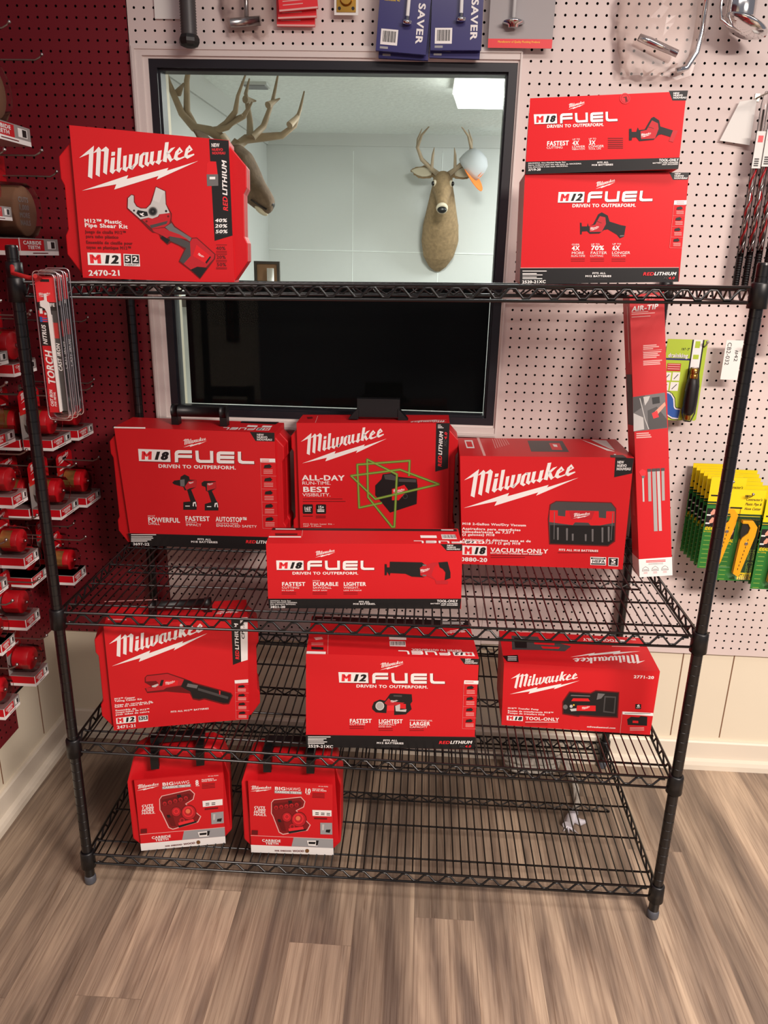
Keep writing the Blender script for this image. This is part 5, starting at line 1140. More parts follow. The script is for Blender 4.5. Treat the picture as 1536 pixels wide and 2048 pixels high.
  ('p','r3',[136.6,112.7,135.9,117.6,133.6,121.7,130.2,124.4,126.2,125.2,122.2,124.1,118.7,121.2,116.3,116.9,115.4,112.0,116.2,107.1,118.4,103.0,121.8,100.3,125.8,99.5,129.9,100.6,133.4,103.5,135.7,107.8]),
  ('p','o',[131.3,114.0,130.9,116.9,129.6,119.2,127.7,120.7,125.3,121.2,123.0,120.6,121.0,118.9,119.6,116.4,119.1,113.6,119.5,110.8,120.8,108.4,122.8,106.9,125.1,106.4,127.5,107.0,129.5,108.7,130.8,111.2]),
  ('p','d',[109.6,116.8,108.7,123.0,105.9,128.2,101.6,131.5,96.5,132.6,91.4,131.1,86.9,127.5,83.9,122.1,82.8,115.8,83.6,109.6,86.4,104.4,90.7,101.0,95.9,99.9,101.0,101.4,105.5,105.1,108.5,110.5]),
  ('p','r3',[108.0,116.7,107.2,122.2,104.7,126.7,100.9,129.7,96.5,130.6,91.9,129.4,88.1,126.1,85.4,121.4,84.4,115.9,85.2,110.4,87.6,105.8,91.4,102.9,95.9,101.9,100.4,103.2,104.3,106.5,107.0,111.2]),
  ('p','r2',[103.5,118.0,103.0,121.4,101.5,124.3,99.2,126.1,96.4,126.7,93.6,125.9,91.2,123.9,89.5,120.9,88.9,117.5,89.4,114.1,90.9,111.3,93.2,109.5,96.0,108.9,98.9,109.7,101.3,111.7,102.9,114.6]),
  ('p','r3',[101.1,118.0,100.8,120.2,99.7,122.1,98.2,123.3,96.3,123.7,94.5,123.2,92.8,121.8,91.7,119.9,91.3,117.6,91.7,115.3,92.7,113.5,94.2,112.2,96.1,111.8,98.0,112.4,99.6,113.7,100.7,115.7]),
  ('p','r3',[74.2,145.6,73.8,148.0,72.7,150.0,71.1,151.3,69.1,151.7,67.0,151.2,65.3,149.7,64.1,147.6,63.6,145.2,64.0,142.8,65.1,140.7,66.8,139.4,68.8,139.0,70.8,139.6,72.5,141.0,73.7,143.1]),
  ('p','dd',[72.1,144.0,71.9,145.5,71.2,146.8,70.2,147.6,69.0,147.8,67.7,147.5,66.7,146.6,65.9,145.3,65.6,143.8,65.8,142.3,66.5,141.1,67.5,140.2,68.8,140.0,70.0,140.3,71.1,141.2,71.8,142.5]),
  ('p','r3',[87.5,148.3,87.2,150.7,86.1,152.7,84.4,154.1,82.4,154.5,80.4,153.9,78.7,152.5,77.5,150.4,77.0,147.9,77.4,145.5,78.5,143.5,80.1,142.2,82.1,141.7,84.2,142.3,85.9,143.7,87.1,145.8]),
  ('p','dd',[85.5,146.8,85.3,148.2,84.6,149.5,83.6,150.3,82.3,150.6,81.1,150.2,80.0,149.3,79.3,148.0,79.0,146.5,79.2,145.0,79.9,143.8,80.9,143.0,82.2,142.7,83.4,143.1,84.5,144.0,85.2,145.2]),
  ('p','r3',[100.9,151.0,100.5,153.4,99.4,155.5,97.8,156.8,95.8,157.2,93.7,156.6,92.0,155.2,90.8,153.1,90.4,150.6,90.7,148.2,91.8,146.2,93.5,144.9,95.5,144.5,97.5,145.0,99.3,146.5,100.4,148.6]),
  ('p','dd',[98.8,149.5,98.6,151.0,97.9,152.2,96.9,153.0,95.7,153.3,94.4,152.9,93.4,152.0,92.6,150.7,92.4,149.2,92.6,147.8,93.3,146.5,94.3,145.7,95.5,145.4,96.8,145.8,97.8,146.7,98.6,148.0]),
  ('p','r3',[114.2,153.7,113.8,156.1,112.7,158.2,111.0,159.5,109.0,159.9,107.0,159.3,105.3,157.9,104.1,155.8,103.7,153.4,104.0,150.9,105.1,148.9,106.8,147.6,108.8,147.2,110.8,147.7,112.6,149.2,113.7,151.3]),
  ('p','dd',[112.1,152.2,111.9,153.7,111.2,154.9,110.2,155.7,109.0,156.0,107.7,155.6,106.7,154.8,105.9,153.5,105.7,152.0,105.9,150.5,106.6,149.2,107.6,148.4,108.8,148.2,110.1,148.5,111.1,149.4,111.9,150.7]),
  ('p','r3',[127.5,156.4,127.1,158.9,126.0,160.9,124.3,162.2,122.3,162.6,120.3,162.0,118.6,160.6,117.4,158.5,117.0,156.1,117.3,153.6,118.4,151.6,120.1,150.3,122.1,149.9,124.1,150.5,125.9,151.9,127.0,154.0]),
  ('p','dd',[125.4,154.9,125.2,156.4,124.5,157.6,123.5,158.4,122.2,158.7,121.0,158.3,119.9,157.5,119.2,156.2,119.0,154.7,119.2,153.2,119.9,151.9,120.9,151.1,122.1,150.9,123.4,151.2,124.4,152.1,125.2,153.4]),
  ('p','r3',[88.8,90.7,88.3,93.8,87.0,96.3,84.9,97.9,82.4,98.5,79.9,97.8,77.7,96.0,76.3,93.3,75.7,90.3,76.1,87.2,77.5,84.7,79.6,83.0,82.1,82.5,84.6,83.2,86.7,85.0,88.2,87.7]),
  ('p','k',[85.1,90.6,84.9,91.9,84.3,93.0,83.4,93.8,82.3,94.0,81.2,93.7,80.3,92.9,79.6,91.7,79.4,90.4,79.6,89.1,80.2,87.9,81.1,87.2,82.2,87.0,83.3,87.3,84.2,88.1,84.8,89.3]),
  ('p','r3',[117.0,87.3,116.5,90.7,115.0,93.6,112.6,95.4,109.8,96.0,107.0,95.2,104.6,93.2,102.9,90.2,102.3,86.8,102.8,83.4,104.4,80.5,106.7,78.6,109.5,78.1,112.4,78.8,114.8,80.9,116.4,83.9]),
  ('p','dd',[113.4,87.2,113.1,88.9,112.3,90.3,111.2,91.2,109.8,91.5,108.3,91.1,107.1,90.1,106.3,88.6,106.0,86.9,106.2,85.2,107.0,83.8,108.2,82.8,109.6,82.6,111.0,83.0,112.2,84.0,113.0,85.5]),
  ('p','r2',[99.5,80.7,137.3,88.6,140.1,79.7,101.0,70.4]),
  ('p','k',[99.0,71.6,144.9,81.1,146.3,75.9,100.7,64.3]),
  ('p','d',[71.2,104.5,87.0,105.0,93.1,71.4,81.3,72.9]),
  ('p','k',[71.5,109.4,79.3,109.4,82.0,100.6,74.1,100.1]),
  ('p','w',[162.7,141.9,212.1,142.1,212.2,123.5,163.2,123.2]),
  ('p','k',[170.2,134.7,179.5,134.5,179.4,132.0,170.1,132.2]),
  ('p','k',[184.9,134.3,194.2,134.1,194.1,131.7,184.8,131.8]),
  ('p','k',[199.6,133.9,208.9,133.7,208.8,131.3,199.5,131.5]),
  ('p','k',[170.0,129.8,179.3,129.6,179.3,127.1,170.0,127.3]),
  ('p','k',[184.8,129.4,194.1,129.2,194.0,126.8,184.7,126.9]),
  ('p','k',[199.5,129.0,208.8,128.8,208.7,126.4,199.4,126.6]),
  ('p','d',[167.7,118.2,200.8,118.0,200.7,113.1,167.6,113.3]),
  ('p','g2',[182.9,102.4,213.7,103.1,214.3,65.8,183.1,65.7]),
  ('p','k',[198.0,81.0,209.8,82.0,207.7,71.2,196.7,72.6]),
  ('p','s',[187.8,97.3,193.3,97.6,192.1,79.2,187.4,78.8]),
  ('p','d',[3.7,72.4,19.6,71.9,18.6,57.6,2.6,58.1]),
  ('t', 'CARBIDE', 'w', 'b', 29.1, 36.6, 78.4, 36.1, 7.62),
  ('t', 'TEETH', 'w', 'b', 37.8, 27.6, 72.8, 28.0, 6.62),
  ('p','w',[147.5,44.0,178.2,44.8,174.9,27.1,150.9,28.0]),
  ('p','k',[151.4,40.4,170.5,40.6,169.1,33.0,151.9,33.1]),
  ('p','k',[171.4,45.1,178.6,45.3,175.8,30.1,170.9,28.7]),
  ('t', 'NAIL EMBEDDED', 'd', 'b', 62.2, 6.1, 106.7, 6.3, 4.1),
  ('t', 'WOOD', 'd', 'b', 109.9, 5.9, 140.2, 6.9, 5.63),
  ('p','br',[153.3,10.8,151.8,15.5,148.0,17.3,144.2,15.2,142.6,10.4,144.1,5.8,147.9,4.0,151.7,6.1]),
 ],
}
LOGO = [[50,288,235,148,225,208,180,515,132,492,170,240],[212,235,290,158,314,185,270,492,225,468,262,215],[302,205,375,152,406,182,357,465,315,440,350,208],[425,275,470,268,448,408,478,398,428,455,394,430,402,395],[435,210,478,207,471,248,428,255],[512,165,556,160,520,388,548,375,508,438,472,415,480,395],[570,250,612,242,590,378,626,362,592,425,546,400,554,380],[640,232,684,228,657,360,690,345,665,402,612,380,622,350],[715,222,757,215,737,325,665,402,648,378,696,325],[775,232,814,200,842,218,806,240,785,338,815,352,785,378,743,350,762,245],[806,205,872,198,852,312,885,305,852,360,813,335,832,235],[895,195,937,187,916,302,945,292,912,345,867,315,878,290],[985,182,1030,172,1006,287,1032,275,985,335,940,308,966,285],[1075,85,1118,80,1078,305,1032,295],[1080,205,1140,147,1192,132,1112,212],[1085,208,1118,200,1145,265,1178,255,1120,302,1088,250],[1190,185,1243,130,1280,178,1216,222,1212,246,1240,250,1300,226,1306,240,1200,285,1162,260],[1315,150,1362,105,1398,155,1338,195,1332,220,1410,198,1414,212,1328,258,1288,236],[45,652,610,462,590,505,1095,365,1075,398,1455,278,945,502,970,460,430,628,460,568]]
LOGO_HOLES = [[1240,165,1255,178,1222,200],[1357,140,1373,152,1342,172]]
FUEL = [[497,212,490,100,500,74,530,61,698,65,700,103,545,101,530,108,532,121,703,123,704,160,535,156,537,211],[740,68,778,68,790,170,810,184,928,184,918,72,957,74,968,220,795,218,765,205,752,178],[1002,110,1010,88,1040,78,1213,82,1216,119,1045,116,1046,131,1216,135,1218,173,1047,170,1048,186,1218,190,1222,228,1040,226,1012,212,1005,180],[1255,82,1294,82,1301,180,1320,196,1460,200,1465,234,1315,231,1280,220,1265,195]]
BOX = {'shear':((0.1785,-0.612,1.5404),0.1396,-0.016,[0.0,0.0,0.3062,0.0,-0.002,0.2817,0.3014,0.27],0.1),'h12':((1.0747,-0.545,1.5474),-0.0524,0.0411,[0.0,0.0,0.3184,0.0,0.0021,0.2105,0.3171,0.2032],0.19),'drill':((0.0631,-0.1992,0.7918),-0.0138,0.0097,[0.0,0.0,0.4267,0.0,-0.0173,0.3446,0.4265,0.3403],0.135),'laser':((0.546,-0.158,0.7979),0.0,0.011,[0.0,0.0,0.4235,0.0,-0.0036,0.358,0.4161,0.3667],0.115),'saw':((0.5356,-0.577,0.7964),0.07,0.0097,[0.0,0.0,0.4587,0.0,0.0,0.1641,0.4547,0.1661],0.105),'vac':((1.0072,-0.2612,0.801),-0.0039,0.0097,[0.0,0.0,0.4334,0.0,-0.0189,0.304,0.4283,0.3124],0.21),'copper':((0.1316,-0.5844,0.4372),0.2531,-0.0082,[0.0,0.0,0.337,0.0,-0.0015,0.2936,0.3425,0.2931],0.11),'band':((0.6259,-0.6046,0.433),0.0741,-0.0085,[0.0,0.0,0.4198,0.0,0.0004,0.2618,0.4144,0.2555],0.2),'pump':((1.1234,-0.4598,0.4288),-0.0155,-0.0085,[0.0,0.0,0.3856,0.0,-0.0082,0.1845,0.3844,0.1881],0.18),'bh8':((0.1868,-0.6164,0.0925),0.2132,0.0017,[0.0,0.0,0.2164,0.0,-0.0014,0.2213,0.2212,0.2219],0.1),'bh10':((0.4765,-0.5991,0.093),0.0367,0.0017,[0.0,0.0,0.2159,0.0,-0.0012,0.2246,0.2148,0.2201],0.1),'h18':((1.0679,-0.548,1.7557),-0.1047,0.0317,[0.0,0.0,0.2901,0.0,0.0032,0.1321,0.2911,0.1331],0.15)}
import string
load_glyphs(sorted(set(''.join(op[1] for v in ART.values() for op in v if op[0] == 't') + string.ascii_letters + string.digits + '-.&%#½' + chr(34) + chr(39) + '/') - {' '}))
for b_ in (0, 1): GLYPH[(' ', b_)] = ([], [])
GLYPH[(' ', 'adv')] = .32

# ================================================================== the setting
XL = -.285                       # left wall
def struct(name, mb, parent=None): o = mb.build(name, parent); o['kind'] = 'structure'; return o
f = MB(); f.box(XL-.1, 3.2, -3.2, .03, -.05, 0, 'vinyl_plank'); struct('floor', f)
# back wall with the opening of the window
WX0, WX1, WZ0, WZ1 = .148, 1.085, 1.135, 2.072
f = MB()
for x0, x1, z0, z1 in ((XL-.1, WX0, 0, 2.75), (WX1, 3.0, 0, 2.75), (WX0, WX1, 0, WZ0), (WX0, WX1, WZ1, 2.75)): f.box(x0, x1, .012, .13, z0, z1, 'cream_wall')
for x in (-.10, .30, .70, 1.10, 1.50, 1.746, 1.905, 2.3):      # grooves of the panelling, as thin battens' shadows lines
    f.box(x-.0015, x+.0015, .0105, .0125, .11, .42, 'kraft')
struct('wall_back', f)
f = MB(); f.box(XL-.12, XL-.012, -3.2, .012, 0, 2.75, 'cream_wall')
for y in (-.16, -.41, -.66, -1.1): f.box(XL-.013, XL-.0105, y-.0015, y+.0015, .11, 1.0, 'kraft')
struct('wall_left', f)
def skirting(name, fn, L0, L1):
    m = MB(); prof = [(0, 0), (0, .099), (.010, .099), (.014, .094), (.014, .035), (.026, .030), (.030, .018), (.030, 0)]
    m.prism(prof, L0, L1, 'cream_trim', fn); return struct(name, m)
skirting('baseboard_back', lambda p, q, h: (h, .012-p, q), XL-.012, 3.0)
skirting('baseboard_left', lambda p, q, h: (XL-.012+p, h, q), -3.0, .012)

# perforated boards: real holes on a one inch grid
PITCH, HR = .0254, .0033
def pegboard(x0, x1, z0, z1, gx, gz, key, fn, cut=None):
    # fn(u, v, depth) -> point ; cut(u) -> lowest v of the board there
    m = MB(); i0 = math.ceil((x0+.004-gx)/PITCH); i1 = math.floor((x1-.004-gx)/PITCH); j0 = math.ceil((z0+.004-gz)/PITCH); j1 = math.floor((z1-.004-gz)/PITCH)
    ex = [x0] + [gx+(i+.5)*PITCH for i in range(i0, i1)] + [x1]; ez = [z0] + [gz+(j+.5)*PITCH for j in range(j0, j1)] + [z1]
    N = 8; ang = [2*pi*(k+.5)/N for k in range(N)]
    for a in range(len(ex)-1):
        for b in range(len(ez)-1):
            u0, u1, v0, v1 = ex[a], ex[a+1], ez[b], ez[b+1]; cu, cv = gx+(i0+a)*PITCH, gz+(j0+b)*PITCH
            if cut and v0 < cut(cu): continue
            o = []
            for t in ang:
                k = 1/max(abs(cos(t)), abs(sin(t))); c_, s_ = cos(t)*k, sin(t)*k
                o.append((cu+(c_*(u1-cu) if c_ > 0 else c_*(cu-u0)), cv+(s_*(v1-cv) if s_ > 0 else s_*(cv-v0))))
            # outer ring: corners of the cell are added so neighbouring cells close up
            cor = [(u1, v1), (u0, v1), (u0, v0), (u1, v0)]
            vs = [fn(p, q, 0) for p, q in o] + [fn(cu+HR*cos(t), cv+HR*sin(t), 0) for t in ang] + [fn(cu+HR*cos(t), cv+HR*sin(t), .005) for t in ang] + [fn(p, q, 0) for p, q in cor]
            fs = [(k, (k+1) % N, N+(k+1) % N, N+k) for k in range(N)]
            fs += [(0, 24, 1), (2, 25, 3), (4, 26, 5), (6, 27, 7)]
            m.add(vs, fs, key); m.add(vs, [(N+k, N+(k+1) % N, 2*N+(k+1) % N, 2*N+k) for k in range(N)], 'hole_shade')  # hole walls carry the same painted shade
    return m
def edge_frame(m, x0, x1, z0, z1, key, fn, d=.0055):
    # the board's cut edges and a sheet behind, darkened to paint the holes' shade
    for a, b in (((x0, z0), (x1, z0)), ((x1, z0), (x1, z1)), ((x1, z1), (x0, z1)), ((x0, z1), (x0, z0))): m.quad(fn(*a, 0), fn(*b, 0), fn(*b, d), fn(*a, d), key)
    m.quad(fn(x0, z0, .0115), fn(x1, z0, .0115), fn(x1, z1, .0115), fn(x0, z1, .0115), 'hole_shade')
back = lambda u, v, d: (u, d, v)
GX, GZ = 1.5716, 1.6394
m = pegboard(1.099, 2.95, .421, 2.74, GX+.008, GZ, 'white_board', back); edge_frame(m, 1.099, 2.95, .421, 2.74, 'white_board', back)
tag(m.build('pegboard'), 'white perforated board to the right of the window, reaching down near the floor', 'pegboard')
m = pegboard(.094, 1.098, .40, 1.118, GX+.008, GZ+.004, 'white_board', back); edge_frame(m, .094, 1.098, .40, 1.118, 'white_board', back)
tag(m.build('pegboard'), 'white perforated board below the window behind the middle shelf', 'pegboard')
m = pegboard(.090, 1.098, 2.098, 2.74, GX+.012, GZ+.008, 'white_board', back); edge_frame(m, .090, 1.098, 2.098, 2.74, 'white_board', back)
tag(m.build('pegboard'), 'white perforated board above the window with goods hanging on it', 'pegboard')
m = pegboard(XL, .092, .40, 2.74, -.27, GZ+.01, 'red_board', back); edge_frame(m, XL, .092, .40, 2.74, 'red_board', back)
tag(m.build('pegboard'), 'dark red perforated board on the back wall left of the window', 'pegboard')
left = lambda u, v, d: (XL-d, u, v)
cutf = lambda u: .415 if u > -.12 else (.33 if u > -.30 else .235)
m = pegboard(-1.6, -.004, .235, 2.74, -.02, GZ+.02, 'red_board', left, cutf)
for y0, y1, z0 in ((-1.6, -.30, .235), (-.30, -.12, .33), (-.12, -.004, .415)): m.quad((XL-.0115, y0, z0), (XL-.0115, y1, z0), (XL-.0115, y1, 2.74), (XL-.0115, y0, 2.74), 'hole_shade')  # dark sheets behind the holes, shade put in as colour
tag(m.build('pegboard'), 'dark red perforated board on the left wall, full of hanging packs', 'pegboard')

# window: white casing, black frame, pane
win = empty('window_1', ((WX0+WX1)/2, 0, WZ0)); win['kind'] = 'structure'
def wpart(name, m): o = m.build(name); o.parent = win; o.matrix_parent_inverse = win.matrix_world.inverted(); return o
bpy.context.view_layer.update()
m = MB()
def ring(m, x0, x1, z0, z1, t, y0, y1, key):
    tl, tr, tb, tt = t if isinstance(t, tuple) else (t,)*4
    m.box(x0, x0+tl, y0, y1, z0, z1, key); m.box(x1-tr, x1, y0, y1, z0, z1, key); m.box(x0+tl, x1-tr, y0, y1, z0, z0+tb, key); m.box(x0+tl, x1-tr, y0, y1, z1-tt, z1, key)
ring(m, .096, 1.100, 1.100, 2.098, (.030, .006, .028, .026), -.012, .02, 'white_trim'); ring(m, .126, 1.094, 1.128, 2.072, (.014, .004, .006, .006), -.006, .02, 'white_trim'); ring(m, .100, 1.097, 1.104, 2.094, (.008, .002, .008, .008), -.015, -.012, 'white_trim')
wpart('casing', m)
m = MB(); ring(m, .140, 1.092, 1.133, 2.068, (.021, .024, .022, .022), -.004, .06, 'window_black'); ring(m, .161, 1.068, 1.155, 2.046, .005, .008, .05, 'window_black')
wpart('frame', m)
m = MB(); m.box(.163, 1.066, .030, .034, 1.157, 2.044, 'glass'); wpart('pane', m)

# the office behind the glass
OY, OZ, OX0, OX1 = 3.42, 2.36, -.24, 3.0
m = MB(); m.box(OX0-.1, OX1, OY, OY+.1, 0, OZ, 'office_wall')
for x in (.35, .95, 1.55): m.box(x-.002, x+.002, OY-.002, OY, .3, OZ-.1, 'office_ceiling')
m.box(OX0, OX1, OY-.004, OY, 1.62, 1.625, 'office_ceiling'); struct('wall_far', m)
m = MB(); m.box(OX0-.1, OX0, .13, OY, 0, OZ, 'office_wall'); struct('wall_office_left', m)
m = MB(); m.box(OX1, OX1+.1, .13, OY+.1, 0, OZ, 'office_wall'); struct('wall_office_right', m)
m = MB(); m.box(OX0-.1, OX1+.1, .13, OY+.1, OZ, OZ+.05, 'office_ceiling'); struct('ceiling', m)
m = MB(); m.box(OX0-.1, OX1+.1, .13, OY+.1, -.05, 0, 'office_floor'); struct('floor_office', m)
m = MB(); m.prism([(0, 0), (.055, 0), (.012, -.07), (0, -.07)], OX0, OX1, 'office_wall', lambda p, q, h: (h, OY-p, OZ+q)); struct('trim_1', m)
m = MB(); m.prism([(0, 0), (.055, 0), (.012, -.07), (0, -.07)], .13, OY, 'office_wall', lambda p, q, h: (OX0+p, h, OZ+q)); struct('trim_2', m)

# ================================================================== wire shelving unit
SX, SY, SL, SD = .05, -.6377, 1.474, .6104
TIER = ((1.5303, .025), (.7917, .0143), (.4379, -.0125), (.0923, .0025))
unit = empty('wire_shelving_unit', (SX+SL/2, SY+SD/2, 0)); tag(unit, 'black wire shelving unit with four shelves standing in front of the window wall', 'shelving')
UI = Matrix.Translation((-(SX+SL/2), -(SY+SD/2), 0))
for px, py in ((0, 0), (SL, 0), (0, SD), (SL, SD)):
    m = MB(); prof = [(.0115, .022), (.0127, .024)]; z = .05; top = 1.600
    while z < top-.02:
        prof += [(.0127, z-.0012), (.0119, z-.0006), (.0119, z+.0006), (.0127, z+.0012)]; z += .0254
    prof += [(.0127, top-.004), (.0115, top), (.004, top+.001)]
    m.lathe(prof, 'black_steel', (SX+px, SY+py, 0), n=20); p = m.build('post', unit, UI)
    m = MB(); m.lathe([(.0135, 0), (.0150, .004), (.0150, .016), (.0132, .024), (.012, .0245)], 'grey_rubber', (SX+px, SY+py, 0), n=20); m.build('foot', p, UI)
WR, RR = .0020, .0031
for h, t in TIER:
    Z = lambda u: h + t*u/SL
    back_drop = .016 if h > 1.5 else 0.      # the top shelf sits lower at the rear
    def P(u, v, dz=0): return (SX+u, SY+v, Z(u)-back_drop*v/SD+dz)
    m = MB(); n = 68                                        # the deck: close wires front to back on a few long bars
    for i in range(n):
        u = .028 + (SL-.056)*i/(n-1); m.tube([P(u, -.001, -WR), P(u, SD+.001, -WR)], WR, 'black_steel', 6)
    for v in (.055, .178, .432, .555): m.tube([P(.004, v, -3*WR), P(SL-.004, v, -3*WR)], .0026, 'black_steel', 6)
    v = SD/2; m.tube([P(.004, v, -3*WR), P(SL-.004, v, -3*WR)], .0026, 'black_steel', 6); m.tube([P(.05, v, -.027), P(SL-.05, v, -.027)], .0026, 'black_steel', 6)
    k = 26; m.tube([P(.05+(SL-.1)*i/(2*k), v, -.007 if i % 2 else -.025) for i in range(2*k+1)], .0024, 'black_steel', 5)
    sh = m.build('shelf', unit, UI)
    m = MB()
    for a, b in (((0, 0), (SL, 0)), ((0, SD), (SL, SD)), ((0, 0), (0, SD)), ((SL, 0), (SL, SD))):
        A, B = Vector(a), Vector(b); d = (B-A).normalized(); A2, B2 = A+d*.012, B-d*.012; L = (B2-A2).length
        for dz in (0., -.0285): m.tube([P(*A2, dz-.001), P(*B2, dz-.001)], RR, 'black_steel', 8)
        k = round(L/.0555); q = [A2 + (B2-A2)*((.35+i*.5)/(k+.2)) for i in range(2*k)]
        zz = []
        for i, c_ in enumerate(q):
            e = d*.006
            for s_ in (-1, 1): zz.append(P(*(c_+e*s_), -.006 if i % 2 else -.0245))
        m.tube(zz, .0026, 'black_steel', 6)
    m.build('rim', sh, UI)
    for px, py in ((0, 0), (SL, 0), (0, SD), (SL, SD)):
        m = MB(); zc = Z(px)-(back_drop if py else 0); m.lathe([(.0136, zc-.040), (.0190, zc-.040), (.0178, zc+.006), (.0160, zc+.009), (.0133, zc+.009)], 'black_plastic', (SX+px, SY+py, 0), n=20)
        m.build('collar', sh, UI)

# ================================================================== cartons and tool cases on the shelves
def tz(k, x): h, t = TIER[k-1]; return h + t*(x-SX)/SL
def pose(name):
    o, yaw, roll, q, dep = BOX[name]; u = Vector((cos(yaw)*cos(roll), sin(yaw)*cos(roll), sin(roll))); bk = Vector((-sin(yaw), cos(yaw), 0)); v = u.cross(bk)
    return basis(u, bk, v, o), [(q[i], q[i+1]) for i in (0, 2, 4, 6)], dep
def shell(mb, q, y0, y1, key, sides=None):
    # box with the four front corners q (BL, BR, TL, TR) pushed straight back
    (a, b, c, d) = q; F = [(p[0], y0, p[1]) for p in (a, b, d, c)]; B = [(p[0], y1, p[1]) for p in (a, b, d, c)]
    mb.add(F+B, [(0, 1, 2, 3), (5, 4, 7, 6), (1, 5, 6, 2), (4, 0, 3, 7), (3, 2, 6, 7), (4, 5, 1, 0)], key)
def top_place(q, y0):
    (tl, tr) = q[2], q[3]; e = (Vector(tr)-Vector(tl)); e.normalize()
    return lambda u, v, L: (tl[0]+e.x*u - e.y*L, y0+v, tl[1]+e.y*u + e.x*L)
def carton(name, label, group=None):
    M, q, dep = pose(name); mb = MB(); shell(mb, q, 0, dep, 'carton_red'); art_into(mb, ART[name], lambda u, v, L: (u, -L, v))
    if name+'_top' in ART: art_into(mb, ART[name+'_top'], top_place(q, 0))
    # flap seams along the left and right edges
    mb.quad((q[0][0]-.0004, dep*.5, q[0][1]), (q[0][0]-.0004, dep*.5-.002, q[0][1]), (q[2][0]-.0004, dep*.5-.002, q[2][1]), (q[2][0]-.0004, dep*.5, q[2][1]), 'd')
    o = mb.build('product_carton'); o.matrix_world = M; tag(o, label, 'box', group); return o
G1 = 'red tool cartons on the wire shelves'
carton('h12', 'red recip saw kit carton marked M12 FUEL, lower one of the two at top right', G1)
o = carton('h18', 'flat red recip saw carton marked M18 FUEL, lying on the taller carton at top right', G1); o.location.z += .003
carton('saw', 'long low red carton with black saw, in front on the middle shelf', G1)
carton('vac', 'big red carton picturing a boxy wet/dry vacuum, right side of the middle shelf', G1)
carton('band', 'red band saw carton with black bottom band, centre of the third shelf', G1)
carton('pump', 'red carton picturing a transfer pump, right side of the third shelf', G1)
def air():
    o = Vector((1.473, -.313, .806)); yaw, roll, lean = radians(-1.), radians(7.1), radians(8.6)
    u = Vector((cos(yaw)*cos(roll), sin(yaw)*cos(roll), sin(roll))); n = Vector((sin(yaw), -cos(yaw), 0)); v = n.cross(u); v = v if v.z > 0 else -v; v = v*cos(lean) - n*sin(lean); bk = v.cross(u).normalized()
    W, H, D = .084, .725, .075; mb = MB(); mb.box(0, W, 0, D, 0, H, 'carton_red'); art_into(mb, ART['air'], lambda a, b, L: (a, -L, b))
    mb.box(-.0004, W+.0004, -.00005, D+.0004, 0, .048, 'w'); mb.quad((-.0006, .006, .40), (-.0006, D-.008, .40), (-.0006, D-.008, .53), (-.0006, .006, .53), 'g')
    mb.quad((-.0006, .02, .56), (-.0006, .03, .56), (-.0006, .03, .70), (-.0006, .02, .70), 'p'); mb.quad((-.0006, .02, .16), (-.0006, .05, .16), (-.0006, .05, .30), (-.0006, .02, .30), 'r2')
    text_into(mb, 'AIR-TIP', 'p', 'i', (.020, .710), (.064, .710), .009, lambda a, b: (a, -.0004, b))
    o2 = mb.build('product_carton'); o2.matrix_world = basis(u, bk, v, o); tag(o2, 'tall narrow red hose kit carton leaning upright at the right end of the middle shelf', 'box', G1)
air()
def case(name, label, handle, side=.022, drop=.018, sleeve_top=True, chamfer=.035):
    M, q, dep = pose(name); t = empty('tool_case', M=M); tag(t, label, 'tool case', 'red plastic tool cases in printed sleeves')
    mb = MB(); shell(mb, q, 0, dep, 'carton_red'); art_into(mb, ART[name], lambda u, v, L: (u, -L, v))
    if name+'_top' in ART: art_into(mb, ART[name+'_top'], top_place(q, 0))
    mb.build('sleeve', t)
    # moulded case pushed through the sleeve: wider on both sides, cut corners, a stepped rib, seam of the two halves
    w0, w1 = min(q[0][0], q[2][0])-side, max(q[1][0], q[3][0])+side; zt = min(q[2][1], q[3][1])-.004; c = chamfer; zb = .004
    mb = MB()
    for y0, y1, g in ((.010, dep*.48, 0.), (dep*.48, dep*.52, -.003), (dep*.52, dep-.006, 0.)):
        poly = [(w0+c*.7-g, zb+.0), (w1-c*.7+g, zb), (w1+g, zb+c), (w1+g, zb+c*1.9), (w1-.006+g, zb+c*2.2), (w1-.006+g, zt-c*2.3), (w1+g, zt-c*2.), (w1+g, zt-c), (w1-c*.9+g, zt), (w0+c*.9-g, zt), (w0-g, zt-c), (w0-g, zt-c*2.), (w0+.006-g, zt-c*2.3), (w0+.006-g, zb+c*2.2), (w0-g, zb+c*1.9), (w0-g, zb+c)]
        mb.prism(poly, y0, y1, 'case_red')
    mb.build('case_body', t, bevel=.003)
    if handle: handle(t, q, dep)
    return t
def bar_handle(x0, x1, h, r, y=.5):
    def fn(t, q, dep):
        zt = max(q[2][1], q[3][1]); m = MB(); yc = dep*y
        m.tube([(x0, yc, zt+h), (x1, yc, zt+h)], r, 'black_plastic', 14)
        for x in (x0, x1):
            m.tube([(x-.004, yc, zt+h), (x+.006 if x == x0 else x-.006, yc, zt+h)] if False else [(x-.009, yc, zt+h), (x+.009, yc, zt+h)], r*1.22, 'black_plastic', 14)
            m.box(x-.010, x+.010, yc-r*.8, yc+r*.8, zt-.02, zt+h, 'black_plastic')
        m.build('handle', t)
    return fn
def fold_handle(x0, x1):
    def fn(t, q, dep):
        zt = max(q[2][1], q[3][1]); m = MB(); yc = dep*.45
        m.box(x0+.012, x1-.012, yc-.012, yc+.012, zt+.004, zt+.055, 'black_plastic')
        for x, s in ((x0, 1), (x1, -1)): m.prism([(x-s*.012, zt-.002), (x+s*.016, zt-.002), (x+s*.016, zt+.03), (x, zt+.012)], yc-.016, yc+.016, 'black_plastic')
        m.build('handle', t)
    return fn
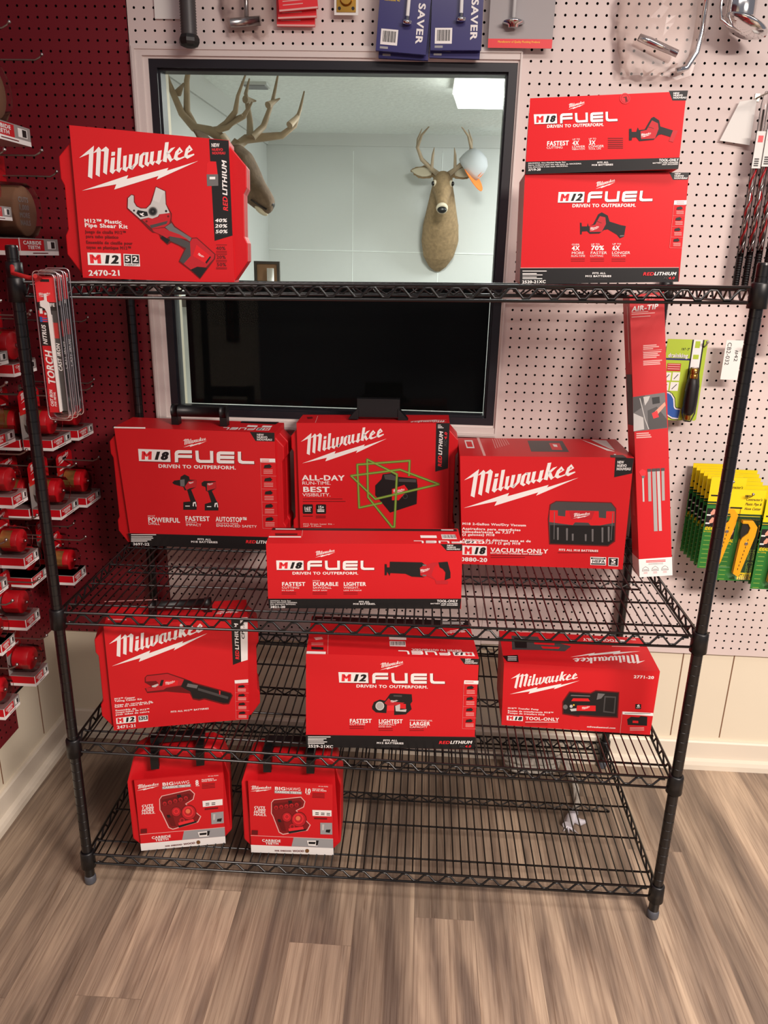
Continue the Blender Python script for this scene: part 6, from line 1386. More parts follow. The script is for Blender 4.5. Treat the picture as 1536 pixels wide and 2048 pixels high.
case('shear', 'red pipe shear kit case with large white script logo, left end of the top shelf', None, .028, chamfer=.04)
case('drill', 'red two-tool kit case with round black bar handle, left on the middle shelf', bar_handle(.135, .272, .036, .016), .022)
case('laser', 'red laser kit case with crossing green lines, centre back of the middle shelf', fold_handle(.148, .290), .018)
case('copper', 'red tubing cutter kit case turned slightly, left end of the third shelf', bar_handle(.11, .245, .022, .012), .026)
def strap_handle(x0, x1):
    def fn(t, q, dep):
        zt = max(q[2][1], q[3][1])+.055; m = MB()
        for x in (x0, x1): m.box(x-.010, x+.010, .018, dep*.7, zt-.012, zt+.022, 'black_plastic'); m.box(x-.010, x+.010, .004, .020, zt-.030, zt+.010, 'black_plastic')
        m.box(x0-.012, x1+.012, dep*.42, dep*.66, zt+.022, zt+.038, 'black_plastic'); m.build('handle', t)
    return fn
def hole_case(name, label, hx):
    M, q, dep = pose(name); t = empty('hole_saw_case', M=M); tag(t, label, 'tool case', 'small red hole saw kit cases on the bottom shelf')
    W = q[1][0]; H = max(q[2][1], q[3][1]); mb = MB(); shell(mb, q, 0, .004, 'carton_red'); art_into(mb, ART[name], lambda u, v, L: (u, -L, v))
    mb.build('sleeve', t)
    mb = MB(); s = .020; c = .035
    poly = [(-s+c*.8, .001), (W+s-c*.8, .001), (W+s, c), (W+s, H-.01), (W+s-.016, H+.045), (W+s-.04, H+.060), (-s+.04, H+.060), (-s+.016, H+.045), (-s, H-.01), (-s, c)]
    def fn(p, q_, h): k = max(0., (q_-(H-.01))/.07); return (p, h*(1-k)+k*(dep*.5+(h-dep*.5)*.35) if h < dep*.5 else h, q_)
    mb.prism(poly, .006, dep, 'case_red', fn); mb.build('case_body', t, bevel=.004)
    strap_handle(*hx)(t, q, dep); return t
hole_case('bh8', 'small red hole saw case numbered 8, turned, leftmost on the bottom shelf', (.052, .165))
hole_case('bh10', 'small red hole saw case numbered 10, second on the bottom shelf', (.048, .158))
# ================================================================== behind the glass
def bp_lofted(rings_def, key, n=18):
    # rings: (centre, x radius, second radius, second axis)
    rings = []
    for c, rx, r2, ax in rings_def:
        c = Vector(c); ax = Vector(ax).normalized()
        rings.append([tuple(c + Vector((rx*cos(2*pi*k/n), 0, 0)) + ax*(r2*sin(2*pi*k/n))) for k in range(n)])
    mb = MB(); mb.loft(rings, key); return mb
def remesh(o, vox, it=4):
    r = o.modifiers.new('join', 'REMESH'); r.mode = 'VOXEL'; r.voxel_size = vox; r.use_smooth_shade = True
    s = o.modifiers.new('soft', 'SMOOTH'); s.iterations = it; s.factor = .5
def ear_loft(mb, base, tip, w, thick, face, key):
    base, tip, face = Vector(base), Vector(tip), Vector(face).normalized(); d = (tip-base); L = d.length; d.normalize(); side = d.cross(face).normalized(); rings = []
    for t, k in ((0, .45), (.18, .8), (.42, 1.), (.65, .85), (.85, .5), (1, .08)):
        c = base + d*L*t; rings.append([tuple(c + side*(w*k*cos(2*pi*j/12)) + face*(thick*max(k, .3)*sin(2*pi*j/12))) for j in range(12)])
    mb.loft(rings, key)
def whitetail():
    # shoulder mount on the far wall, looking into the shop
    t = empty('deer_head_mount', (.955, OY, 1.80)); tag(t, 'whitetail deer shoulder mount with small antlers on the far office wall', 'deer mount')
    T = Matrix.Translation((-.955, -OY, -1.80)); X = .955
    mb = MB()
    S = [((X-.008, OY-.010, 1.50), .020, .015, (0, 1, 0)), ((X-.008, OY-.035, 1.53), .060, .030, (0, 1, .2)), ((X-.005, OY-.07, 1.60), .105, .065, (0, 1, .3)), ((X, OY-.10, 1.70), .128, .095, (0, 1, .3)), ((X, OY-.14, 1.80), .120, .105, (0, 1, .35)), ((X, OY-.19, 1.90), .098, .095, (0, 1, .4)), ((X, OY-.235, 1.99), .078, .085, (0, 1, .5)), ((X, OY-.26, 2.06), .062, .070, (0, 1, .6)), ((X, OY-.26, 2.10), .03, .035, (0, 1, .6))]
    r = bp_lofted(S, 'deer_coat'); mb.add(r.v, r.f, 'deer_coat', True)
    hd = Vector((0, -.80, -.60)).normalized(); up = Vector((0, -.60, .80)); o = Vector((X, OY-.23, 2.075))
    Hh = [(o + hd*a + up*b, rx, r2, up) for a, b, rx, r2 in ((-.03, .0, .035, .04), (.01, .005, .062, .062), (.07, .005, .068, .066), (.12, -.002, .060, .060), (.18, -.010, .043, .047), (.24, -.016, .034, .037), (.285, -.018, .034, .034), (.31, -.02, .026, .026), (.322, -.02, .012, .012))]
    r = bp_lofted(Hh, 'deer_coat'); mb.add(r.v, r.f, 'deer_coat', True)
    for s in (-1, 1): ear_loft(mb, o+Vector((s*.052, .0, .03)), o+Vector((s*.225, .045, .055)), .048, .013, (s*-.25, -1, .15), 'deer_coat')
    b = mb.build('body', t, T); remesh(b, .010)
    m = MB(); p = o+hd*.312+up*-.012; m.ellipsoid(p, (.030, .014, .020), 'nose_black'); m.build('nose', t, T)
    for s in (-1, 1):
        m = MB(); m.ellipsoid(o+hd*.106+up*.036+Vector((s*.062, -.004, 0)), (.011, .015, .015), 'eye_glass'); m.build('eye', t, T)
        m = MB(); base = o+hd*.03+up*.055+Vector((s*.035, 0, 0)); B = [base, base+Vector((s*.04, .02, .03)), base+Vector((s*.105, .01, .085)), base+Vector((s*.135, -.02, .150)), base+Vector((s*.110, -.07, .215)), base+Vector((s*.060, -.10, .265))]
        m.tube(B, [.017, .014, .013, .011, .008, .003], 'antler', 10)
        m.tube([B[1], B[1]+Vector((-s*.005, -.05, .08)), B[1]+Vector((-s*.012, -.06, .12))], [.011, .008, .002], 'antler', 8); m.tube([B[3], B[3]+Vector((s*.0, .02, .05)), B[3]+Vector((-s*.025, .01, .11))], [.009, .007, .002], 'antler', 8)
        m.build('antler', t, T)
        m = MB(); ear_loft(m, o+Vector((s*.075, -.012, .034)), o+Vector((s*.205, .028, .052)), .030, .004, (s*-.25, -1, .15), 'fur_pale'); m.build('ear_lining', t, T)
    m = MB(); m.ellipsoid(o+hd*.270+up*-.040, (.031, .034, .018), 'fur_pale', None); m.build('chin', t, T)
    m = MB(); m.ellipsoid((X, OY-.262, 1.945), (.052, .030, .050), 'fur_pale', None); m.build('throat_patch', t, T)
    m = MB(); m.lathe([(.029, .278), (.038, .286), (.036, .298), (.029, .304)], 'fur_pale', o+up*-.016, (Vector((1, 0, 0)), up, hd), 18); m.build('muzzle_ring', t, T)
    for s in (-1, 1):
        m = MB(); m.ellipsoid(o+hd*.10+up*.034+Vector((s*.052, 0, 0)), (.014, .021, .021), 'fur_pale'); m.build('eye_ring', t, T)
whitetail()
def big_buck():
    # mounted on the left office wall, seen in profile
    Y = 1.05; t = empty('deer_head_mount', (OX0, Y, 1.85)); tag(t, 'large antlered buck head in profile behind the left side of the window', 'deer mount')
    T = Matrix.Translation((-OX0, -Y, -1.85)); n = 16
    def prof(ks, key):
        rings = []
        for (x, z), (dx, dz), ry, rr in ks:
            nn = Vector((-dz, 0, dx)).normalized(); rings.append([tuple(Vector((x, Y, z)) + Vector((0, ry*cos(2*pi*j/n), 0)) + nn*(rr*sin(2*pi*j/n))) for j in range(n)])
        mb = MB(); mb.loft(rings, key); return mb
    mb = prof([((OX0+.005, 1.60), (1, .55), .13, .16), ((OX0+.08, 1.66), (1, .6), .125, .155), ((-.06, 1.76), (.8, .7), .105, .125), ((.02, 1.86), (.6, .9), .085, .105), ((.07, 1.935), (.7, .7), .07, .085), ((.09, 1.95), (.9, .3), .04, .05)], 'buck_coat')
    h = prof([((.035, 1.955), (.75, -.66), .045, .050), ((.075, 1.935), (.75, -.66), .075, .085), ((.115, 1.905), (.72, -.70), .078, .085), ((.150, 1.865), (.70, -.72), .062, .072), ((.185, 1.825), (.70, -.70), .046, .055), ((.218, 1.792), (.75, -.60), .043, .046), ((.240, 1.772), (.8, -.5), .040, .038), ((.252, 1.764), (.8, -.5), .022, .02)], 'buck_coat')
    mb.add(h.v, h.f, 'buck_coat', True)
    for s in (-1, 1): ear_loft(mb, (.055, Y+s*.06, 1.96), (.0, Y+s*.20, 2.02), .045, .014, (.8, 0, .3), 'buck_coat')
    b = mb.build('body', t, T); remesh(b, .009)
    m = MB(); m.ellipsoid((.243, Y, 1.782), (.018, .032, .020), 'nose_black'); m.build('nose', t, T)
    for s in (-1, 1): m = MB(); m.ellipsoid((.125, Y+s*.068, 1.925), (.017, .012, .015), 'eye_glass'); m.build('eye', t, T)
    m = MB(); m.tube([(.236, Y-.040, 1.760), (.205, Y-.044, 1.776), (.175, Y-.045, 1.795)], .004, 'nose_black', 6); m.build('mouth', t, T)
    m = MB(); m.ellipsoid((.205, Y, 1.762), (.034, .036, .016), 'fur_pale', Matrix.Rotation(radians(38), 3, 'Y')); m.build('chin', t, T)
    A = [ # one rack: beams and tines as (x, z) in the plane of each antler, thickness at the root
        (-.055, [[(.075, 2.01), (.03, 2.035), (-.03, 2.045), (-.07, 2.09), (-.11, 2.19), (-.125, 2.255), (-.118, 2.30)], [(-.03, 2.045), (-.055, 2.10), (-.045, 2.20), (-.02, 2.28), (.01, 2.35)], [(-.09, 2.165), (-.055, 2.19)], [(.045, 2.03), (.095, 2.06), (.135, 2.10), (.150, 2.15), (.188, 2.225)], [(.095, 2.06), (.165, 2.085), (.205, 2.13)], [(.03, 2.035), (.10, 2.045), (.165, 2.085)]]),
        (.085, [[(.095, 2.0), (.13, 2.03), (.20, 2.04), (.27, 2.05), (.32, 2.09), (.34, 2.15), (.355, 2.22)], [(.16, 2.035), (.20, 2.08), (.235, 2.18), (.255, 2.29)], [(.225, 2.15), (.262, 2.185)], [(.15, 2.035), (.145, 2.10), (.125, 2.20), (.135, 2.26)], [(.135, 2.17), (.165, 2.175)], [(.31, 2.08), (.335, 2.115), (.325, 2.13)]])]
    for dy, br in A:
        m = MB()
        for i, q in enumerate(br):
            r0 = .019 if i == 0 else .0145; pts = [(x, Y+dy*(1+1.4*k/len(q)), z) for k, (x, z) in enumerate(q)]
            m.tube(pts, [max(.003, r0*(1-.85*(k/(len(q)-1))**1.6)) for k in range(len(q))], 'antler', 9)
        m.tube([(.085, Y+dy*.4, 1.96), (.085, Y+dy, 2.0), (.10 if dy > 0 else .07, Y+dy*1.05, 2.02)], [.024, .020, .018], 'antler', 10)
        m.build('antler', t, T)
big_buck()
def cap():
    t = empty('trucker_cap', (1.135, OY-.33, 2.16)); tag(t, 'white cap with orange brim hung on the antler of the far deer', 'cap')
    ax = Vector((.70, -.30, .65)).normalized(); br = Vector((.40, -.30, -.86)); br = (br - ax*br.dot(ax)).normalized(); t.matrix_world = basis(br, ax.cross(br), ax, (1.112, OY-.30, 2.13))
    m = MB(); m.lathe([(.086, 0), (.089, .03), (.086, .07), (.070, .105), (.040, .124), (.001, .128)], 'cap_white', n=20); m.build('crown', t)
    m = MB(); pts = [(.088*cos(a), .088*sin(a)) for a in [radians(-75+15*k) for k in range(11)]]; outer = [(.088*cos(a)+.075*cos(a)**.5 if cos(a) > 0 else .088*cos(a), .100*sin(a)) for a in [radians(75-15*k) for k in range(11)]]
    m.prism(pts+outer, 0, .004, 'cap_orange', lambda p, q, h: (p, q, h-.18*max(0, p-.06)**1.2)); m.build('brim', t)
    m = MB(); m.add([(.0885, -.02, .030), (.0885, .02, .030), (.084, .016, .066), (.084, -.016, .066)], [(0, 1, 2, 3)], 'cap_orange'); m.build('badge', t)
cap()
t = empty('ceiling_light', (1.09, 1.55, OZ)); tag(t, 'glowing rectangular ceiling light in the office, top right of the window', 'light')
T = Matrix.Translation((-1.09, -1.55, -OZ))
m = MB(); m.box(.965, 1.30, 1.25, 1.88, OZ-.03, OZ, 'paper'); m.build('housing', t, T)
m = MB(); m.prism([(.970, OZ-.03), (1.295, OZ-.03), (1.27, OZ-.09), (.995, OZ-.09)], 1.26, 1.87, 'lamp_glow'); m.build('diffuser', t, T)
t = empty('ceiling_vent', (.02, 1.85, OZ)); tag(t, 'small pale vent on the office ceiling', 'vent'); T = Matrix.Translation((-.02, -1.85, -OZ))
m = MB(); ring(m, -.03, .09, 1.80, 1.90, .012, OZ-.012, OZ, 'office_floor') if False else m.box(-.03, .09, 1.80, 1.90, OZ-.012, OZ, 'office_wall'); m.build('frame', t, T)
m = MB(); [m.box(-.02, .08, 1.81+.018*k, 1.82+.018*k, OZ-.018, OZ-.010, 'g2') for k in range(5)]; m.build('louvre', t, T)
m = MB(); m.box(.185, 1.062, .052, .070, 1.162, 1.520, 'filler_black')  # added board: blanks the lower pane where the view is unknown
tag(m.build('filler_board'), 'added matt black filler board covering the lower half of the window from behind', 'board')
t = empty('picture_frame', (.10, 1.50, 1.42)); tag(t, 'dark wooden picture frame standing low behind the window', 'picture frame'); T = Matrix.Translation((-.10, -1.50, -1.42))
m = MB(); ring(m, .07, .19, 1.40, 1.56, .012, 1.50, 1.52, 'wood_frame'); m.build('frame', t, T); m = MB(); m.box(.08, .18, 1.512, 1.518, 1.41, 1.55, 'card_brown'); m.build('picture', t, T)
m = MB(); m.box(OX0, .45, 1.25, 1.75, 1.36, 1.40, 'wood_frame'); tag(m.build('office_shelf'), 'small office wall shelf carrying the picture frame and paper roll', 'shelf')
m = MB(); m.tube([(.155, 1.46, 1.402), (.155, 1.46, 1.53)], .016, 'paper', 14); m.tube([(.155, 1.46, 1.53), (.155, 1.46, 1.5305)], .008, 'card_brown', 10); tag(m.build('paper_roll'), 'white paper roll standing by the picture frame', 'paper roll')
m = MB(); m.box(OX0+.002, OX0+.004, 1.28, 1.62, 1.42, 1.62, 'paper'); [m.box(OX0+.004, OX0+.0045, 1.32, 1.55, 1.46+.025*k, 1.464+.025*k, 'g2') for k in range(5)]; tag(m.build('notice'), 'white printed notice on the left office wall', 'notice')

# ================================================================== left wall: hooks and hole saw packs
def hook(p, q, name='peg_hook', r=.0022, key='zinc', lift=.014):
    p, q = Vector(p), Vector(q); d = (q-p).normalized(); m = MB()
    m.tube([p-d*.004, p+d*.01, q-d*.018, q-d*.006+Vector((0, 0, lift*.5)), q+Vector((0, 0, lift))], r, key, 8); m.ellipsoid(q+Vector((0, 0, lift)), (.0042,)*3, 'steel', None, 10, 6)
    m.box(p.x-.002 if abs(d.x) > .5 else p.x-.006, p.x+.003 if abs(d.x) > .5 else p.x+.006, p.y-.006 if abs(d.x) > .5 else p.y-.003, p.y+.006 if abs(d.x) > .5 else p.y+.002, p.z-.008, p.z+.010, key)
    return m.build(name)
def pack_proto(W, D, H, kind):
    # local: x out from the card, y along the wall, z up; base at the front lower corner of the card
    t = empty('hole_saw_pack'); m = MB()
    th = .030 if kind != 'big' else .040
    m.box(0, .0012, 0, W, 0, H*.66, 'lid_grey'); m.build('backing_card', t)
    m = MB(); hz = H*.60; m.prism([(0, hz), (W, hz), (W, H-.01), (W*.88, H), (W*.12, H), (0, H-.01)], .0014, .0026, 'hs_red', lambda p, q, h: (h, p, q))
    m.box(.0027, .0032, W*.38, W*.62, H-.022, H-.015, 'k'); fr = lambda u, v, L: (.0028+L, u, v)
    art_into(m, [('L', 'w', W*90, (hz+.030)*1000, W*800, (hz+.030)*1000+W*190, 0)], lambda u, v, L: (.0028+L, u, v), 'hs_red'); m.box(.0028, .0031, W*.15, W*.85, hz+.012, hz+.016, 'w'); m.build('header', t)
    # tray with its printed band: white foot, red side, grey and red front
    m = MB(); m.box(.0015, D, 0, W, 0, th, 'hs_red'); m.box(.001, D+.0004, -.0004, W+.0004, 0, th*.26, 'w'); m.box(.001, D+.0003, -.0003, W+.0003, th*.94, th, 'lid_grey'); m.box(D-.0012, D+.0006, -.0006, .0008, 0, th, 'w')
    m.box(D, D+.0005, W*.62, W*1.0, th*.26, th, 'lid_grey'); pf = lambda u, v, L: (D+.0007+L, u, v)
    text_into(m, 'CARBIDE', 'w', 'b', (W*.08, th*.64), (W*.54, th*.64), th*.20, lambda u, v: (D+.0009, u, v)); text_into(m, 'TEETH', 'w', 'b', (W*.18, th*.37), (W*.50, th*.37), th*.20, lambda u, v: (D+.0009, u, v))
    m.quad((D+.0008, W*.70, th*.38), (D+.0008, W*.92, th*.38), (D+.0008, W*.92, th*.86), (D+.0008, W*.70, th*.86), 'w'); m.quad((D+.001, W*.80, th*.42), (D+.001, W*.90, th*.42), (D+.001, W*.90, th*.82), (D+.001, W*.80, th*.82), 'k'); m.quad((D+.0008, W*.3, th*.10), (D+.0008, W*.7, th*.10), (D+.0008, W*.7, th*.16), (D+.0008, W*.3, th*.16), 'd')
    m.build('tray', t)
    R = min(W*.42, (H*.62-th)*.52); zc = th+.004+R; yc = W*.5
    m = MB()
    if kind == 'big':
        m.lathe([(R*.98, .004), (R, .008), (R, D*.75), (R*.95, D*.78), (R*.3, D*.78)], 'kraft', (0, yc, zc), 'x', 24)
        for k, s_ in enumerate(('CUTS', '1,000', 'MORE', 'NAILS')): text_into(m, s_, 'lid_grey', 'b', (yc-R*.55, zc+R*.35-k*R*.30), (yc+R*.30, zc+R*.35-k*R*.30), R*.19, lambda u, v: (D*.78+.001, u, v))
    else:
        m.lathe([(R*.96, .006), (R, .010), (R, D*.70), (R*.95, D*.72), (R*.25, D*.72), (R*.22, D*.80), (.002, D*.80)], 'hs_red', (0, yc, zc), 'x', 24)
        if kind == 'gold':
            an = [radians(105+12*k) for k in range(9)]; rr = R+.0005; vs = [(x, yc+rr*cos(a), zc+rr*sin(a)) for x in (D*.10, D*.50) for a in an]; m.add(vs, [(k, k+1, k+10, k+9) for k in range(8)], 'gold', True)
        m.lathe([(R*.16, D*.80), (R*.12, D*.9)], 'steel', (0, yc, zc), 'x', 12)
    m.build('hole_saw', t)
    m = MB(); k = 12
    def dome(x, s): return [(x, yc+(R+.006)*s*cos(2*pi*j/k), zc+(R+.006)*s*sin(2*pi*j/k)) for j in range(k)]
    rr = [dome(.003, 1.06), dome(D*.55, 1.03), dome(D*.86, .98), dome(D*.93, .8)]
    vs = [p for r in rr for p in r]; m.add(vs, [(i*k+j, i*k+(j+1) % k, (i+1)*k+(j+1) % k, (i+1)*k+j) for i in range(3) for j in range(k)] + [tuple(range(3*k, 4*k))], 'clam', False); m.build('clear_shell', t)
    return t
PROTO = {}
LBL = 'hole saw packs hanging on the left wall'
def pack(xf, y0, z0, W, label, kind='gold', H=None):
    H = H or {'big': .25}.get(kind, .155 if W > .09 else .140); D = .12 if kind == 'big' else (.080 if W > .09 else .068); key = (round(W, 2), kind)
    if key not in PROTO: o = PROTO[key] = pack_proto(round(W, 2), D, H, kind)
    else: o = copy_tree(PROTO[key])
    o.location = (xf-D, y0, z0); tag(o, label, 'hole saw pack', LBL); return o
PK = [(-.10, -.113, 1.073, .10, 'gold', 'hole saw pack nearest the corner, level with the black drill case on the middle shelf'),
 (-.10, -.271, 1.081, .11, 'gold', 'wide hole saw pack just below the hanging saw blade packs'),
 (-.19, -.268, 1.078, .11, 'gold', 'hole saw pack behind the wide one below the saw blades, left of the front post'),
 (-.10, -.560, 1.150, .11, 'gold', 'hole saw pack at the left photo edge level with the bottom of the saw blades'),
 (-.10, -.106, .868, .10, 'gold', 'hole saw pack nearest the corner, in the row above the middle shelf'),
 (-.10, -.269, .885, .11, 'gold', 'gold banded hole saw pack right of the front post, two rows above the shelf collar'),
 (-.19, -.266, .882, .11, 'gold', 'hole saw pack tucked behind the front post in the row two above the collar'),
 (-.10, -.499, .994, .07, 'gold', 'small hole saw pack left of the front post, level with the black drill case'),
 (-.10, -.239, .675, .076, 'gold', 'lowest hole saw pack to the right of the front post'),
 (-.17, -.16, .690, .076, 'plain', 'hole saw pack half hidden behind the lowest one right of the front post'),
 (-.19, -.30, .690, .10, 'plain', 'hole saw pack behind the post, lowest in the column nearest the corner'),
 (-.10, -.483, .828, .07, 'gold', 'small gold banded hole saw pack left of post, second above the one over cream wall'),
 (-.10, -.515, .672, .066, 'plain', 'small hole saw pack at the height of the middle shelf collar, left of the post'),
 (-.10, -.640, .815, .07, 'gold', 'hole saw pack cut by the left photo edge, above the one at middle shelf height'),
 (-.10, -.634, .666, .055, 'plain', 'narrow hole saw pack at the left photo edge, just below middle shelf height'),
 (-.10, -.509, .506, .066, 'plain', 'small hole saw pack hanging over the bare cream wall'),
 (-.10, -.662, .506, .066, 'plain', 'lowest hole saw pack of all, at the left photo edge'),
 (-.10, -.416, 1.300, .11, 'gold', 'hole saw pack left of the post, level with the middle of the saw blades'),
 (-.17, -.283, 1.285, .11, 'plain', 'hole saw pack partly hidden behind the hanging saw blade packs'),
 (-.10, -.545, 1.335, .11, 'plain', 'hole saw pack cut by left photo edge, level with middle of the saw blades'),
 (-.10, -.315, 1.578, .20, 'big', 'big brown hole saw pack just above the top of the front left post'),
 (-.10, -.40, 1.83, .20, 'big', 'big brown hole saw pack hanging highest on the left wall'),
 (-.10, -.445, 1.655, .11, 'plain', 'red hole saw pack at the left photo edge beside the lower big brown pack')]
HK = {}
for xf, y0, z0, W, kind, lb in PK:
    pack(xf, y0, z0, W, lb, kind); Hh = .25 if kind == 'big' else (.155 if W > .09 else .140)
    HK[(round(y0+W/2, 2), round(z0+Hh-.018, 2))] = max(xf, HK.get((round(y0+W/2, 2), round(z0+Hh-.018, 2)), -9))
NTH = ('first', 'second', 'third', 'fourth', 'fifth', 'sixth', 'seventh', 'eighth', 'ninth', 'tenth'); COLS = {}
for (y, z), xf in HK.items(): COLS.setdefault(0 if y > -.13 else 1 if y > -.26 else 2 if y > -.42 else 3, []).append((z, y, xf))
for c_, rows in sorted(COLS.items()):
    for i, (z, y, xf) in enumerate(sorted(rows, reverse=True)):
        o = hook((XL, y, z), (xf+.03, y, z), lift=.012); tag(o, 'zinc peg hook with pack, %s from top in the %s column from the corner' % (NTH[i], NTH[c_]), 'hook', 'hooks holding packs on the left wall')
for (y, z), lb in (((-.03, 1.40), 'empty peg hook near the corner, highest of the three right of the saw blades'), ((-.03, 1.225), 'empty peg hook right of the lower part of the saw blades'), ((-.145, 2.03), 'empty long peg hook highest on the left wall'), ((-.13, 1.77), 'empty peg hook left of the large pipe shear case')):
    o = hook((XL, y, z), (-.075, y, z), lift=.012); tag(o, lb, 'hook', 'empty hooks on the left wall')

# saw blade packs on a red hook fixed to the front left post
m = MB(); m.tube([(.056, -.655, 1.555), (.062, -.668, 1.560), (.068, -.680, 1.548), (.11, -.700, 1.541), (.135, -.702, 1.540), (.138, -.730, 1.545)], .0042, 'copper_red', 10); m.lathe([(.013, -.016), (.0165, -.014), (.0165, .014), (.013, .016)], 'black_plastic', (.05, -.6377, 1.553), 'z', 16)
tag(m.build('display_hook'), 'red hook clipped to the front left post, carrying saw blade packs', 'hook')
def blade_pack():
    W, H, D = .050, .292, .010; t = empty('saw_blade_pack')
    m = MB(); poly = []
    for cx, cy, a0 in ((W-.008, .008, -90), (W-.008, H-.008, 0), (.008, H-.008, 90), (.008, .008, 180)): poly += [(cx+.008*cos(radians(a0+30*k)), cy+.008*sin(radians(a0+30*k))) for k in range(4)]
    m.prism(poly, 0, .0006, 'clam'); inn = [(W/2+(p-W/2)*.86, H/2+(q-H/2)*.965) for p, q in poly]
    m.prism(inn, -D, 0, 'clam'); m.tube([(p, -.0008, q) for p, q in poly], .0012, 'clam_edge', 6, closed=True); m.tube([(p, -D+.001, q) for p, q in inn], .0010, 'clam_edge', 6, closed=True); m.build('clear_shell', t)
    L = -.0045; fr = lambda y: (lambda u, v: (u, y, v))
    m = MB(); m.box(.005, .030, L, L+.0008, .016, H-.012, 'hs_red'); m.box(.030, W-.006, L, L+.0008, .02, H-.012, 'g')
    q = lambda x0, x1, z0, z1, k, y=L-.0004: m.quad((x0, y, z0), (x1, y, z0), (x1, y, z1), (x0, y, z1), k)
    q(.005, W-.006, H-.058, H-.012, 'r2', L-.0002); q(.005, W-.006, H-.074, H-.058, 'k', L-.0002); q(.005, .024, .150, .206, 'k', L-.0002); q(.030, W-.008, .165, .195, 'copper_red', L-.0002)
    art_into(m, [('L', 'w', 9, 243, 34, 249, 0)], lambda u, v, k: (u, L-.0005-k, v), 'r2'); q(.016, .034, H-.020, H-.015, 'k')
    for s_, x0, x1, z, h in (('5X LIFE', .009, .040, H-.066, .006),): text_into(m, s_, 'w', 'b', (x0, z), (x1, z), h, fr(L-.0006))
    V = lambda s_, c_, x, z0, z1, h: text_into(m, s_, c_, 'i', (z0, -x), (z1, -x), h, lambda u, v: (-v, L-.0006, u))
    V('TORCH', 'w', .0235, .072, .140, .014); V('NITRUS', 'w', .0165, .152, .190, .008); V('CAST IRON', 'w', .015, .028, .062, .006); V('CAST IRON', 'w', .041, .100, .155, .007); V('FOR METAL', 'w', .021, .028, .058, .004)
    q(.008, .014, .212, .222, 'w'); q(.017, .022, .210, .214, 'w'); q(.007, .022, .196, .206, 'blue', L-.0005); [q(.012, .022, .196+.004*k, .198+.004*k, 'r2', L-.0007) for k in range(3)]
    m.build('printed_card', t)
    m = MB(); poly = [(.027, .018), (.030, .018)]; k = 70
    for i in range(k): z = .022+.190*i/k; poly += [(.0345, z), (.0315, z+.0012)]
    poly += [(.031, .215), (.031, .232), (.026, .236), (.026, .250), (.021, .250), (.021, .238), (.012, .236), (.012, .226), (.020, .222), (.024, .214)]
    m.prism(poly, L-.0030, L-.0018, 'w'); m.build('blade', t)
    return t
b0 = blade_pack(); b0.location = (.118, -.700, 1.262)
tag(b0, 'front saw blade pack with white TORCH lettering hanging on the front left post', 'saw blade pack', 'saw blade packs on the red hook')
for (x, y, z), lb in (((.121, -.682, 1.264), 'second saw blade pack, directly behind the lettered front one'), ((.125, -.664, 1.267), 'rearmost saw blade pack on the red hook, its clear edge showing at right')):
    c = copy_tree(b0); c.location = (x, y, z); tag(c, lb)

# ================================================================== goods on the white board, right side
def wall_hook(x, z, out, label, lift=.014): o = hook((x, 0, z), (x, -out, z), lift=lift); tag(o, label, 'hook', 'zinc hooks on the white board'); return o
# long bits in clear tubes
wall_hook(1.695, 1.995, .16, 'zinc hook holding the clear tubes of long drill bits')
def bit_tube():
    t = empty('drill_bit_tube'); R, H = .0085, .470
    m = MB(); m.lathe([(R, .0), (R, H-.03), (R*.8, H-.012), (R*.35, H)], 'clam', n=14); m.build('clear_tube', t)
    m = MB(); pr_ = [(R*1.04, 0)]
    for k in range(14): pr_ += [(R*1.06, .003+.006*k), (R*.94, .006+.006*k)]
    m.lathe(pr_+[(R*1.0, .092)], 'black_plastic', n=14); m.build('end_cap', t)
    m = MB(); n = 60; a = []; b = []
    for i in range(n+1):
        z = .094+.27*i/n; ph = i*.42; a.append((.0045*cos(ph), .0045*sin(ph), z)); b.append((-.0045*cos(ph), -.0045*sin(ph), z))
    m.tube(a, .0026, 'tube_red', 6); m.tube(b, .0026, 'steel', 6); m.tube([(0, 0, .09), (0, 0, .43)], .003, 'steel', 8); m.build('drill_bit', t)
    m = MB(); m.prism([(-.011, .295), (.011, .295), (.011, .380), (-.011, .380)], -.0105, -.0095, 'paper'); m.box(-.006, .006, -.0112, -.0105, .355, .370, 'r2'); [m.box(-.007, .004, -.0112, -.0105, .300+.005*k, .303+.005*k, 'k') for k in range(4)]; m.build('label', t)
    return t
b0 = bit_tube(); spots = [((1.700, -.045, 1.532), 'clear drill bit tube nearest the tall boxes, leftmost behind the front right post'), ((1.722, -.050, 1.536), 'second clear drill bit tube from the left above the right post'), ((1.744, -.055, 1.540), 'third clear drill bit tube from the left above the right post'), ((1.767, -.060, 1.545), 'fourth clear drill bit tube, right of the post top'), ((1.789, -.065, 1.50), 'rightmost clear drill bit tube at the photo edge')]
for i, (p, lb) in enumerate(spots):
    o = b0 if i == 0 else copy_tree(b0); o.location = p; tag(o, lb, 'drill bit tube', 'clear tubes of long drill bits')
m = MB(); m.add([(1.615, -.012, 1.895), (1.650, -.013, 1.985), (1.690, -.016, 1.990), (1.690, -.016, 1.885)], [(0, 1, 2, 3)], 'paper'); m.add([(1.615, -.0105, 1.895), (1.650, -.0115, 1.985), (1.690, -.0145, 1.990), (1.690, -.0145, 1.885)], [(3, 2, 1, 0)], 'paper')
tag(m.build('price_tag'), 'blank white tag hanging slanted beside the drill bit tubes', 'tag')
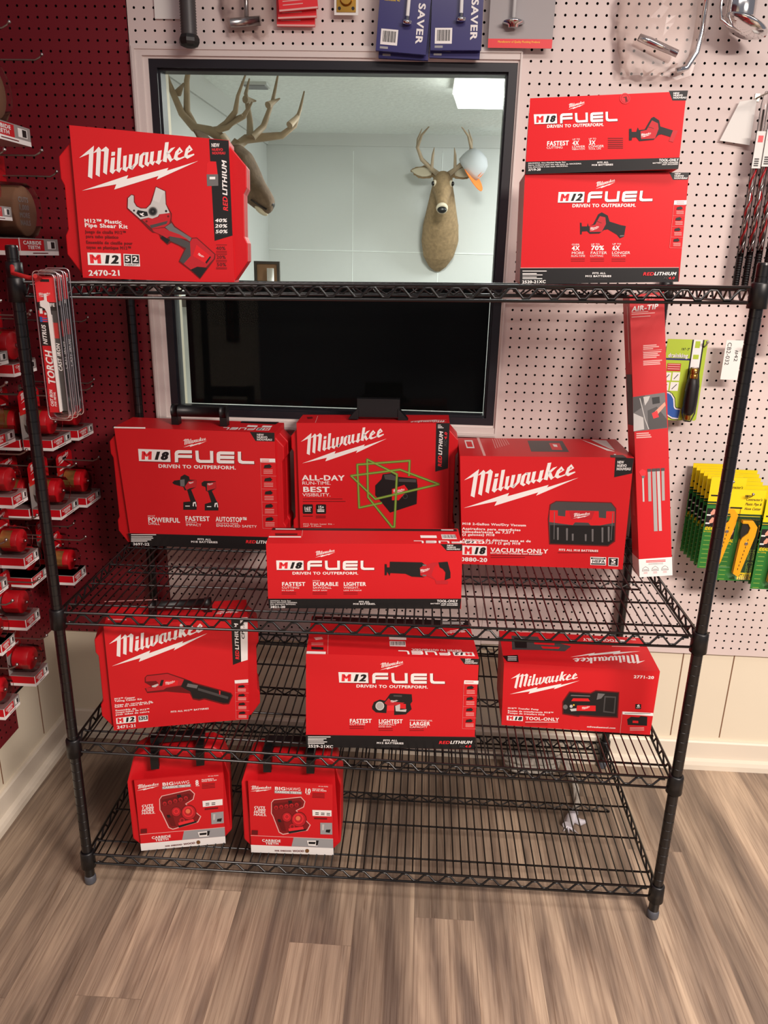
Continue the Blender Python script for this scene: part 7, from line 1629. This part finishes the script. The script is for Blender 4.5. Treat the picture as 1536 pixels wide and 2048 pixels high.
# red and black pack at the right photo edge
t = empty('bit_pack', (1.80, -.10, 1.40)); tag(t, 'slim red and black pack at the right photo edge beside the top shelf', 'pack'); 
m = MB(); m.box(-.012, .05, -.002, .002, 0, .20, 'r2'); m.build('card', t); m = MB(); m.tube([(.012, -.008, .012), (.012, -.008, .19)], .007, 'black_plastic', 12); m.build('bit', t)
wall_hook(1.825, 1.585, .12, 'zinc hook holding the slim pack at the right photo edge')
# drain bladder on its card
wall_hook(1.640, 1.382, .075, 'zinc hook holding the lime green drain cleaner card')
def drain_card():
    t = empty('drain_bladder_pack', (1.540, -.055, 1.178)); tag(t, 'lime green card with black rubber drain bladder beside the tall red carton', 'pack')
    W, H = .108, .222; m = MB(); m.prism([(0, 0), (W-.004, 0), (W, .004), (W, H), (0, H)], 0, .0012, 'lime')
    q = lambda x0, x1, z0, z1, k, y=-.0003: m.quad((x0, y, z0), (x1, y, z0), (x1, y, z1), (x0, y, z1), k)
    q(0, .068, .166, .171, 'navy'); text_into(m, 'drainking', 'k', 'b', (.0078, .1727), (.0608, .1727), .0105, lambda u, v: (u, -.0004, v)); text_into(m, 'drainking', 'w', 'b', (.007, .1735), (.060, .1735), .0105, lambda u, v: (u, -.0006, v)); text_into(m, '1½"- 3"', 'k', 'b', (.040, .193), (.062, .193), .006, lambda u, v: (u, -.0005, v)) if ('½', 0) in GLYPH else None
    q(.008, .045, .136, .157, 'copper_red'); [q(.010, .043, .141+.006*k, .143+.006*k, 'p', -.0005) for k in range(3)]
    for x0, x1, z0, z1 in ((.002, .022, .110, .132), (.026, .046, .110, .133), (.002, .020, .082, .105), (.024, .046, .082, .106)):
        q(x0, x1, z0, z1, 'paper'); m.quad((x0+.004, -.0005, z0+.005), (x0+.006, -.0005, z0+.004), (x1-.004, -.0005, z1-.006), (x1-.006, -.0005, z1-.005), 'g')
    def band(P, w_, k, y):
        for a, b in zip(P[:-1], P[1:]):
            y -= .00003
            a, b = Vector(a), Vector(b); d = (b-a).normalized(); nn = Vector((-d.y, d.x))*w_/2; e = d*w_*.12
            m.add([(p.x, y, p.y) for p in (a-nn-e, b-nn+e, b+nn+e, a+nn-e)], [(0, 1, 2, 3)], k)
    S_ = [(.0, .064), (.010, .066), (.020, .063), (.026, .055), (.028, .045), (.030, .034), (.036, .024), (.045, .019), (.056, .018)]
    band(S_, .034, 'k', -.0004); band(S_, .030, 'w', -.0007); band(S_, .023, 'blue', -.001)
    q(.066, .070, .02, H, 'k'); q(.070, .094, .14, H, 'w'); q(.094, .098, .10, H, 'k'); q(.075, .088, H-.022, H-.004, 'lime', -.0006); q(.074, .089, .170, .182, 'lime', -.0006); q(.006, .014, .010, .018, 'k')
    m.build('card', t)
    m = MB(); ax = lambda z: (.082, -.020, z); pr_ = [(.010, .020), (.0145, .028), (.0165, .05), (.0165, .085), (.0150, .105), (.012, .118), (.009, .122)]
    m.lathe(pr_, 'rubber_black', (.077, -.020, 0), 'z', 18); m.build('bladder', t)
    m = MB(); m.lathe([(.008, .118), (.010, .119), (.010, .130), (.0085, .132), (.0105, .134), (.0105, .146), (.008, .148)], 'brass', (.077, -.020, 0), 'z', 16); m.lathe([(.006, .006), (.008, .007), (.008, .020), (.007, .023)], 'brass', (.077, -.020, 0), 'z', 16); m.build('brass_fitting', t)
    m = MB(); m.lathe([(.011, .002), (.0185, .025), (.0195, .06), (.0185, .10), (.013, .135), (.011, .150)], 'clam', (.077, -.020, 0), 'z', 16); m.build('clear_shell', t)
drain_card()
# hand-lettered white card
wall_hook(1.748, 1.388, .11, 'zinc hook poking out behind the right post, holding the white card')
m = MB(); m.box(1.694, 1.752, -.061, -.060, 1.296, 1.402, 'paper')
def scrawl(mb, x, z0, z1, h, s_): text_into(mb, s_, 'k', 'r', (-z0, x), (-z1, x), h, lambda u, v: (v, -.0614, -u))
scrawl(m, 1.699, 1.396, 1.335, .0105, 'CB2-032'); scrawl(m, 1.722, 1.376, 1.345, .009, '#42'); tag(m.build('price_card'), 'small white card hand-lettered CB2-032 behind the front right post', 'card')
# yellow and green cutter packs, three rows
def cutter_pack():
    W, H = .096, .272; t = empty('pipe_cutter_pack'); m = MB(); m.box(0, W, 0, .0012, 0, H, 'green_card')
    q = lambda x0, x1, z0, z1, k, y=-.0003: m.quad((x0, y, z0), (x1, y, z0), (x1, y, z1), (x0, y, z1), k)
    q(0, W, H*.74, H, 'yellow'); q(0, W, H*.70, H*.74, 'green_dark'); q(0, W*.95, H*.715, H*.72, 'yellow', -.0005); q(W*.70, W, 0, H*.70, 'green_dark', -.0003); q(W*.42, W*.58, H-.022, H-.015, 'k')
    for i, s_ in enumerate(("Contractor's", 'Plastic Pipe &', 'Hose Cutter')): text_into(m, s_, 'k', 'i', (W*.46, H*.885-.0135*i), (W*.92, H*.885-.0135*i), .0072, lambda u, v: (u, -.0005, v))
    text_into(m, 'Hose Cutter', 'gl', 'r', (-H*.36, W*.80), (-H*.06, W*.80), .011, lambda u, v: (v, -.0008, -u)) ; text_into(m, 'IDEAL', 'yellow', 'i', (W*.03, H*.43), (W*.30, H*.43), .009, lambda u, v: (u, -.0005, v)); text_into(m, 'for Cutting', 'yellow', 'r', (W*.02, H*.405), (W*.26, H*.405), .004, lambda u, v: (u, -.0005, v))
    [q(W*.06, W*.24, H*.36-.0135*k, H*.36-.0135*k+.002, 'gl', -.0005) for k in range(8)]; q(W*.02, W*.30, H*.46, H*.665, 'k', -.0004)
    for z in (.59, .50): m.add([(W*.14, -.0006, H*z), (W*.24, -.0006, H*(z+.01)), (W*.28, -.0006, H*(z+.06)), (W*.20, -.0006, H*(z+.07)), (W*.13, -.0006, H*(z+.03))], [(0, 1, 2, 3, 4)], 'sk'); q(W*.03, W*.15, H*(z-.005), H*(z+.01), 'w', -.0007)
    text_into(m, 'general tools', 'k', 'b', (W*.05, H*.80), (W*.40, H*.80), .006, lambda u, v: (u, -.0005, v)) if False else q(W*.06, W*.40, H*.795, H*.812, 'k', -.0005)
    q(W*.60, W*.93, .008, .026, 'yellow', -.0005); text_into(m, 'VT100', 'k', 'b', (W*.63, .012), (W*.90, .012), .010, lambda u, v: (u, -.0007, v)); m.build('card', t)
    m = MB(); m.prism([(W*.40, .028), (W*.56, .018), (W*.60, .03), (W*.84, H*.52), (W*.86, H*.62), (W*.72, H*.685), (W*.42, H*.685), (W*.42, H*.655), (W*.58, H*.655), (W*.66, H*.61), (W*.62, H*.55), (W*.48, H*.50), (W*.44, H*.46), (W*.42, H*.30)], -.016, -.003, 'cutter_yellow')
    [m.box(W*(.50+.018*k), W*(.52+.018*k), -.0168, -.016, .040+.011*k, .046+.011*k, 'k') for k in range(9)]; m.lathe([(.005, 0), (.005, .002), (.001, .0022)], 'steel', (W*.62, -.0158, H*.44), ((1, 0, 0), (0, 0, 1), (0, -1, 0)), 12); b = m.build('cutter', t, bevel=.002)
    m = MB(); m.prism([(W*.46, H*.47), (W*.60, H*.54), (W*.64, H*.60), (W*.56, H*.65), (W*.44, H*.645), (W*.42, H*.56)], -.012, -.007, 'rubber_black'); m.build('blade', b)
    m = MB(); m.box(W*.33, W*.90, -.019, 0, .012, H*.70, 'clam'); m.build('clear_shell', t)
    return t
cp = cutter_pack(); first = True; ORD = ('front', 'second', 'third', 'fourth', 'fifth', 'rearmost')
for col, (x, z, y0, nn, dx, dz) in {'row left of the front right post': (1.688, .766, -.13, 6, -.0038, .0024), 'row right of the post': (1.740, .737, -.145, 6, .002, .006), 'row at the photo edge': (1.836, .719, -.155, 4, .001, .006)}.items():
    for k in range(nn):
        o = cp if first else copy_tree(cp); first = False
        o.location = (x+dx*k, y0+.020*k, z+dz*k); lb = 'yellow and green pipe cutter pack, %s in the %s' % (ORD[k] if k < nn-1 else 'rearmost', col)
        tag(o, lb, 'pipe cutter pack', 'yellow and green pipe cutter packs')
    wall_hook(x+.048, z+.254, -y0+.03, 'zinc hook through the pipe cutter packs, %s' % col)
# ================================================================== goods hanging above the window
def socket_pack(x, z, y, rz, label):
    W, H = .125, .24; t = empty('socket_saver_pack', (x, y, z)); t.rotation_euler = (0, radians(rz), 0); tag(t, label, 'pack', 'navy packs hanging above the window')
    m = MB(); m.box(0, W, -.012, 0, 0, H, 'navy'); F = -.0124; q = lambda x0, x1, z0, z1, k, y_=F: m.quad((x0, y_, z0), (x1, y_, z0), (x1, y_, z1), (x0, y_, z1), k)
    q(.010, .052, .014, .048, 'w'); [q(.015+.0027*k, .0163+.0027*k+(k % 3)*.0004, .020, .044, 'k', F-.0002) for k in range(12)]; q(.010, .030, .005, .010, 'g2')
    text_into(m, 'SOCKET SAVER', 'w', 'b', (-.235, W-.028), (-.022, W-.028), .016, lambda u, v: (v, F-.0004, -u)); text_into(m, 'Repairs 1/2"', 'yellow', 'r', (.012, .118), (.050, .118), .006, lambda u, v: (u, F-.0004, v)); text_into(m, 'Schedule 40', 'yellow', 'r', (.012, .108), (.050, .108), .006, lambda u, v: (u, F-.0004, v)); m.build('carton', t)
    if y > -.03: return
    m = MB(); m.tube([(.072, F-.010, .235), (.072, F-.010, .07)], .0045, 'w', 10); m.lathe([(.002, .058), (.011, .060), (.012, .066), (.006, .068), (.006, .076)], 'chrome', (.072, F-.010, 0), 'z', 14); m.build('extractor', t)
for x, z, y, rz, lb in ((.738, 2.068, -.020, 2, 'navy pack behind the tilted one, left pair above the window'), (.732, 2.080, -.040, 4, 'tilted navy pack in front, left pair above the window'), (.866, 2.070, -.020, 1, 'navy pack behind, right pair above the window'), (.868, 2.082, -.038, -.5, 'navy pack in front, right pair above the window')): socket_pack(x, z, y, rz, lb)
for x, lb in ((.800, 'zinc hook through the left pair of navy packs'), (.930, 'zinc hook through the right pair of navy packs')): wall_hook(x, 2.300, .09, lb)
t = empty('flange_pack', (1.010, -.03, 2.093)); tag(t, 'grey card with red bottom stripe and bolt, above the right window corner', 'pack')
m = MB(); m.box(0, .158, 0, .0015, 0, .22, 'grey_card'); m.quad((0, -.0003, 0), (.158, -.0003, 0), (.158, -.0003, .020), (0, -.0003, .020), 'r2'); text_into(m, 'Manufacturer of Quality Plumbing Products', 'yellow', 'r', (.024, .0115), (.128, .0115), .0045, lambda u, v: (u, -.0005, v)); text_into(m, 'www.plumbing.com', 'p', 'r', (.05, .005), (.10, .005), .003, lambda u, v: (u, -.0005, v)) if False else None; m.build('card', t)
m = MB(); m.tube([(.058, -.014, .06), (.058, -.014, .20)], .0045, 's', 10); m.lathe([(.012, .040), (.013, .046), (.027, .050), (.027, .053), (.010, .060), (.006, .062)], 'chrome', (.058, -.014, 0), 'z', 18); m.build('bolt', t)
wall_hook(1.085, 2.302, .05, 'zinc hook holding the grey card with the bolt')
# ribbed black spray hose handle
t = empty('hose_handle', (.265, -.055, 2.085)); tag(t, 'black ribbed cylinder with end knob hanging above the left window corner', 'hose'); m = MB(); pr_ = []
for k in range(19): pr_ += [(.0205, .022+.006*k), (.0185, .025+.006*k)]
m.lathe([(.012, .020)]+pr_+[(.018, .137)], 'g', n=20); m.build('ribbed_grip', t); m = MB(); m.lathe([(.014, -.004), (.023, .0), (.026, .006), (.026, .014), (.022, .022), (.014, .024)], 'rubber_black', n=8, smooth=False); m.build('end_knob', t)
m = MB(); m.lathe([(.0215, .122), (.0215, .20)], 'w', n=20); m.lathe([(.0218, .140), (.0218, .155)], 'k', n=20); m.build('label', t)
wall_hook(.265, 2.295, .09, 'zinc hook holding the black ribbed cylinder')
def crumple_bag(name, label, c, W, H, D, seed, nx=12, nz=12):
    rnd = random.Random(seed); vs = []
    for side in (0, 1):
        for j in range(nz+1):
            for i in range(nx+1):
                u, v = i/nx, j/nz; bul = D*(sin(pi*u)**.7)*(sin(pi*min(1, max(.02, v*.95)))**.6 if v < .95 else .15); jx = rnd.uniform(-.006, .006); jz = rnd.uniform(-.006, .006)
                vs.append((c[0]+(u-.5)*W*(.75+.25*sin(pi*(1-v)))+jx, c[1]-(bul*(.5 if side else 1.)+rnd.uniform(0, .008))*(1 if not side else -.0)-.0*side + (0 if not side else .0), c[2]+(v)*H+jz))
    k = (nx+1)*(nz+1); fs = []
    for s in (0, 1):
        for j in range(nz):
            for i in range(nx):
                a = s*k+j*(nx+1)+i; fs.append((a, a+1, a+nx+2, a+nx+1))
    m = MB(); m.add(vs, fs, 'bag', False); return m
t = empty('bagged_faucet_spout', (1.44, -.04, 2.04)); tag(t, 'chrome spout in a crumpled clear bag hanging at the top right', 'bag'); T = Matrix.Translation((-1.44, .04, -2.04))
m = crumple_bag('bag', '', (1.43, -.02, 2.035), .22, .24, .05, 3); m.build('clear_bag', t, T)
m = MB(); m.tube([(1.375, -.045, 2.116), (1.400, -.047, 2.107), (1.470, -.052, 2.080)], [.0085, .0095, .0085], 'chrome', 14); m.tube([(1.375, -.045, 2.116), (1.3745, -.045, 2.1162)], .0075, 'k', 12)
arc = [(1.475-.03*cos(a)*1.0, -.042, 2.075-.030*sin(a)) for a in [radians(30+15*k) for k in range(5)]] + [(1.500, -.042, 2.052), (1.519, -.042, 2.085), (1.524, -.042, 2.13), (1.525, -.042, 2.25)]
m.tube(arc[4:], .0065, 'chrome', 12); m.build('chrome_spout', t, T); wall_hook(1.455, 2.285, .05, 'zinc hook holding the bagged chrome spout')
t = empty('bagged_fitting', (.40, -.03, 2.125)); tag(t, 'small metal fitting in a clear bag above the window, left part', 'bag'); T = Matrix.Translation((-.40, .03, -2.125))
m = crumple_bag('bag', '', (.405, -.012, 2.118), .13, .14, .028, 5, 9, 9); m.build('clear_bag', t, T); m = MB(); m.tube([(.365, -.026, 2.142), (.44, -.026, 2.148)], .011, 'steel', 12); m.tube([(.405, -.026, 2.15), (.405, -.026, 2.22)], .006, 'steel', 10); m.build('fitting', t, T)
wall_hook(.405, 2.262, .04, 'zinc hook holding the small bagged fitting')
for k, lb in enumerate(('rear red card of the three above the window', 'middle red card of the three above the window', 'front red card of the three above the window')):
    t = empty('red_pack', (.480+.006*k, -.012-.014*k, 2.138+.012*k)); t.rotation_euler = (0, radians(-2.5*k), 0); tag(t, lb, 'pack', 'three red cards above the window'); m = MB(); m.box(0, .096, -.008, 0, 0, .10, 'r2'); m.quad((.0, -.0083, .0), (.096, -.0083, .0), (.096, -.0083, .004), (.0, -.0083, .004), 'p'); [m.quad((.01, -.0083, .012+.008*j), (.06, -.0083, .012+.008*j), (.06, -.0083, .014+.008*j), (.01, -.0083, .014+.008*j), 'p') for j in range(2)]; m.build('card', t)
wall_hook(.53, 2.245, .07, 'zinc hook holding the three red cards')
t = empty('latch_pack', (.655, -.02, 2.163)); tag(t, 'brass strike plate on a small white card at the top of the photo', 'pack'); m = MB(); m.box(-.030, .030, -.001, 0, 0, .10, 'paper'); m.build('card', t); m = MB(); m.box(-.024, .024, -.003, -.0012, .006, .05, 'brass'); m.lathe([(.012, 0), (.016, .004), (.014, .008)], 'brass', (0, -.003, .035), ((1, 0, 0), (0, 0, 1), (0, -1, 0)), 16); [m.lathe([(.004, 0), (.004, .0006)], 'k', (x, -.003, .014), ((1, 0, 0), (0, 0, 1), (0, -1, 0)), 10) for x in (-.017, .017)]; m.build('strike_plate', t)
wall_hook(.655, 2.255, .03, 'zinc hook holding the brass strike plate card')
m = MB(); m.box(.165, .235, -.006, -.003, 2.155, 2.20, 'paper'); tag(m.build('price_tag'), 'blank white tag at the top edge near the red board', 'tag')
# chrome flange and tailpiece
t = empty('sink_flange', (1.60, -.07, 2.13)); tag(t, 'chrome strainer flange with cylindrical tailpiece hanging at the top right', 'flange')
m = MB(); m.lathe([(.033, .020), (.034, .024), (.034, .14)], 'chrome', n=28); m.build('tailpiece', t); m = MB(); m.lathe([(.012, .004), (.030, .010), (.034, .019)], 'rubber_black', n=24); m.build('gasket', t)
m = MB(); tilt = Matrix.Rotation(radians(24), 4, 'Y'); p_ = [(.002, -.016), (.030, -.014), (.050, -.004), (.056, .003), (.055, .006), (.046, .0), (.030, -.008)]
m.lathe(p_, 'chrome', n=32); fl = m.build('dish', t, Matrix.Translation((.012, -.006, .002)) @ tilt); m = MB(); m.tube([(-.050, -.01, .12), (-.052, -.012, .04), (-.047, -.014, .015), (-.028, -.014, .003), (.030, -.014, -.018), (.062, -.012, -.018)], .0035, 'chrome', 8); m.build('strap', t)
wall_hook(1.60, 2.29, .08, 'zinc hook holding the chrome strainer flange')

# ================================================================== rope on the floor
t = empty('rope', (1.35, -.20, 0)); tag(t, 'frayed grey rope with taped end lying on the floor behind the shelving', 'rope'); T = Matrix.Translation((-1.35, .20, 0)); m = MB(); P_ = []
for k in range(46): a = k*.42; P_.append((1.285+.075*cos(a)*(1+.012*k*.4), -.075+.032*sin(a), .012+.0012*k))
P_ += [(1.385, -.085, .055), (1.405, -.12, .03), (1.412, -.17, .014), (1.405, -.23, .013), (1.385, -.285, .013)]
for ph in (0, 2.1, 4.2): m.tube([(x+.005*cos(i*1.1+ph), y+.003*sin(i*1.1+ph), z+.005*sin(i*1.1+ph)) for i, (x, y, z) in enumerate(P_)], .0066, 'rope_grey', 7)
m.build('strand', t, T); m = MB(); m.tube([(1.388, -.275, .013), (1.372, -.305, .013), (1.358, -.335, .012)], [.013, .016, .015], 'tape', 10); [m.tube([(1.360, -.33, .010), (1.345+.014*k, -.350-.008*(k % 2), .005)], [.004, .001], 'tape', 5) for k in range(4)]; m.tube([(1.375, -.30, .012), (1.402, -.315, .01), (1.415, -.305, .006)], [.010, .010, .006], 'tape', 8); m.build('taped_end', t, T)
